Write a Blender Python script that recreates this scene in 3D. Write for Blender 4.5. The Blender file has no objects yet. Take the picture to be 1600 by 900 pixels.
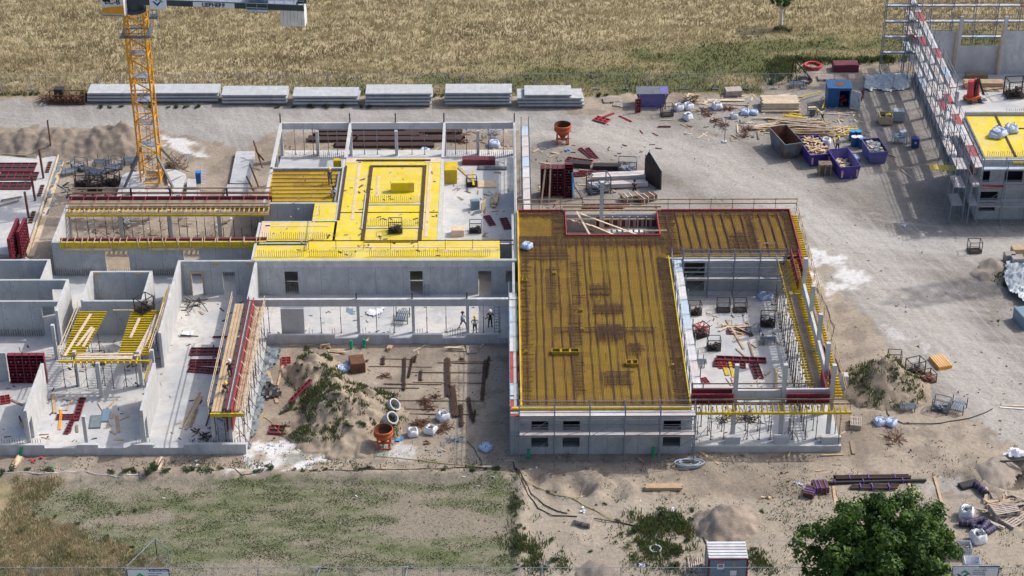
import bpy, math, random
from math import sin, cos, pi, radians, sqrt, floor
from mathutils import Vector, noise
R = random.Random(7)

# ------------------------------------------------------------------ camera, light, exposure
scene = bpy.context.scene
FPX = 3111.0; TH = radians(30.7); PS = math.atan(23*cos(TH)/FPX); CH = 100.0
cam_d = bpy.data.cameras.new('camera'); cam = bpy.data.objects.new('camera', cam_d)
scene.collection.objects.link(cam); scene.camera = cam
cam.location = (0, 0, CH); cam.rotation_euler = (pi/2-TH, 0, -PS)
cam_d.sensor_width = 36; cam_d.lens = FPX*36/1600; cam_d.clip_start = 1; cam_d.clip_end = 6000
SUN_EL = radians(46); SH = Vector((-.92, -.39)).normalized()      # shadows run this way
world = bpy.data.worlds.new('World'); scene.world = world; world.use_nodes = True
wn = world.node_tree.nodes; wn.clear()
sky = wn.new('ShaderNodeTexSky'); sky.sky_type = 'NISHITA'; sky.sun_disc = False
sky.sun_elevation = SUN_EL; sky.sun_rotation = math.atan2(-SH.x, -SH.y); sky.air_density = 1.0; sky.dust_density = 4.0
bg = wn.new('ShaderNodeBackground'); bg.inputs[1].default_value = .15
wo = wn.new('ShaderNodeOutputWorld')
world.node_tree.links.new(sky.outputs[0], bg.inputs[0]); world.node_tree.links.new(bg.outputs[0], wo.inputs[0])
sl = bpy.data.lights.new('sun', 'SUN'); sl.energy = 2.6; sl.angle = radians(.8); sl.color = (1, .955, .885)
sun = bpy.data.objects.new('sun', sl); scene.collection.objects.link(sun)
sd = Vector((SH.x*cos(SUN_EL), SH.y*cos(SUN_EL), -sin(SUN_EL)))
sun.rotation_euler = sd.to_track_quat('-Z', 'Y').to_euler(); sun.location = (0, 150, 150)
vs = scene.view_settings; vs.view_transform = 'Standard'; vs.look = 'None'; vs.gamma = 1; vs.exposure = 0.30

# surveying helper: where a spot noted on the photograph lies in the world at a given height
_fw = Vector((sin(PS)*cos(TH), cos(PS)*cos(TH), -sin(TH))); _rt = Vector((cos(PS), -sin(PS), 0)); _up = _rt.cross(_fw)
def U(px, py, z=0.0):
    r = _fw + _rt*((px-800)/FPX) - _up*((py-450)/FPX)
    t = (z-CH)/r.z
    return Vector((r.x*t, r.y*t, z))
G, FL, T = 0.0, .6, 4.3

# ------------------------------------------------------------------ materials
def nd(nt, t, **k):
    n = nt.nodes.new(t)
    for a, b in k.items(): setattr(n, a, b)
    return n
def mixc(nt, fac, a, b, mode='MIX'):
    m = nt.nodes.new('ShaderNodeMix'); m.data_type = 'RGBA'; m.blend_type = mode
    for i, v in ((0, fac), (6, a), (7, b)):
        if hasattr(v, 'is_output'): nt.links.new(v, m.inputs[i])
        elif i == 0: m.inputs[0].default_value = v
        else: m.inputs[i].default_value = (*v, 1)
    return m.outputs[2]
def mth(nt, op, a, b=None, c=None):
    m = nt.nodes.new('ShaderNodeMath'); m.operation = op
    for i, v in enumerate((a, b, c)):
        if v is None: continue
        if hasattr(v, 'is_output'): nt.links.new(v, m.inputs[i])
        else: m.inputs[i].default_value = v
    return m.outputs[0]
def noisen(nt, vec, scale, detail=4, rough=.6):
    n = nt.nodes.new('ShaderNodeTexNoise'); n.inputs['Scale'].default_value = scale
    n.inputs['Detail'].default_value = detail; n.inputs['Roughness'].default_value = rough
    nt.links.new(vec, n.inputs['Vector']); return n.outputs[0]
def ramp(nt, fac, lo, hi):
    m = nt.nodes.new('ShaderNodeMapRange'); nt.links.new(fac, m.inputs[0])
    m.inputs[1].default_value = lo; m.inputs[2].default_value = hi; return m.outputs[0]
def newmat(name):
    m = bpy.data.materials.new(name); m.use_nodes = True; nt = m.node_tree
    b = nt.nodes['Principled BSDF']; g = nt.nodes.new('ShaderNodeNewGeometry')
    return m, nt, b, g.outputs['Position'], g
MATS = {}
def M(name): return MATS[name]
def simple(name, c, c2=None, scale=1.5, rough=.75, metal=0, bump=0, stretch=None, lo=.35, hi=.68, spec=.35):
    m, nt, b, pos, g = newmat(name)
    if stretch:
        mp = nd(nt, 'ShaderNodeMapping'); mp.inputs['Scale'].default_value = stretch
        nt.links.new(pos, mp.inputs[0]); pos = mp.outputs[0]
    c2 = c2 or tuple(x*.7 for x in c)
    n = noisen(nt, pos, scale, 6, .65)
    col = mixc(nt, ramp(nt, n, lo, hi), c, c2)
    rnd = g.outputs['Random Per Island']
    hs = nd(nt, 'ShaderNodeHueSaturation'); nt.links.new(col, hs.inputs['Color'])
    nt.links.new(mth(nt, 'MULTIPLY_ADD', rnd, .3, .85), hs.inputs['Value'])
    nt.links.new(hs.outputs[0], b.inputs['Base Color'])
    b.inputs['Roughness'].default_value = rough; b.inputs['Metallic'].default_value = metal
    b.inputs['Specular IOR Level'].default_value = spec
    if bump:
        bp = nd(nt, 'ShaderNodeBump'); bp.inputs['Strength'].default_value = bump; bp.inputs['Distance'].default_value = .05
        nt.links.new(noisen(nt, pos, scale*6, 4, .7), bp.inputs['Height']); nt.links.new(bp.outputs[0], b.inputs['Normal'])
    MATS[name] = m; return m

def concrete(name, c, dark, joints=True, pitch=1.32):
    m, nt, b, pos, g = newmat(name)
    mp = nd(nt, 'ShaderNodeMapping'); mp.inputs['Scale'].default_value = (1, 1, .5); nt.links.new(pos, mp.inputs[0])
    n1 = noisen(nt, mp.outputs[0], 1.3, 8, .68); n2 = noisen(nt, pos, .35, 3, .5); n3 = noisen(nt, pos, 9, 3, .6)
    col = mixc(nt, ramp(nt, n1, .36, .66), c, tuple(x*.86 for x in dark))
    col = mixc(nt, ramp(nt, n2, .4, .75), col, tuple(x*.82 for x in c))
    col = mixc(nt, mth(nt, 'MULTIPLY', ramp(nt, n3, .52, .75), .45), col, tuple(x*.5 for x in c))
    n4 = noisen(nt, mp.outputs[0], 3.5, 5, .6); col = mixc(nt, mth(nt, 'MULTIPLY', ramp(nt, n4, .58, .68), .25), col, (.56,.56,.55)); col = mixc(nt, mth(nt, 'MULTIPLY', ramp(nt, noisen(nt, mp.outputs[0], .8, 6, .7), .56, .68), .3), col, (.28,.275,.265))
    if name == 'precast':
        sp0 = nd(nt, 'ShaderNodeSeparateXYZ'); nt.links.new(pos, sp0.inputs[0]); ja = mth(nt, 'LESS_THAN', mth(nt, 'FRACT', mth(nt, 'DIVIDE', mth(nt, 'ADD', sp0.outputs[0], 200.1), .62)), .05); jb = mth(nt, 'LESS_THAN', mth(nt, 'FRACT', mth(nt, 'DIVIDE', mth(nt, 'ADD', sp0.outputs[1], 200.1), .83)), .05)
        col = mixc(nt, mth(nt, 'MULTIPLY', mth(nt, 'MAXIMUM', ja, jb), .38), col, (.22,.23,.24))
    if joints:
        sp = nd(nt, 'ShaderNodeSeparateXYZ'); nt.links.new(pos, sp.inputs[0])
        sn = nd(nt, 'ShaderNodeSeparateXYZ'); nt.links.new(g.outputs['Normal'], sn.inputs[0])
        isx = mth(nt, 'GREATER_THAN', mth(nt, 'ABSOLUTE', sn.outputs[1]), .7)
        isy = mth(nt, 'GREATER_THAN', mth(nt, 'ABSOLUTE', sn.outputs[0]), .7)
        u = mth(nt, 'ADD', mth(nt, 'MULTIPLY', sp.outputs[0], isx), mth(nt, 'MULTIPLY', sp.outputs[1], isy))
        u = mth(nt, 'FRACT', mth(nt, 'DIVIDE', mth(nt, 'ADD', u, 200.3), pitch))
        vert = mth(nt, 'ADD', isx, isy)
        j = mth(nt, 'MULTIPLY', mth(nt, 'LESS_THAN', u, .018), vert)
        col = mixc(nt, mth(nt, 'MULTIPLY', j, .65), col, tuple(x*.35 for x in c))
        zf = mth(nt, 'FRACT', mth(nt, 'DIVIDE', mth(nt, 'ADD', sp.outputs[2], .3), 1.3))
        d = mth(nt, 'MULTIPLY', mth(nt, 'LESS_THAN', mth(nt, 'ABSOLUTE', mth(nt, 'SUBTRACT', u, .12)), .025), mth(nt, 'LESS_THAN', zf, .05))
        col = mixc(nt, mth(nt, 'MULTIPLY', d, vert), col, tuple(x*.3 for x in c))
    nt.links.new(col, b.inputs['Base Color']); b.inputs['Roughness'].default_value = .85
    b.inputs['Specular IOR Level'].default_value = .25
    bp = nd(nt, 'ShaderNodeBump'); bp.inputs['Strength'].default_value = .25; bp.inputs['Distance'].default_value = .03
    nt.links.new(noisen(nt, pos, 6, 5, .7), bp.inputs['Height']); nt.links.new(bp.outputs[0], b.inputs['Normal'])
    MATS[name] = m
concrete('concrete', (.47, .49, .505), (.37, .39, .405), True, 2.65)
concrete('concrete_plain', (.56, .565, .57), (.43, .44, .45), False)
concrete('precast', (.50, .52, .54), (.38, .40, .42), True, .62)
def floor_mat():
    m, nt, b, pos, g = newmat('concrete_floor')
    n1 = noisen(nt, pos, .22, 6, .6); n2 = noisen(nt, pos, 2.2, 6, .7); n3 = noisen(nt, pos, .6, 5, .65)
    col = mixc(nt, ramp(nt, n1, .4, .6), (.54, .525, .50), (.39, .41, .435))
    col = mixc(nt, mth(nt, 'MULTIPLY', ramp(nt, n2, .52, .68), .6), col, (.30, .295, .29))
    col = mixc(nt, mth(nt, 'MULTIPLY', ramp(nt, n3, .53, .64), .6), col, (.38, .365, .35))
    col = mixc(nt, mth(nt, 'MULTIPLY', ramp(nt, noisen(nt, pos, 1.1, 7, .72), .62, .66), .4), col, (.75, .76, .77))
    nt.links.new(col, b.inputs['Base Color']); b.inputs['Roughness'].default_value = .7; MATS['concrete_floor'] = m
floor_mat()
def ply_mat(name, c, c2, wet=0):
    m, nt, b, pos, g = newmat(name)
    br = nd(nt, 'ShaderNodeTexBrick'); br.inputs['Scale'].default_value = 1
    br.inputs['Brick Width'].default_value = 4.0; br.inputs['Row Height'].default_value = 1.0; br.offset = .35
    br.inputs['Mortar Size'].default_value = .009; br.inputs['Mortar Smooth'].default_value = 0
    br.inputs['Color1'].default_value = (*c, 1); br.inputs['Color2'].default_value = (*c2, 1)
    br.inputs['Mortar'].default_value = (*[x*.7 for x in c], 1); nt.links.new(pos, br.inputs[0])
    n = noisen(nt, pos, .8, 6, .7)
    col = mixc(nt, mth(nt, 'MULTIPLY', ramp(nt, n, .5, .75), .35+wet), br.outputs[0], tuple(x*.55 for x in c2))
    n2 = noisen(nt, pos, 5, 4, .7)
    col = mixc(nt, mth(nt, 'MULTIPLY', ramp(nt, n2, .6, .8), .35), col, (.35, .27, .10))
    if name == 'ply_yellow':
        col = mixc(nt, mth(nt, 'MULTIPLY', ramp(nt, noisen(nt, pos, .45, 7, .7), .45, .64), .7), col, (.60, .51, .19))
        col = mixc(nt, mth(nt, 'MULTIPLY', ramp(nt, noisen(nt, pos, 2.6, 6, .75), .54, .64), .7), col, (.55, .50, .36))
        col = mixc(nt, mth(nt, 'MULTIPLY', ramp(nt, noisen(nt, pos, 1.3, 8, .75), .60, .68), .55), col, (.25, .19, .06))
    nt.links.new(col, b.inputs['Base Color']); b.inputs['Roughness'].default_value = .55
    b.inputs['Specular IOR Level'].default_value = .3; MATS[name] = m
ply_mat('ply_yellow', (.68, .53, .012), (.60, .45, .025))
ply_mat('ply_worn', (.64, .44, .025), (.48, .30, .025), .35)
simple('beam_yellow', (.62, .45, .015), (.40, .28, .02), 2.5, .55)
simple('beam_dark_yellow', (.42, .30, .02), (.22, .15, .02), 2.0, .6)
simple('ply_pale', (.62, .50, .36), (.50, .38, .25), 1.5, .7)
simple('timber', (.50, .38, .25), (.36, .25, .15), 2, .8, stretch=(1, 1, 1))
simple('timber_pale', (.60, .50, .38), (.45, .35, .24), 2, .8)
simple('timber_old', (.30, .235, .18), (.19, .14, .10), 2, .85)
simple('timber_grey', (.44, .38, .34), (.30, .25, .22), 2, .85)
simple('rebar', (.13, .075, .045), (.08, .042, .028), 3, .85)
simple('rebar_bundle', (.085, .045, .03), (.045, .026, .02), 2, .8)
simple('rust', (.16, .075, .04), (.08, .04, .028), 2, .85)
simple('steel_beam', (.065, .035, .028), (.04, .025, .022), 2, .6)
simple('galv', (.27, .31, .37), (.17, .20, .25), 2, .5, .15)
simple('scaffold_steel', (.15, .18, .23), (.22, .25, .29), 2, .5, .1)
simple('galv_dark', (.17, .19, .21), (.10, .11, .12), 2, .5, .3)
simple('prop_steel', (.15, .14, .145), (.09, .065, .055), 3, .6, .2)
simple('red_frame', (.24, .022, .045), (.13, .018, .03), 2.5, .55)
simple('red_bright', (.52, .05, .06), (.36, .03, .04), 2.5, .5)
simple('red_dull', (.36, .05, .06), (.22, .035, .04), 2.5, .6)
simple('maroon', (.16, .03, .045), (.09, .022, .03), 2.5, .6)
simple('form_face', (.06, .045, .04), (.03, .025, .025), 1.2, .5)
simple('black_steel', (.022, .022, .024), (.05, .032, .026), 2.5, .6)
simple('black_plastic', (.018, .019, .022), (.035, .035, .04), 2, .45)
simple('deck_alu', (.58, .59, .61), (.44, .44, .46), 1.2, .6, .0)
simple('deck_pink', (.54, .49, .48), (.42, .39, .39), 1.2, .7)
simple('deck_blue', (.42, .50, .60), (.34, .42, .50), 1.2, .6)
simple('deck_red', (.40, .07, .07), (.26, .05, .05), 1.2, .7)
simple('crane_yellow', (.78, .36, .015), (.58, .25, .02), .8, .45)
simple('crane_dark', (.028, .048, .06), (.045, .065, .08), .8, .45)
simple('white_paint', (.74, .74, .74), (.55, .55, .56), 1.2, .5)
simple('bag_white', (.74, .76, .80), (.52, .55, .62), 4, .7, bump=.6)
simple('bag_blue', (.50, .60, .78), (.35, .42, .6), 4, .7, bump=.6)
simple('orange_steel', (.48, .105, .035), (.38, .08, .03), 2, .6)
simple('purple_steel', (.075, .045, .26), (.05, .035, .18), 1.2, .5)
simple('purple_faded', (.15, .14, .36), (.11, .10, .24), 1.5, .6)
simple('purple_strap', (.17, .10, .42), (.12, .07, .3), 3, .6)
simple('skip_blue_grey', (.12, .17, .21), (.12, .07, .05), 1.2, .65, lo=.42, hi=.6)
simple('container_blue', (.02, .11, .28), (.016, .08, .2), 1.0, .5)
simple('drum_blue', (.02, .10, .24), (.016, .07, .18), 2, .4)
simple('blue_bright', (.03, .20, .52), (.03, .13, .36), 2, .5)
simple('tarp_blue', (.06, .30, .60), (.05, .22, .46), 2, .5)
simple('geotextile', (.13, .165, .19), (.20, .23, .25), 2.5, .6, bump=.7)
simple('plastic_sheet', (.50, .55, .58), (.34, .38, .41), 1.8, .35, bump=.7)
simple('green_pipe', (.0, .34, .16), (.0, .26, .12), 2, .45)
simple('cable', (.035, .033, .034), (.06, .055, .05), 2, .6)
simple('hose_yellow', (.50, .38, .10), (.40, .30, .10), 2, .6)
simple('pipe_grey', (.40, .44, .50), (.32, .36, .42), 2, .5)
simple('glass_dark', (.012, .014, .018), (.02, .022, .026), 2, .15)
simple('dark_void', (.02, .02, .022), (.03, .03, .032), 2, .9)  # near-black colour standing in for shade in dark interiors
simple('navy', (.02, .05, .20), (.02, .05, .18), 3, .5)
simple('logo_green', (.04, .36, .14), (.04, .34, .12), 3, .5)
simple('sign_white', (.72, .76, .82), (.66, .71, .78), 3, .4)
simple('hut_grey', (.17, .25, .33), (.15, .22, .29), 1, .5)
simple('hut_red', (.17, .012, .03), (.14, .012, .03), 2, .5)
simple('warn_yellow', (.70, .42, .02), (.65, .4, .02), 2, .5)
simple('skin', (.42, .24, .17), (.38, .21, .15), 4, .6)
simple('cloth_white', (.62, .62, .64), (.5, .5, .54), 5, .85)
simple('cloth_black', (.018, .018, .022), (.03, .03, .035), 5, .85)
simple('cloth_navy', (.03, .05, .10), (.02, .035, .07), 5, .85)
simple('cloth_pale_blue', (.36, .46, .60), (.3, .4, .52), 5, .85)
simple('cloth_grey', (.14, .13, .13), (.10, .09, .09), 5, .85)
simple('cloth_khaki', (.32, .26, .18), (.25, .2, .14), 5, .85)
simple('helmet_yellow', (.80, .52, .01), (.75, .48, .01), 5, .3)
simple('helmet_orange', (.80, .30, .02), (.75, .26, .02), 5, .3)
simple('helmet_white', (.78, .78, .78), (.72, .72, .72), 5, .3)
simple('bark', (.10, .075, .055), (.055, .042, .032), 4, .9, bump=.8)
simple('bark_white', (.70, .68, .64), (.6, .58, .54), 4, .9)
simple('stone_wall', (.34, .32, .30), (.24, .22, .21), 2, .9, bump=.5)
simple('rubble', (.26, .20, .15), (.16, .11, .085), 5, .9, bump=.6)
simple('sand_heap', (.35, .29, .22), (.25, .20, .15), 1.6, .95, bump=1.0)
simple('soil_dark', (.30, .25, .205), (.19, .155, .125), 1.2, .95, bump=1.0)
simple('gravel_heap', (.33, .285, .24), (.23, .195, .165), 7, .95, bump=1.0)
simple('white_sand', (.62, .62, .62), (.5, .5, .5), 3, .9, bump=.5)

def leafmat(name, a, b_, c):
    m, nt, b, pos, g = newmat(name)
    r = g.outputs['Random Per Island']
    col = mixc(nt, r, a, b_); col = mixc(nt, ramp(nt, noisen(nt, pos, .75, 3, .6), .42, .58), col, c)
    nt.links.new(col, b.inputs['Base Color']); b.inputs['Roughness'].default_value = .55
    b.inputs['Specular IOR Level'].default_value = .25
    tr = nd(nt, 'ShaderNodeBsdfTranslucent'); nt.links.new(col, tr.inputs[0])
    mx = nd(nt, 'ShaderNodeMixShader'); mx.inputs[0].default_value = .3
    nt.links.new(b.outputs[0], mx.inputs[1]); nt.links.new(tr.outputs[0], mx.inputs[2])
    nt.links.new(mx.outputs[0], nt.nodes['Material Output'].inputs[0]); MATS[name] = m
leafmat('leaf', (.055, .125, .02), (.16, .24, .045), (.028, .07, .016))
leafmat('leaf_light', (.07, .16, .03), (.12, .20, .04), (.05, .12, .02))
leafmat('weed', (.075, .12, .045), (.13, .165, .07), (.05, .085, .035))
leafmat('weed_yellow', (.20, .21, .06), (.28, .26, .09), (.12, .16, .04))

# ------------------------------------------------------------------ mesh builder
class MB:
    def __init__(s): s.v = []; s.f = []; s.sm = False; s.ch = []
    def add(s, vs_, fs):
        n = len(s.v); s.ch.append((n, len(s.f))); s.v += [tuple(p) for p in vs_]; s.f += [tuple(i+n for i in f) for f in fs]; return s
    def box(s, x0, x1, y0, y1, z0, z1):
        return s.add([(x0,y0,z0),(x1,y0,z0),(x1,y1,z0),(x0,y1,z0),(x0,y0,z1),(x1,y0,z1),(x1,y1,z1),(x0,y1,z1)],
                     [(0,3,2,1),(4,5,6,7),(0,1,5,4),(1,2,6,5),(2,3,7,6),(3,0,4,7)])
    def obox(s, c, size, rz=0, tilt=0):
        hx, hy, hz = size[0]/2, size[1]/2, size[2]/2; ca, sa = cos(rz), sin(rz); ct, st = cos(tilt), sin(tilt); o = []
        for z in (-hz, hz):
            for x, y in ((-hx,-hy),(hx,-hy),(hx,hy),(-hx,hy)):
                xx = x*ct - z*st; zz = x*st + z*ct
                o.append((c[0]+xx*ca-y*sa, c[1]+xx*sa+y*ca, c[2]+zz))
        return s.add(o, [(0,3,2,1),(4,5,6,7),(0,1,5,4),(1,2,6,5),(2,3,7,6),(3,0,4,7)])
    def bar(s, p, q, w, h=None):
        h = h or w; p = Vector(p); q = Vector(q); d = (q-p)
        if d.length < 1e-6: return s
        d.normalize(); u = Vector((0,0,1)) if abs(d.z) < .95 else Vector((0,1,0))
        a = d.cross(u).normalized(); b = a.cross(d).normalized(); o = []
        for c in (p, q):
            for i, j in ((-1,-1),(1,-1),(1,1),(-1,1)): o.append(c+a*(w/2*i)+b*(h/2*j))
        return s.add(o, [(0,1,2,3),(4,7,6,5),(0,4,5,1),(1,5,6,2),(2,6,7,3),(3,7,4,0)])
    def tube(s, p, q, r, r2=None, n=6, caps=True):
        r2 = r if r2 is None else r2; p = Vector(p); q = Vector(q); d = (q-p).normalized()
        u = Vector((0,0,1)) if abs(d.z) < .95 else Vector((0,1,0)); a = d.cross(u).normalized(); b = a.cross(d); o = []
        for c, rr in ((p, r), (q, r2)):
            for i in range(n): t = 2*pi*i/n; o.append(c+a*(cos(t)*rr)+b*(sin(t)*rr))
        f = [(i, (i+1)%n, n+(i+1)%n, n+i) for i in range(n)]
        if caps: f += [tuple(range(n-1,-1,-1)), tuple(range(n, 2*n))]
        return s.add(o, f)
    def path(s, pts, r, n=5):
        for a, b in zip(pts, pts[1:]): s.tube(a, b, r, n=n)
        return s
    def lathe(s, prof, c=(0,0,0), n=20):
        o = []; f = []
        for r, z in prof:
            for i in range(n): t = 2*pi*i/n; o.append((c[0]+cos(t)*r, c[1]+sin(t)*r, c[2]+z))
        for k in range(len(prof)-1):
            for i in range(n): f.append((k*n+i, k*n+(i+1)%n, (k+1)*n+(i+1)%n, (k+1)*n+i))
        return s.add(o, f)
    def prism(s, pts, z0, z1):
        n = len(pts); area = sum(pts[i][0]*pts[(i+1)%n][1]-pts[(i+1)%n][0]*pts[i][1] for i in range(n))
        if area < 0: pts = pts[::-1]
        o = [(p[0],p[1],z0) for p in pts]+[(p[0],p[1],z1) for p in pts]
        return s.add(o, [tuple(range(n-1,-1,-1)), tuple(range(n,2*n))]+[(i,(i+1)%n,n+(i+1)%n,n+i) for i in range(n)])
    def each(s, name, mat, parent, world=False):
        """one part per piece"""
        e = s.ch+[(len(s.v), len(s.f))]; o = None
        for (a, fa), (b, fb_) in zip(e, e[1:]):
            m = MB(); m.v = s.v[a:b]; m.f = [tuple(i-a for i in q) for q in s.f[fa:fb_]]; o = m.build(name, mat, parent, None, world)
        return o
    def build(s, name, mat, parent=None, loc=None, world=False):
        off = Vector((0,0,0))
        if parent is not None and world:
            p = parent
            while p: off += p.location; p = p.parent
        elif loc is not None: off = Vector(loc)
        me = bpy.data.meshes.new(name); me.from_pydata([(a-off.x, b-off.y, c-off.z) for a,b,c in s.v], [], s.f)
        me.materials.append(M(mat) if isinstance(mat, str) else mat)
        if s.sm: me.polygons.foreach_set('use_smooth', [True]*len(me.polygons))
        o = bpy.data.objects.new(name, me); scene.collection.objects.link(o)
        if parent is not None: o.parent = parent
        elif loc is not None: o.location = loc
        return o
def tag(o, label=None, cat=None, group=None, kind=None):
    if label: o['label'] = label
    if cat: o['category'] = cat
    if group: o['group'] = group
    if kind: o['kind'] = kind
    return o
def thing(name, label, cat, loc=(0,0,0), rz=0, group=None):
    o = bpy.data.objects.new(name, None); scene.collection.objects.link(o); o.empty_display_size = .3
    o.location = loc; o.rotation_euler = (0,0,rz); return tag(o, label, cat, group)
KIDS = {}
def dup(root, loc, rz, label=None, group=None, scale=None):
    def cp(o, parent):
        c = o.copy(); scene.collection.objects.link(c); c.parent = parent
        for k in KIDS[o.name]: cp(bpy.data.objects[k], c)
        return c
    if root.name not in KIDS:
        def reg(o):
            KIDS[o.name] = [k.name for k in o.children]
            for k in o.children: reg(k)
        reg(root)
    r = cp(root, None); r.location = loc; r.rotation_euler = (0,0,rz)
    if label: r['label'] = label
    if group: r['group'] = group
    if scale: r.scale = (scale,)*3 if not isinstance(scale, tuple) else scale
    return r
class Kind:
    def __init__(s, fn, group=None): s.fn = fn; s.p = None; s.used = False; s.group = group
    def put(s, loc, rz=0, label=None, scale=None, group=None):
        g = group or s.group
        if s.p is None:
            s.p = s.fn(); bpy.context.view_layer.update()
            s.p.location = loc; s.p.rotation_euler = (0,0,rz)
            if label: s.p['label'] = label
            if g: s.p['group'] = g
            if scale: s.p.scale = (scale,)*3 if not isinstance(scale, tuple) else scale
            return s.p
        sc = scale or 1.0
        return dup(s.p, loc, rz, label, g, sc)
_O1 = ['','first','second','third','fourth','fifth','sixth','seventh','eighth','ninth','tenth','eleventh','twelfth','thirteenth','fourteenth','fifteenth','sixteenth','seventeenth','eighteenth','nineteenth']
_O2 = {20:'twent',30:'thirt',40:'fort',50:'fift'}
def nth(i):
    if i < 20: return _O1[i]
    d, u = i//10*10, i % 10; return _O2[d]+'ieth' if u == 0 else _O2[d]+'y-'+_O1[u]
def px_rot(a, b, z=0):
    p, q = U(*a, z), U(*b, z); return math.atan2(q.y-p.y, q.x-p.x)
# ------------------------------------------------------------------ ground
import numpy as np
def inpoly(x, y, poly):
    c = False; j = len(poly)-1
    for i in range(len(poly)):
        xi, yi = poly[i]; xj, yj = poly[j]
        if (yi > y) != (yj > y) and x < (xj-xi)*(y-yi)/(yj-yi)+xi: c = not c
        j = i
    return c
def WP(*pts): return [(U(*p).x, U(*p).y) for p in pts]
def fb(x, y, s, o=4): return noise.fractal(Vector((x*s, y*s, 3.7)), .9, 2.1, o)
MEAD = WP((-300,160),(-40,152),(62,150),(140,146),(600,150),(915,150),(1000,145),(1190,148),(1202,118),(1215,101),(1250,96),(1420,96),(1900,98),(2400,-150),(-1200,-150))
YARD = WP((815,165),(930,178),(1190,148),(1400,118),(1900,118),(1900,470),(1560,470),(1600,690),(1600,720),(1500,620),(1330,480),(1250,385),(1245,330),(815,330))
TRACK = WP((-300,152),(140,158),(930,176),(900,205),(430,205),(380,235),(240,200),(-300,196))
HAUL = WP((1240,330),(1600,345),(1800,345),(1800,760),(1640,720),(1480,640),(1330,470),(1255,390))
HAULLINE = [U(*p) for p in ((700,190),(930,205),(1090,245),(1220,305),(1330,390),(1430,480),(1520,580),(1600,680),(1680,780))]
HAULLINE2 = [U(*p) for p in ((1250,340),(1350,375),(1450,385),(1650,390))]
FIELD = WP((-300,740),(100,752),(400,750),(780,742),(800,760),(800,990),(-400,990))
DRYA = WP((-300,742),(60,750),(110,756),(60,790),(40,800),(120,830),(180,850),(250,875),(262,905),(262,990),(-400,990))
SPILL = [(WP((1268,392),(1320,398),(1335,420),(1370,430),(1340,442),(1360,458),(1330,448),(1300,470),(1268,440),(1255,415)), .9),
         (WP((385,700),(430,688),(472,690),(470,700),(440,715),(480,722),(540,705),(560,712),(520,722),(400,745),(385,730)), 1.),
         (WP((255,212),(285,216),(330,232),(322,244),(300,243),(285,236),(262,228)), .85),
         (WP((590,690),(640,700),(650,716),(600,718)), .6), (WP((1390,505),(1450,540),(1440,545),(1385,520)), .5),
         (WP((0,236),(25,236),(20,240),(0,242)),.3), (WP((350,735),(400,740),(402,750),(350,742)),.9), (WP((1420,755),(1500,745),(1520,770),(1450,775)),.25)]
PUDDLE = WP((470,702),(560,690),(610,700),(590,716),(520,716),(470,722),(430,722))
def smooth(a, b, x): t = min(1, max(0, (x-a)/(b-a))); return t*t*(3-2*t)
def lerp(a, b, t): return tuple(a[i]+(b[i]-a[i])*t for i in range(3))
def bbox(p): xs = [q[0] for q in p]; ys = [q[1] for q in p]; return min(xs)-2, max(xs)+2, min(ys)-2, max(ys)+2
_bb = {}
def inp(x, y, poly, wob=.9):
    b = _bb.get(id(poly)) or _bb.setdefault(id(poly), bbox(poly))
    if not (b[0] < x < b[1] and b[2] < y < b[3]): return False
    return inpoly(x+fb(x, y, .6, 3)*wob, y+fb(x+90, y, .6, 3)*wob, poly)
GREENMID = [U(520,128), U(720,106), U(960,76), U(1200,54), U(1400,44), U(1600, 40)]
def greenness(x, y):
    # green belt between the straw meadow and the site fence
    g = GREENMID; yb = None
    if x < g[0].x: yb = g[0].y - (g[0].x-x)*.25
    else:
        yb = g[-1].y
        for a, b in zip(g, g[1:]):
            if a.x <= x < b.x: yb = a.y+(b.y-a.y)*(x-a.x)/(b.x-a.x)
    return smooth(3.0, -3.0, y-yb+fb(x, y, .25, 3)*2.2)
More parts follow.
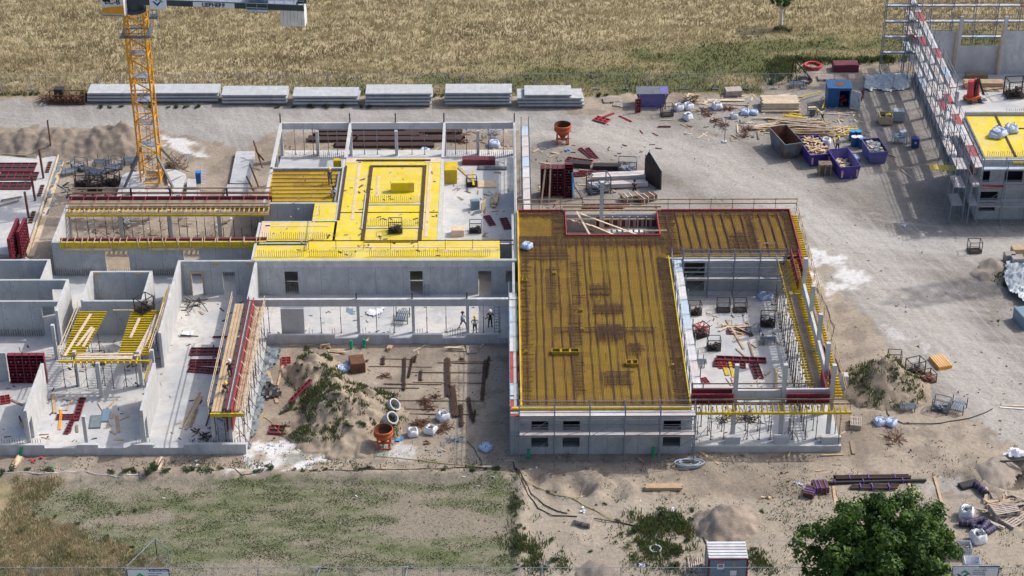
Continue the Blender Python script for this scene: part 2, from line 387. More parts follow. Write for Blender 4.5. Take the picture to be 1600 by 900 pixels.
def zone(x, y):
    """base colour, vehicle-track weight, kind, height offset"""
    n = fb(x, y, .12, 5); n2 = fb(x+50, y, .5, 4)
    sand = lerp((.335, .284, .226), (.250, .208, .163), smooth(-.35, .45, n))
    sand = lerp(sand, (.185, .155, .128), smooth(-.05, .35, n2)*.65)
    col = sand; tr = .15; kind = 'sand'
    if inp(x, y, MEAD, .6):
        g = greenness(x, y)
        st = lerp((.39, .33, .20), (.29, .24, .14), smooth(-.3, .4, fb(x*.14, y-.1*x, .5, 5)))
        gr = lerp((.12, .125, .055), (.25, .21, .115), smooth(-.15, .4, fb(x*.4, y, .3, 4)))
        col = lerp(st, gr, g); kind = 'green' if g > .5 else 'straw'; tr = 0
        return col, tr, kind
    if inp(x, y, YARD, 1.6) or inp(x, y, HAUL, 1.6):
        gr = lerp((.275, .257, .237), (.21, .194, .178), smooth(-.3, .3, n))
        w = .9
        col = gr; tr = .4+.6*(inp(x, y, HAUL, 1.6)); kind = 'yard'
        d = min(dseg(x, y, a, b) for a, b in zip(HAULLINE, HAULLINE[1:]))+fb(x, y, .3, 3)*1.2
        col = lerp(col, (.385, .36, .33), smooth(6.0, 1.5, d)*.9); col = lerp(col, (.20, .175, .15), math.exp(-((d-6.4)/.8)**2)*.75)
        for o_ in (.9, 2.8, 3.6): col = lerp(col, (.27, .25, .23), math.exp(-((d-o_)/.3)**2)*.45)
        d2 = min(dseg(x, y, a, b) for a, b in zip(HAULLINE2, HAULLINE2[1:]))+fb(x+40, y, .3, 3)*1.0
        col = lerp(col, (.42, .40, .37), smooth(4, .6, d2)*.8)
        if d > 6.5 and d2 > 5: tr = .25
    if inp(x, y, TRACK, .9):
        col = lerp((.315, .303, .288), (.262, .25, .236), smooth(-.3, .3, n)); tr = .7; kind = 'yard'
    if inp(x, y, FIELD, .7):
        g = smooth(-.3, .3, fb(x*.35, y, .25, 5)*1.2 + smooth(-36, -16, x)*.45-.08 - smooth(126, 123.5, y)*.3 - smooth(136,138,y)*.2)
        col = lerp((.235, .21, .165), (.115, .135, .065), g*.9*(.45+.55*smooth(-.2,.2,fb(x*.2, y, 1.8, 4)))); kind = 'field' if g > .25 else 'fieldbare'; tr = 0
        if inp(x, y, DRYA, .8): col = lerp((.30, .245, .15), (.2, .18, .10), smooth(-.3, .3, n2)); kind = 'dry'
        return col, tr, kind
    if x > 1 and y < 134 and kind == 'sand':
        col = lerp((.345, .305, .245), col, .4); kind = 'weedy'
    for p, w in SPILL:
        if inp(x, y, p, 1.0): col = lerp(col, (.60, .60, .60), w*smooth(-.5, .1, n2)); tr = 0; kind = 'spill'
    if inp(x, y, PUDDLE, .7): col = lerp(col, (.27, .28, .25), .85); kind = 'spill'
    return col, tr, kind
YB = U(400, 745).y
HOLES = [(U(905,762), 1.6, .9), (U(838,748), 1.0, .6), (U(960,772), 1.3, .45), (U(1575,745), 2.4, 1.1)]
TRENCH = [(U(935,738), U(985,768)), (U(920,745), U(945,760)), (U(1580,790), U(1600,830))]
def dseg(x, y, a, b):
    ax, ay, bx, by = a.x, a.y, b.x, b.y; l = (bx-ax)**2+(by-ay)**2
    t = max(0, min(1, ((x-ax)*(bx-ax)+(y-ay)*(by-ay))/l)); return sqrt((x-ax-t*(bx-ax))**2+(y-ay-t*(by-ay))**2)
def gz(x, y):
    if abs(x) > 90 or y < 110 or y > 260: return 0.0
    z = fb(x, y, .35, 4)*.07
    if x < 1.5: # berm along the top of the sown field
        d = y-(YB+.25*fb(x, 0, .4, 3)); z += .5*math.exp(-(d/ .75)**2)*smooth(1.5, -.5, x)*(1+.5*fb(x, y, .9, 3))
        if d < 0: z -= .0
    if y < 138 and -1 < x < 4: z += .35*math.exp(-((x-1.6-.5*fb(3, y, .5, 3))/.45)**2)
    if y < 140 and x > 0: z += fb(x, y, .8, 5)*.10
    for c, r, h in HOLES:
        d = sqrt((x-c.x)**2+(y-c.y)**2)
        if d < r*2: z -= h*smooth(1, .2, d/r)*.9; z += .35*h*math.exp(-((d-r*1.15)/(.3*r))**2)
    for a, b in TRENCH:
        d = dseg(x, y, a, b)
        if d < 2: z += .22*math.exp(-((d-.5)/.25)**2)-.25*math.exp(-(d/.3)**2)
    if inbuild(x, y): z = min(z, -.12)
    return z
def inbuild(x, y):
    return (-62 < x < -21.9 and 140.8 < y < 171) or (-44 < x < -23.4 and 170 < y < 177.5) or (-24.2 < x < 1.9 and 158.4 < y < 197.5) or (1 < x < 29.5 and 140.4 < y < 176) or (49.2 < x < 90 and 182 < y < 219)
def ground():
    xs = [-2500,-1200,-600,-300,-150,-100]+[round(-80+i*.4,2) for i in range(401)]+[100,150,300,600,1200,2500]
    ys = [-800,-200,0,60,90]+[round(112+i*.4,2) for i in range(361)]+[270,300,400,700,1300,2800]
    nx, ny = len(xs), len(ys); v = []; c = []
    for y in ys:
        for x in xs:
            far = abs(x) > 90 or y < 110 or y > 257
            if far: col, tr = ((.30,.24,.13), 0) if y > 200 else ((.27,.24,.16), 0)
            else: col, tr, _ = zone(x, y)
            v.append((x, y, gz(x, y))); c.extend((*col, tr))
    f = [(j*nx+i, j*nx+i+1, (j+1)*nx+i+1, (j+1)*nx+i) for j in range(ny-1) for i in range(nx-1)]
    me = bpy.data.meshes.new('ground'); me.from_pydata(v, [], f)
    a = me.color_attributes.new('base', 'FLOAT_COLOR', 'POINT'); a.data.foreach_set('color', c)
    me.polygons.foreach_set('use_smooth', [True]*len(me.polygons))
    m, nt, b, pos, g = newmat('ground'); at = nd(nt, 'ShaderNodeAttribute', attribute_name='base')
    fine = noisen(nt, pos, 3.0, 8, .75); mid = noisen(nt, pos, .7, 6, .65)
    col = mixc(nt, .75, at.outputs[0], mixc(nt, ramp(nt, fine, .3, .7), (.42,.42,.42), (1.0,1.0,1.0)), 'MULTIPLY')
    col = mixc(nt, 1, col, (1.28, 1.28, 1.28), 'MULTIPLY')
    col = mixc(nt, mth(nt, 'MULTIPLY', ramp(nt, mid, .55, .75), .35), col, (.20, .165, .13))
    # wheel tracks: noise drawn out along the haul direction
    for rz, sc in ((radians(-52), .9), (radians(-12), .7), (radians(-75), 1.2)):
        mp = nd(nt, 'ShaderNodeMapping'); mp.inputs['Rotation'].default_value = (0, 0, -rz)
        m2 = nd(nt, 'ShaderNodeMapping'); m2.inputs['Scale'].default_value = (.06, 1.6*sc, 1)
        nt.links.new(pos, mp.inputs[0]); nt.links.new(mp.outputs[0], m2.inputs[0])
        w = nd(nt, 'ShaderNodeTexNoise'); w.inputs['Scale'].default_value = 1; w.inputs['Detail'].default_value = 6; w.inputs['Distortion'].default_value = .6
        nt.links.new(m2.outputs[0], w.inputs['Vector'])
        l = mth(nt, 'MULTIPLY', ramp(nt, w.outputs[0], .5, .66), at.outputs['Alpha'])
        col = mixc(nt, mth(nt, 'MULTIPLY', l, .30), col, (.45, .43, .405))
        l2 = mth(nt, 'MULTIPLY', ramp(nt, w.outputs[0], .45, .33), at.outputs['Alpha'])
        col = mixc(nt, mth(nt, 'MULTIPLY', l2, .22), col, (.21, .195, .18))
    speck = noisen(nt, pos, 9, 2, .5)
    col = mixc(nt, mth(nt, 'MULTIPLY', ramp(nt, speck, .68, .74), .5), col, (.6, .58, .55))
    nt.links.new(col, b.inputs['Base Color']); b.inputs['Roughness'].default_value = .95; b.inputs['Specular IOR Level'].default_value = .1
    bp = nd(nt, 'ShaderNodeBump'); bp.inputs['Strength'].default_value = .9; bp.inputs['Distance'].default_value = .12
    h = mth(nt, 'ADD', mth(nt, 'MULTIPLY', noisen(nt, pos, 1.6, 8, .72), 1.0), mth(nt, 'MULTIPLY', fine, .5))
    nt.links.new(h, bp.inputs['Height']); nt.links.new(bp.outputs[0], b.inputs['Normal'])
    me.materials.append(m); MATS['ground'] = m
    o = bpy.data.objects.new('ground', me); scene.collection.objects.link(o); o['kind'] = 'structure'
ground()

def grassmat():
    m, nt, b, pos, g = newmat('grass_blades'); at = nd(nt, 'ShaderNodeAttribute', attribute_name='base')
    nt.links.new(at.outputs[0], b.inputs['Base Color']); b.inputs['Roughness'].default_value = .8; b.inputs['Specular IOR Level'].default_value = .1
    tr = nd(nt, 'ShaderNodeBsdfTranslucent'); nt.links.new(at.outputs[0], tr.inputs[0])
    mx = nd(nt, 'ShaderNodeMixShader'); mx.inputs[0].default_value = .3
    nt.links.new(b.outputs[0], mx.inputs[1]); nt.links.new(tr.outputs[0], mx.inputs[2])
    nt.links.new(mx.outputs[0], nt.nodes['Material Output'].inputs[0]); MATS['grass_blades'] = m
grassmat()
def blades(name, label, pts):
    """pts: (x,y,z,height,width,colour,count)"""
    v = []; c = []; f = []
    for x, y, z, h, w, col, k in pts:
        for _ in range(k):
            a = R.uniform(0, pi); bx = x+R.gauss(0, .16); by = y+R.gauss(0, .16); hh = h*R.uniform(.6, 1.25)
            dx, dy = cos(a)*w/2, sin(a)*w/2*.5; lx, ly = R.gauss(-.08, .2)*hh, R.gauss(0, .2)*hh
            n = len(v); v += [(bx-dx, by-dy, z-.03), (bx+dx, by+dy, z-.03), (bx+dx*.5+lx, by+dy*.5+ly, z+hh), (bx-dx*.5+lx, by-dy*.5+ly, z+hh*.9)]
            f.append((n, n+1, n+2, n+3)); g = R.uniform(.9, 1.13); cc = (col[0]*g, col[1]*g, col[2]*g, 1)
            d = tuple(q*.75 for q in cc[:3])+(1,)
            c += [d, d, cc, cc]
    me = bpy.data.meshes.new(name); me.from_pydata(v, [], f)
    at = me.color_attributes.new('base', 'FLOAT_COLOR', 'POINT'); at.data.foreach_set('color', [q for p in c for q in p])
    me.materials.append(M('grass_blades')); o = bpy.data.objects.new(name, me); scene.collection.objects.link(o)
    return tag(o, label, 'grass', None, 'stuff')
def meadow():
    straw = []; green = []; field = []; dry = []; weeds = []
    for _ in range(66000):
        y = R.uniform(209, 252); x = R.uniform(-.37*y+3, .37*y-3)*.86
        col, tr, k = zone(x, y)
        if k == 'straw':
            patch = fb(x*.5, y+30, .22, 3)
            col = lerp((.51, .43, .265), (.37, .305, .185), smooth(-.35, .35, fb(x*.14, y-.1*x, .7, 4)))
            if patch > .3: col = lerp(col, (.23, .17, .11), .5)
            if R.random() < .05: col = (.17, .19, .07)
            straw.append((x, y, 0, R.uniform(.2, .48), .09, col, 3))
        elif k == 'green':
            c2 = lerp((.095, .11, .045), (.30, .255, .14), smooth(-.3, .2, fb(x*.4, y, .3, 4)))
            green.append((x, y, 0, R.uniform(.12, .32), .09, c2, 2))
    for _ in range(60000):
        y = R.uniform(121, 139); x = R.uniform(-41, 1.5)
        col, tr, k = zone(x, y)
        if k == 'field' and R.random() < .15+.85*smooth(-.15,.25,fb(x*.3, y, 1.3, 3)):
            field.append((x, y, gz(x, y), R.uniform(.03, .09), .09, lerp((.075,.13,.04),(.17,.18,.095),R.random()), 2))
        elif k == 'fieldbare' and R.random() < .3:
            field.append((x, y, gz(x, y), R.uniform(.04, .10), .07, (.24,.21,.12), 1))
        elif k == 'dry' and R.random() < .6:
            dry.append((x, y, gz(x, y), R.uniform(.15, .45), .05, lerp((.42,.34,.21),(.23,.23,.12),smooth(-.3,.4,fb(x,y,.6,3))), 3))
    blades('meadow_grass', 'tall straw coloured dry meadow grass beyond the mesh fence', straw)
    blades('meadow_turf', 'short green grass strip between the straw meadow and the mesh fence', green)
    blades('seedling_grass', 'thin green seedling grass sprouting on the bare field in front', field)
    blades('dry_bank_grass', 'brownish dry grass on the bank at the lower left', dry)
meadow()

def heap(name, label, cat, mat, peaks, pad=1.2, res=.22, rough=.16, sharp=False, group=None, ridge=None):
    xs = [p[0]-p[3]*pad for p in peaks]+[p[0]+p[3]*pad for p in peaks]; ys = [p[1]-p[3]*pad for p in peaks]+[p[1]+p[3]*pad for p in peaks]
    x0, x1, y0, y1 = min(xs), max(xs), min(ys), max(ys); nx = int((x1-x0)/res)+1; ny = int((y1-y0)/res)+1
    v = []; keep = set()
    def hh(x, y):
        h = 0
        if ridge:
            a, b, rh, rr_ = ridge; d = dseg(x, y, a, b)/rr_*(1+.3*fb(x, y, .22, 4)); h = rh*smooth(1.15, 0, d)*(1+.35*fb(x, 5, .3, 3))
            return h*(1+.25*fb(x, y, .9, 4))+(rough*fb(x, y, 1.6, 4) if h > .05 else 0)
        for px_, py_, ph, pr in peaks:
            d = sqrt((x-px_)**2+(y-py_)**2)/pr
            d *= 1+.18*fb(x+px_, y, .45, 3)
            k = max(0, 1-d) if sharp else smooth(1, 0, d)
            h = max(h, ph*k) if sharp else h+(1-h/9)*ph*k
        return h*(1+.25*fb(x, y, .9, 4))+((rough*fb(x, y, 1.6, 5)+.05*fb(x, y, 5, 3)) if h > .05 else 0)
    HH = {}
    for j in range(ny):
        for i in range(nx):
            x = x0+i*res; y = y0+j*res; h = hh(x, y)
            v.append((x, y, h if h > .04 else -.15))
    f = [(j*nx+i, j*nx+i+1, (j+1)*nx+i+1, (j+1)*nx+i) for j in range(ny-1) for i in range(nx-1)
         if max(v[j*nx+i][2], v[j*nx+i+1][2], v[(j+1)*nx+i][2], v[(j+1)*nx+i+1][2]) > 0]
    m = MB(); m.v = v; m.f = f; m.sm = True
    o = m.build(name, mat, None, (peaks[0][0], peaks[0][1], 0)); tag(o, label, cat, group)
    return hh
def P3(px, py, h, r): p = U(px, py); return (p.x, p.y, h, r)
h1 = heap('sand_heap', 'tall sandy heap overgrown with weeds in the enclosed court in front of the long beam', 'sand heap', 'sand_heap',
     [P3(490,585,2.0,3.3), P3(515,612,1.2,3.2), P3(530,645,1.8,4.4), P3(568,655,1.3,4.4), P3(500,672,1.1,3.8), P3(592,632,.5,2.6), P3(545,690,.7,3.4)], res=.18, rough=.24)
h2 = heap('sand_heap', 'pointed sand heap with weeds beside the wire crates right of the building', 'sand heap', 'sand_heap',
     [P3(1382,602,2.9,3.5), P3(1390,606,1.9,3.7), P3(1365,608,1.6,3.4)], sharp=True)
heap('sand_heap', 'long ridge of brown soil left of the crane mast', 'soil heap', 'soil_dark',
     [P3(-80,225,2,5), P3(200,228,2,5)], ridge=(U(-90,229), U(188,226), 1.7, 3.8))
heap('gravel_heap', 'round brown soil heap above the site transformer hut', 'soil heap', 'soil_dark', [P3(1128,820,.95,2.8), P3(1148,815,.7,2.7), P3(1112,822,.5,2.3)], rough=.25)
heap('gravel_heap', 'low grey gravel heap at the bottom fence', 'gravel heap', 'gravel_heap', [P3(942,900,1.0,2.3)])
heap('gravel_heap', 'gravelly spoil heap beside the pit at the lower right', 'gravel heap', 'gravel_heap', [P3(1548,740,.9,2.3), P3(1565,728,.7,1.8)])
heap('rubble_heap', 'small heap of excavated rubble beside the yard road at the right edge', 'rubble heap', 'gravel_heap', [P3(1552,418,.9,1.7), P3(1535,430,.5,1.5)])

# bushes and weeds
def bush_kind(leafm, n, r, h, ls, seed):
    def mk():
        rr = random.Random(seed); root = thing('weed_bush', '', 'bush'); m = MB(); st = MB()
        for k in range(5):
            a = rr.uniform(0, 2*pi); st.bar((0,0,0), (cos(a)*r*.5, sin(a)*r*.5, h*.7), .03)
        lob = [(rr.uniform(-.6,.6)*r, rr.uniform(-.5,.5)*r, rr.uniform(.25,.6)*r, rr.uniform(.5,1)*h) for _ in range(5)]
        for _ in range(n):
            lx, ly, lr, lh = rr.choice(lob); a = rr.uniform(0, 2*pi); d = rr.random()**.7*lr; z = lh*rr.random()**.8*(1-.5*d/lr)+.03
            c = Vector((lx+cos(a)*d, ly+sin(a)*d, z)); s = ls*rr.uniform(.6, 1.5)
            u = Vector((rr.gauss(0,.7)+cos(a)*.4, rr.gauss(0,.7)+sin(a)*.4, rr.uniform(.2,1.3))).normalized(); w = u.cross(Vector((rr.gauss(0,1), rr.gauss(0,1), rr.gauss(0,1)))).normalized()
            m.add([c-u*s-w*s*.25, c+u*s-w*s*.12, c+u*s*.9+w*s*.15, c-u*s*.7+w*s*.3], [(0,1,2,3)])
        m.build('foliage', leafm, root); st.build('stem', 'bark', root); return root
    return mk
BK = [Kind(bush_kind('weed', 230, .6, .55, .09, 1)), Kind(bush_kind('weed', 420, .95, .8, .1, 2)), Kind(bush_kind('weed_yellow', 160, .6, .7, .08, 3)), Kind(bush_kind('weed', 130, .4, .35, .07, 4))]
GB = 'green weed bushes on the bare sand'
_rep = {'green weed bush in the row along the berm above the sown field':'green weed from the left in the row along the berm',
 'low green weed tuft in the thicket left of the transformer hut':'green weed from the left in the thicket beside the transformer hut',
 'scattered green weed at the foot of the sand slope by the bottom fence':'small weed from the left on the sand before the facade',
 'green weed growing on the flank of the court sand heap':'weed from the left on the court sand heap',
 'green weed growing on the pointed sand heap beside the wire crates':'weed from the left on the pointed sand heap',
 'dark green nettle clump along the far mesh fence':'dark nettle clump from the left along the far fence',
 'dark green grass clump behind the blue container':'grass clump from the left behind the blue container'}
_bc = {}
def bush(k, px, py, s, label, zf=None):
    if label in _rep: _bc[label] = _bc.get(label, 0)+1; label = nth(_bc[label])+' '+_rep[label]
    p = U(px, py); p.z = zf(p.x, p.y) if zf else gz(p.x, p.y)
    if zf:                                   # keep the plant on the slope it grows from
        for _ in range(6):
            q = U(px, py, p.z); p = Vector((q.x, q.y, zf(q.x, q.y)))
    BK[k].put(p, R.uniform(0, 6), label, s*R.uniform(.85, 1.15), GB)
BL = 'green weed bush in the row along the berm above the sown field'
for px, s in sorted(((5,.9),(18,.8),(45,1.0),(70,.9),(78,1.1),(175,1.1),(200,1.2),(208,1.2),(232,1.2),(240,1.3),(262,1.1),(290,1.1),(300,1.1),(315,1.0),(327,1.0),(345,.9),(403,1.1),(422,.9),(458,.7),(475,.8),(490,.8),(510,.7),(560,.7),(569,.8),(577,.8),(693,.8),(737,.7),(760,.7),(776,.8))):
    bush(R.choice([0,0,1]), px, 742+R.uniform(-2,4) if px < 420 else 737+R.uniform(-3,4), s*.75, BL)
BL = 'low green weed tuft in the thicket left of the transformer hut'
for px, py, s in sorted(((1020,815,1.2),(1035,808,1.3),(1045,815,1.5),(1055,812,1.4),(1062,820,1.3),(1070,822,1.2),(1078,832,1.2),(1025,820,1),(1040,825,1.2),(990,832,1),(992,845,1.1),(983,855,1),(1000,852,.8),(1006,858,.9),(990,868,1),(1045,870,1.1),(1050,860,1.1),(1040,850,.9),(1060,862,1),(1075,845,.9),(1055,885,.9),(1035,835,1))):
    bush(R.choice([0,1,1,2]), px, py, s*.85, BL)
BL = 'scattered green weed at the foot of the sand slope by the bottom fence'
for px, py, s in sorted(((806,790,1.1),(806,782,1),(805,808,.9),(812,828,.9),(820,845,1),(808,858,1.1),(810,868,1.2),(806,890,1),(818,888,1),(828,866,1),(838,872,1.1),(838,885,1),(868,878,1.1),(846,890,1),(885,878,.7),(922,862,.9),(878,862,.7),(864,843,.7),(820,830,.6),(857,768,.5),(868,771,.5),(932,790,.5),(945,790,.5),(963,848,.6),(972,835,.7),(986,805,.6),(965,815,.7),(1080,798,.7),(1082,812,.7),(1142,820,.4),(1190,800,.5),(1185,870,1),(1195,878,1.1),(1178,860,.8),(1205,885,.9))):
    bush(R.choice([0,0,3]), px, py, s*.8, BL)
BL = 'green weed growing on the flank of the court sand heap'
for px, py, s in sorted(((481,545,.9),(508,556,1),(515,562,.9),(470,560,.8),(462,570,.8),(473,583,1),(465,580,.9),(480,590,.8),(495,578,.8),(518,612,1),(525,615,1),(530,605,1),(540,608,1),(545,612,.8),(553,627,.8),(560,602,.7),(570,605,.8),(585,612,.7),(455,632,1.1),(462,640,1),(450,640,.9),(440,645,.8),(470,632,.6),(512,625,.5),(516,635,.5),(525,660,.9),(535,655,.9),(528,670,1),(540,665,1),(520,675,1),(565,664,1),(570,668,.8),(548,670,.8),(500,640,.5),(590,620,.7),(510,600,.4),(497,665,.5),(450,668,.5),(580,655,.5))):
    bush(R.choice([0,0,3,3]), px, py, s*.75, BL, h1)
BL = 'green weed growing on the pointed sand heap beside the wire crates'
for px, py, s in sorted(((1362,570,1),(1366,566,.8),(1388,567,.9),(1385,575,.6),(1401,585,1),(1400,597,.8),(1391,600,.7),(1409,600,.6),(1411,592,.5),(1346,593,.9),(1350,608,.9),(1348,615,.8),(1370,595,.5),(1398,608,.5),(1422,609,.7),(1412,612,.6),(1380,622,.4),(1345,580,.6),(1426,596,.5))):
    bush(R.choice([0,3]), px, py, s*.75, BL, h2)
for px, py, s, l in ((1560,428,1.1,'green weed at the rubble heap beside the concrete blocks'),(1566,418,.8,'small green weed above the rubble heap at the right edge'),(1570,448,.9,'green weed at the corner of the white tarp'),(1559,502,.6,'tiny weed on the gravel edge below the tarp'),
                     (85,808,.6,'lone green weed on the bare field left of the fence banner'),(184,803,.6,'green weed in the middle of the bare field, left one of two'),(212,797,.6,'green weed in the middle of the bare field, right one of two'),(122,820,.8,'pale green weed on the bare ground edge'),(165,843,.9,'wide low green weed near the dry bank'),(178,862,.7,'dark green weed just above the fence banner'),(207,855,.6,'small green weed right of the dark one above the banner')):
    bush(0, px, py, s*.7, l)
for px, py, s, l in ((110,868,1.1,'yellow flowering weed on the dry bank'),(35,832,.7,'small yellow weed at the left of the dry bank')): bush(2, px, py, s, l)
BLN = 'dark green nettle clump along the far mesh fence'
for px in list(range(4, 60, 9))+[128,134]: bush(1, px, 148, .6, BLN)
for px in sorted((158,172,190,235,262,275,290,310,432,460,486,510,535,565,578,680,870,935,948,690)): bush(R.choice([0,1]), px, 168 if px < 600 else 150, .6, BLN)
BLT = 'dark green grass clump behind the blue container'
for px, py in sorted(((1215,104),(1225,108),(1235,97),(1248,94),(1262,96),(1278,96),(1290,94),(1305,97),(1340,98),(1350,95),(1365,96),(1380,93),(1392,95),(1212,118),(1220,125),(1205,130))): bush(1, px, py, .95, BLT)
# fine ground cover weeds on the sand
wp = []
for _ in range(13000):
    y = R.uniform(121, 141); x = R.uniform(-41, 44); c, t, k = zone(x, y)
    dens = smooth(-.1, .4, fb(x, y, .35, 4))
    if k in ('weedy', 'sand') and R.random() < dens*(1 if k == 'weedy' else .35) and not inbuild(x, y):
        wp.append((x, y, gz(x, y), R.uniform(.06, .2), .09, lerp((.09,.13,.05),(.17,.17,.08),R.random()), 3))
for cx_, cy_, sx_, sy_, n_, h_ in ((1045,822,26,12,800,.6),(995,850,14,16,600,.4),(1055,868,22,14,450,.5),(820,860,18,22,600,.4),(808,800,5,25,250,.35),(1190,880,18,12,350,.35),(870,880,14,8,160,.3),(1240,790,30,40,500,.12),(450,725,120,6,500,.15),(1560,430,12,8,120,.25),(1225,108,16,10,900,.45),(1320,96,60,2.5,1000,.45)):
    for _ in range(n_):
        p = U(R.gauss(cx_, sx_), R.gauss(cy_, sy_))
        if not inbuild(p.x, p.y) and fb(p.x, p.y, .6, 3) > -.12: wp.append((p.x, p.y, gz(p.x, p.y), h_*R.uniform(.5,1.1), .10, lerp((.075,.12,.045),(.16,.18,.07) if R.random() < .8 else (.34,.27,.12), R.random()), 3))
for _ in range(500):
    p = U(R.uniform(400,800), R.uniform(690,735)); wp.append((p.x, p.y, gz(p.x,p.y), .12, .08, (.11,.15,.06), 2)) if R.random() < .4 else None
for hf, cx_, cy_, rx_, n_ in ((h1, 530, 630, 6.5, 9000), (h2, 1383, 602, 4.2, 2600)):
    c0 = U(cx_, cy_)
    for _ in range(n_):
        x = c0.x+R.uniform(-rx_, rx_); y = c0.y+R.uniform(-rx_, rx_); z = hf(x, y)
        if z > .12 and fb(x, y, .8, 4) > (.12 if hf is h1 else .1)-(.1 if x < c0.x else 0)*R.random(): wp.append((x, y, z, R.uniform(.12,.32), .10, lerp((.085,.125,.05),(.14,.16,.07),R.random()), 3))
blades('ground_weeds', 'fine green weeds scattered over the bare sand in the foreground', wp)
# ------------------------------------------------------------------ building shells
def wallx(y, x0, x1, z0, z1, ops=(), th=.26):
    """wall running along X with openings (xa, xb, za, zb)"""
    m = MB(); cuts = sorted({x0, x1, *[o[0] for o in ops], *[o[1] for o in ops]})
    for a, b in zip(cuts, cuts[1:]):
        o = sorted((q[2], q[3]) for q in ops if q[0] <= a+1e-6 and q[1] >= b-1e-6); z = z0
        for lo, hi in o:
            if lo > z+.01: m.box(a, b, y-th/2, y+th/2, z, lo)
            z = hi
        if z < z1-.01: m.box(a, b, y-th/2, y+th/2, z, z1)
    return m
def wally(x, y0, y1, z0, z1, ops=(), th=.26):
    m = wallx(x, y0, y1, z0, z1, ops, th); m.v = [(b, a, c) for a, b, c in m.v]; m.f = [f[::-1] for f in m.f]; return m
def B(m, name, mat, root):
    if isinstance(m, list):
        for q in m: o = q.build(name.replace('starter_bars', 'starter_bar_row'), mat, root, world=True)
        return o
    return m.build(name, mat, root, world=True)
def starter_bars(pts, z, h=.75, sp=.22):
    rows = []
    for (xa, ya), (xb, yb) in pts:
        m = MB(); rows.append(m); l = sqrt((xb-xa)**2+(yb-ya)**2); n = max(1, int(l/sp))
        for i in range(n):
            t = (i+.5)/n; x = xa+(xb-xa)*t; y = ya+(yb-ya)*t; m.bar((x, y, z), (x+R.gauss(0,.02), y+R.gauss(0,.02), z+h*R.uniform(.8, 1.1)), .034)
    return rows
def rails(m, pts, z, h=1.05, n=2, sp=2.2, w=.12, th=.035, posts=True, pm=None):
    for a, b in zip(pts, pts[1:]):
        for k in range(n):
            zz = z+h-k*.5; m.bar((a[0], a[1], zz), (b[0], b[1], zz+R.uniform(-.02, .02)), th, w)
        if posts:
            l = sqrt((b[0]-a[0])**2+(b[1]-a[1])**2); c = max(1, round(l/sp))
            for i in range(c+1):
                t = i/c; x = a[0]+(b[0]-a[0])*t; y = a[1]+(b[1]-a[1])*t; (pm or m).bar((x, y, z-.25), (x, y, z+h+.1), .045)

# ---- Block A : rooms at the left front
A = thing('concrete_building_shell', 'roofless grey concrete rooms with white floors at the left, open to the front', 'building', (-41, 140.8, 0))
B(MB().box(-60, -22.0, 140.8, 170.16, -.3, FL), 'floor_slab', 'concrete_floor', A)
sm = MB().box(-60, -22.0, 140.46, 140.8, -.3, .72)
rec = [(-39.3,-36.5), (-34.7,-31.9), (-30.0,-27.3)]; xs = [-60]+[q for r in rec for q in r]+[-22.0]
for i in range(0, len(xs), 2): sm.box(xs[i], xs[i+1], 140.46, 140.8, .722, 1.05)
B(sm, 'front_sill', 'concrete_plain', A)
for w in [wallx(166.8, -60, -43.5, FL, T), wallx(163.0, -60, -41.0, FL, T, [(-42.7,-41.5,FL,3.3)]), wallx(159.1, -60, -42.9, FL, T), wallx(159.1, -42.9, -41.24, 3.75, T),
          wallx(164.5, -39.2, -33.3, FL, T), wallx(159.1, -39.0, -33.1, FL, T),
          wallx(166.5, -31.13, -23.73, FL, T, [(-29.95,-28.85,FL,3.1), (-26.95,-25.75,FL,3.1)]),
          wallx(170.3, -44.03, -23.3, 0, T, [(-38.9,-36.6,.9,3.3), (-31.2,-29.7,2.3,3.4)]), wallx(151.3, -60, -44.6, FL, 3.6)]:
    B(w, 'wall', 'concrete', A)
for w in [wally(-43.6, 163.13, 166.67, FL, T), wally(-41.1, 157.3, 162.87, FL, T),
          wally(-39.07, 159.23, 164.37, FL, T), wally(-33.43, 159.23, 164.37, FL, T),
          wally(-31.0, 153.4, 166.37, FL, T), wally(-40.65, 140.9, 148.4, FL, T, [(141.15,142.2,FL,2.9)]),
          wally(-30.75, 140.9, 148.4, FL, T, [(141.15,142.2,FL,2.9)]), wally(-23.6, 159.3, 166.3, FL, T), wally(-43.9, 170.43, 178.0, 0, T),
          wally(-23.3, 141.0, 159.0, FL, T)]:
    B(w, 'wall', 'concrete_plain', A)
for x, y in ((-41.0,154.9),(-35.8,148.5),(-31.3,150.6),(-35.8,141.2),(-40.75,140.95),(-30.9,140.95),(-24.8,141.3),(-38.2,150.4),(-32.5,150.4)):
    top = T if y > 142 else 3.6
    B(MB().box(x-.15, x+.15, y-.15 if y > 141 else y-.12, y+.15, FL, top-.02), 'column', 'concrete_plain', A)
sb = starter_bars([((-60,159.35),(-43,159.35)),((-38.8,159.4),(-33.2,159.4)),((-60,163.3),(-42.8,163.3)),((-38.9,164.75),(-33.5,164.75)),((-60,140.95),(-39.6,140.95)),((-31.6,140.95),(-30.2,140.95)),((-27,140.95),(-22.4,140.95)),((-45,170.0),(-24,170.0)),((-60,158.8),(-43,158.8)),((-60,162.7),(-44,162.7)), ((-38.6,164.2),(-33.8,164.2))], FL, .8)
B(sb, 'starter_bars', 'rebar', A)
for x in (-38.6,-33.6,-28.6):
    B(MB().box(x-.17, x+.17, 177.2, 177.55, .0, 4.0), 'column', 'concrete_plain', A)
dirt = MB().box(-43.75, -23.45, 170.45, 177.6, -.3, .2); B(dirt, 'sub_base', 'sand_heap', A)
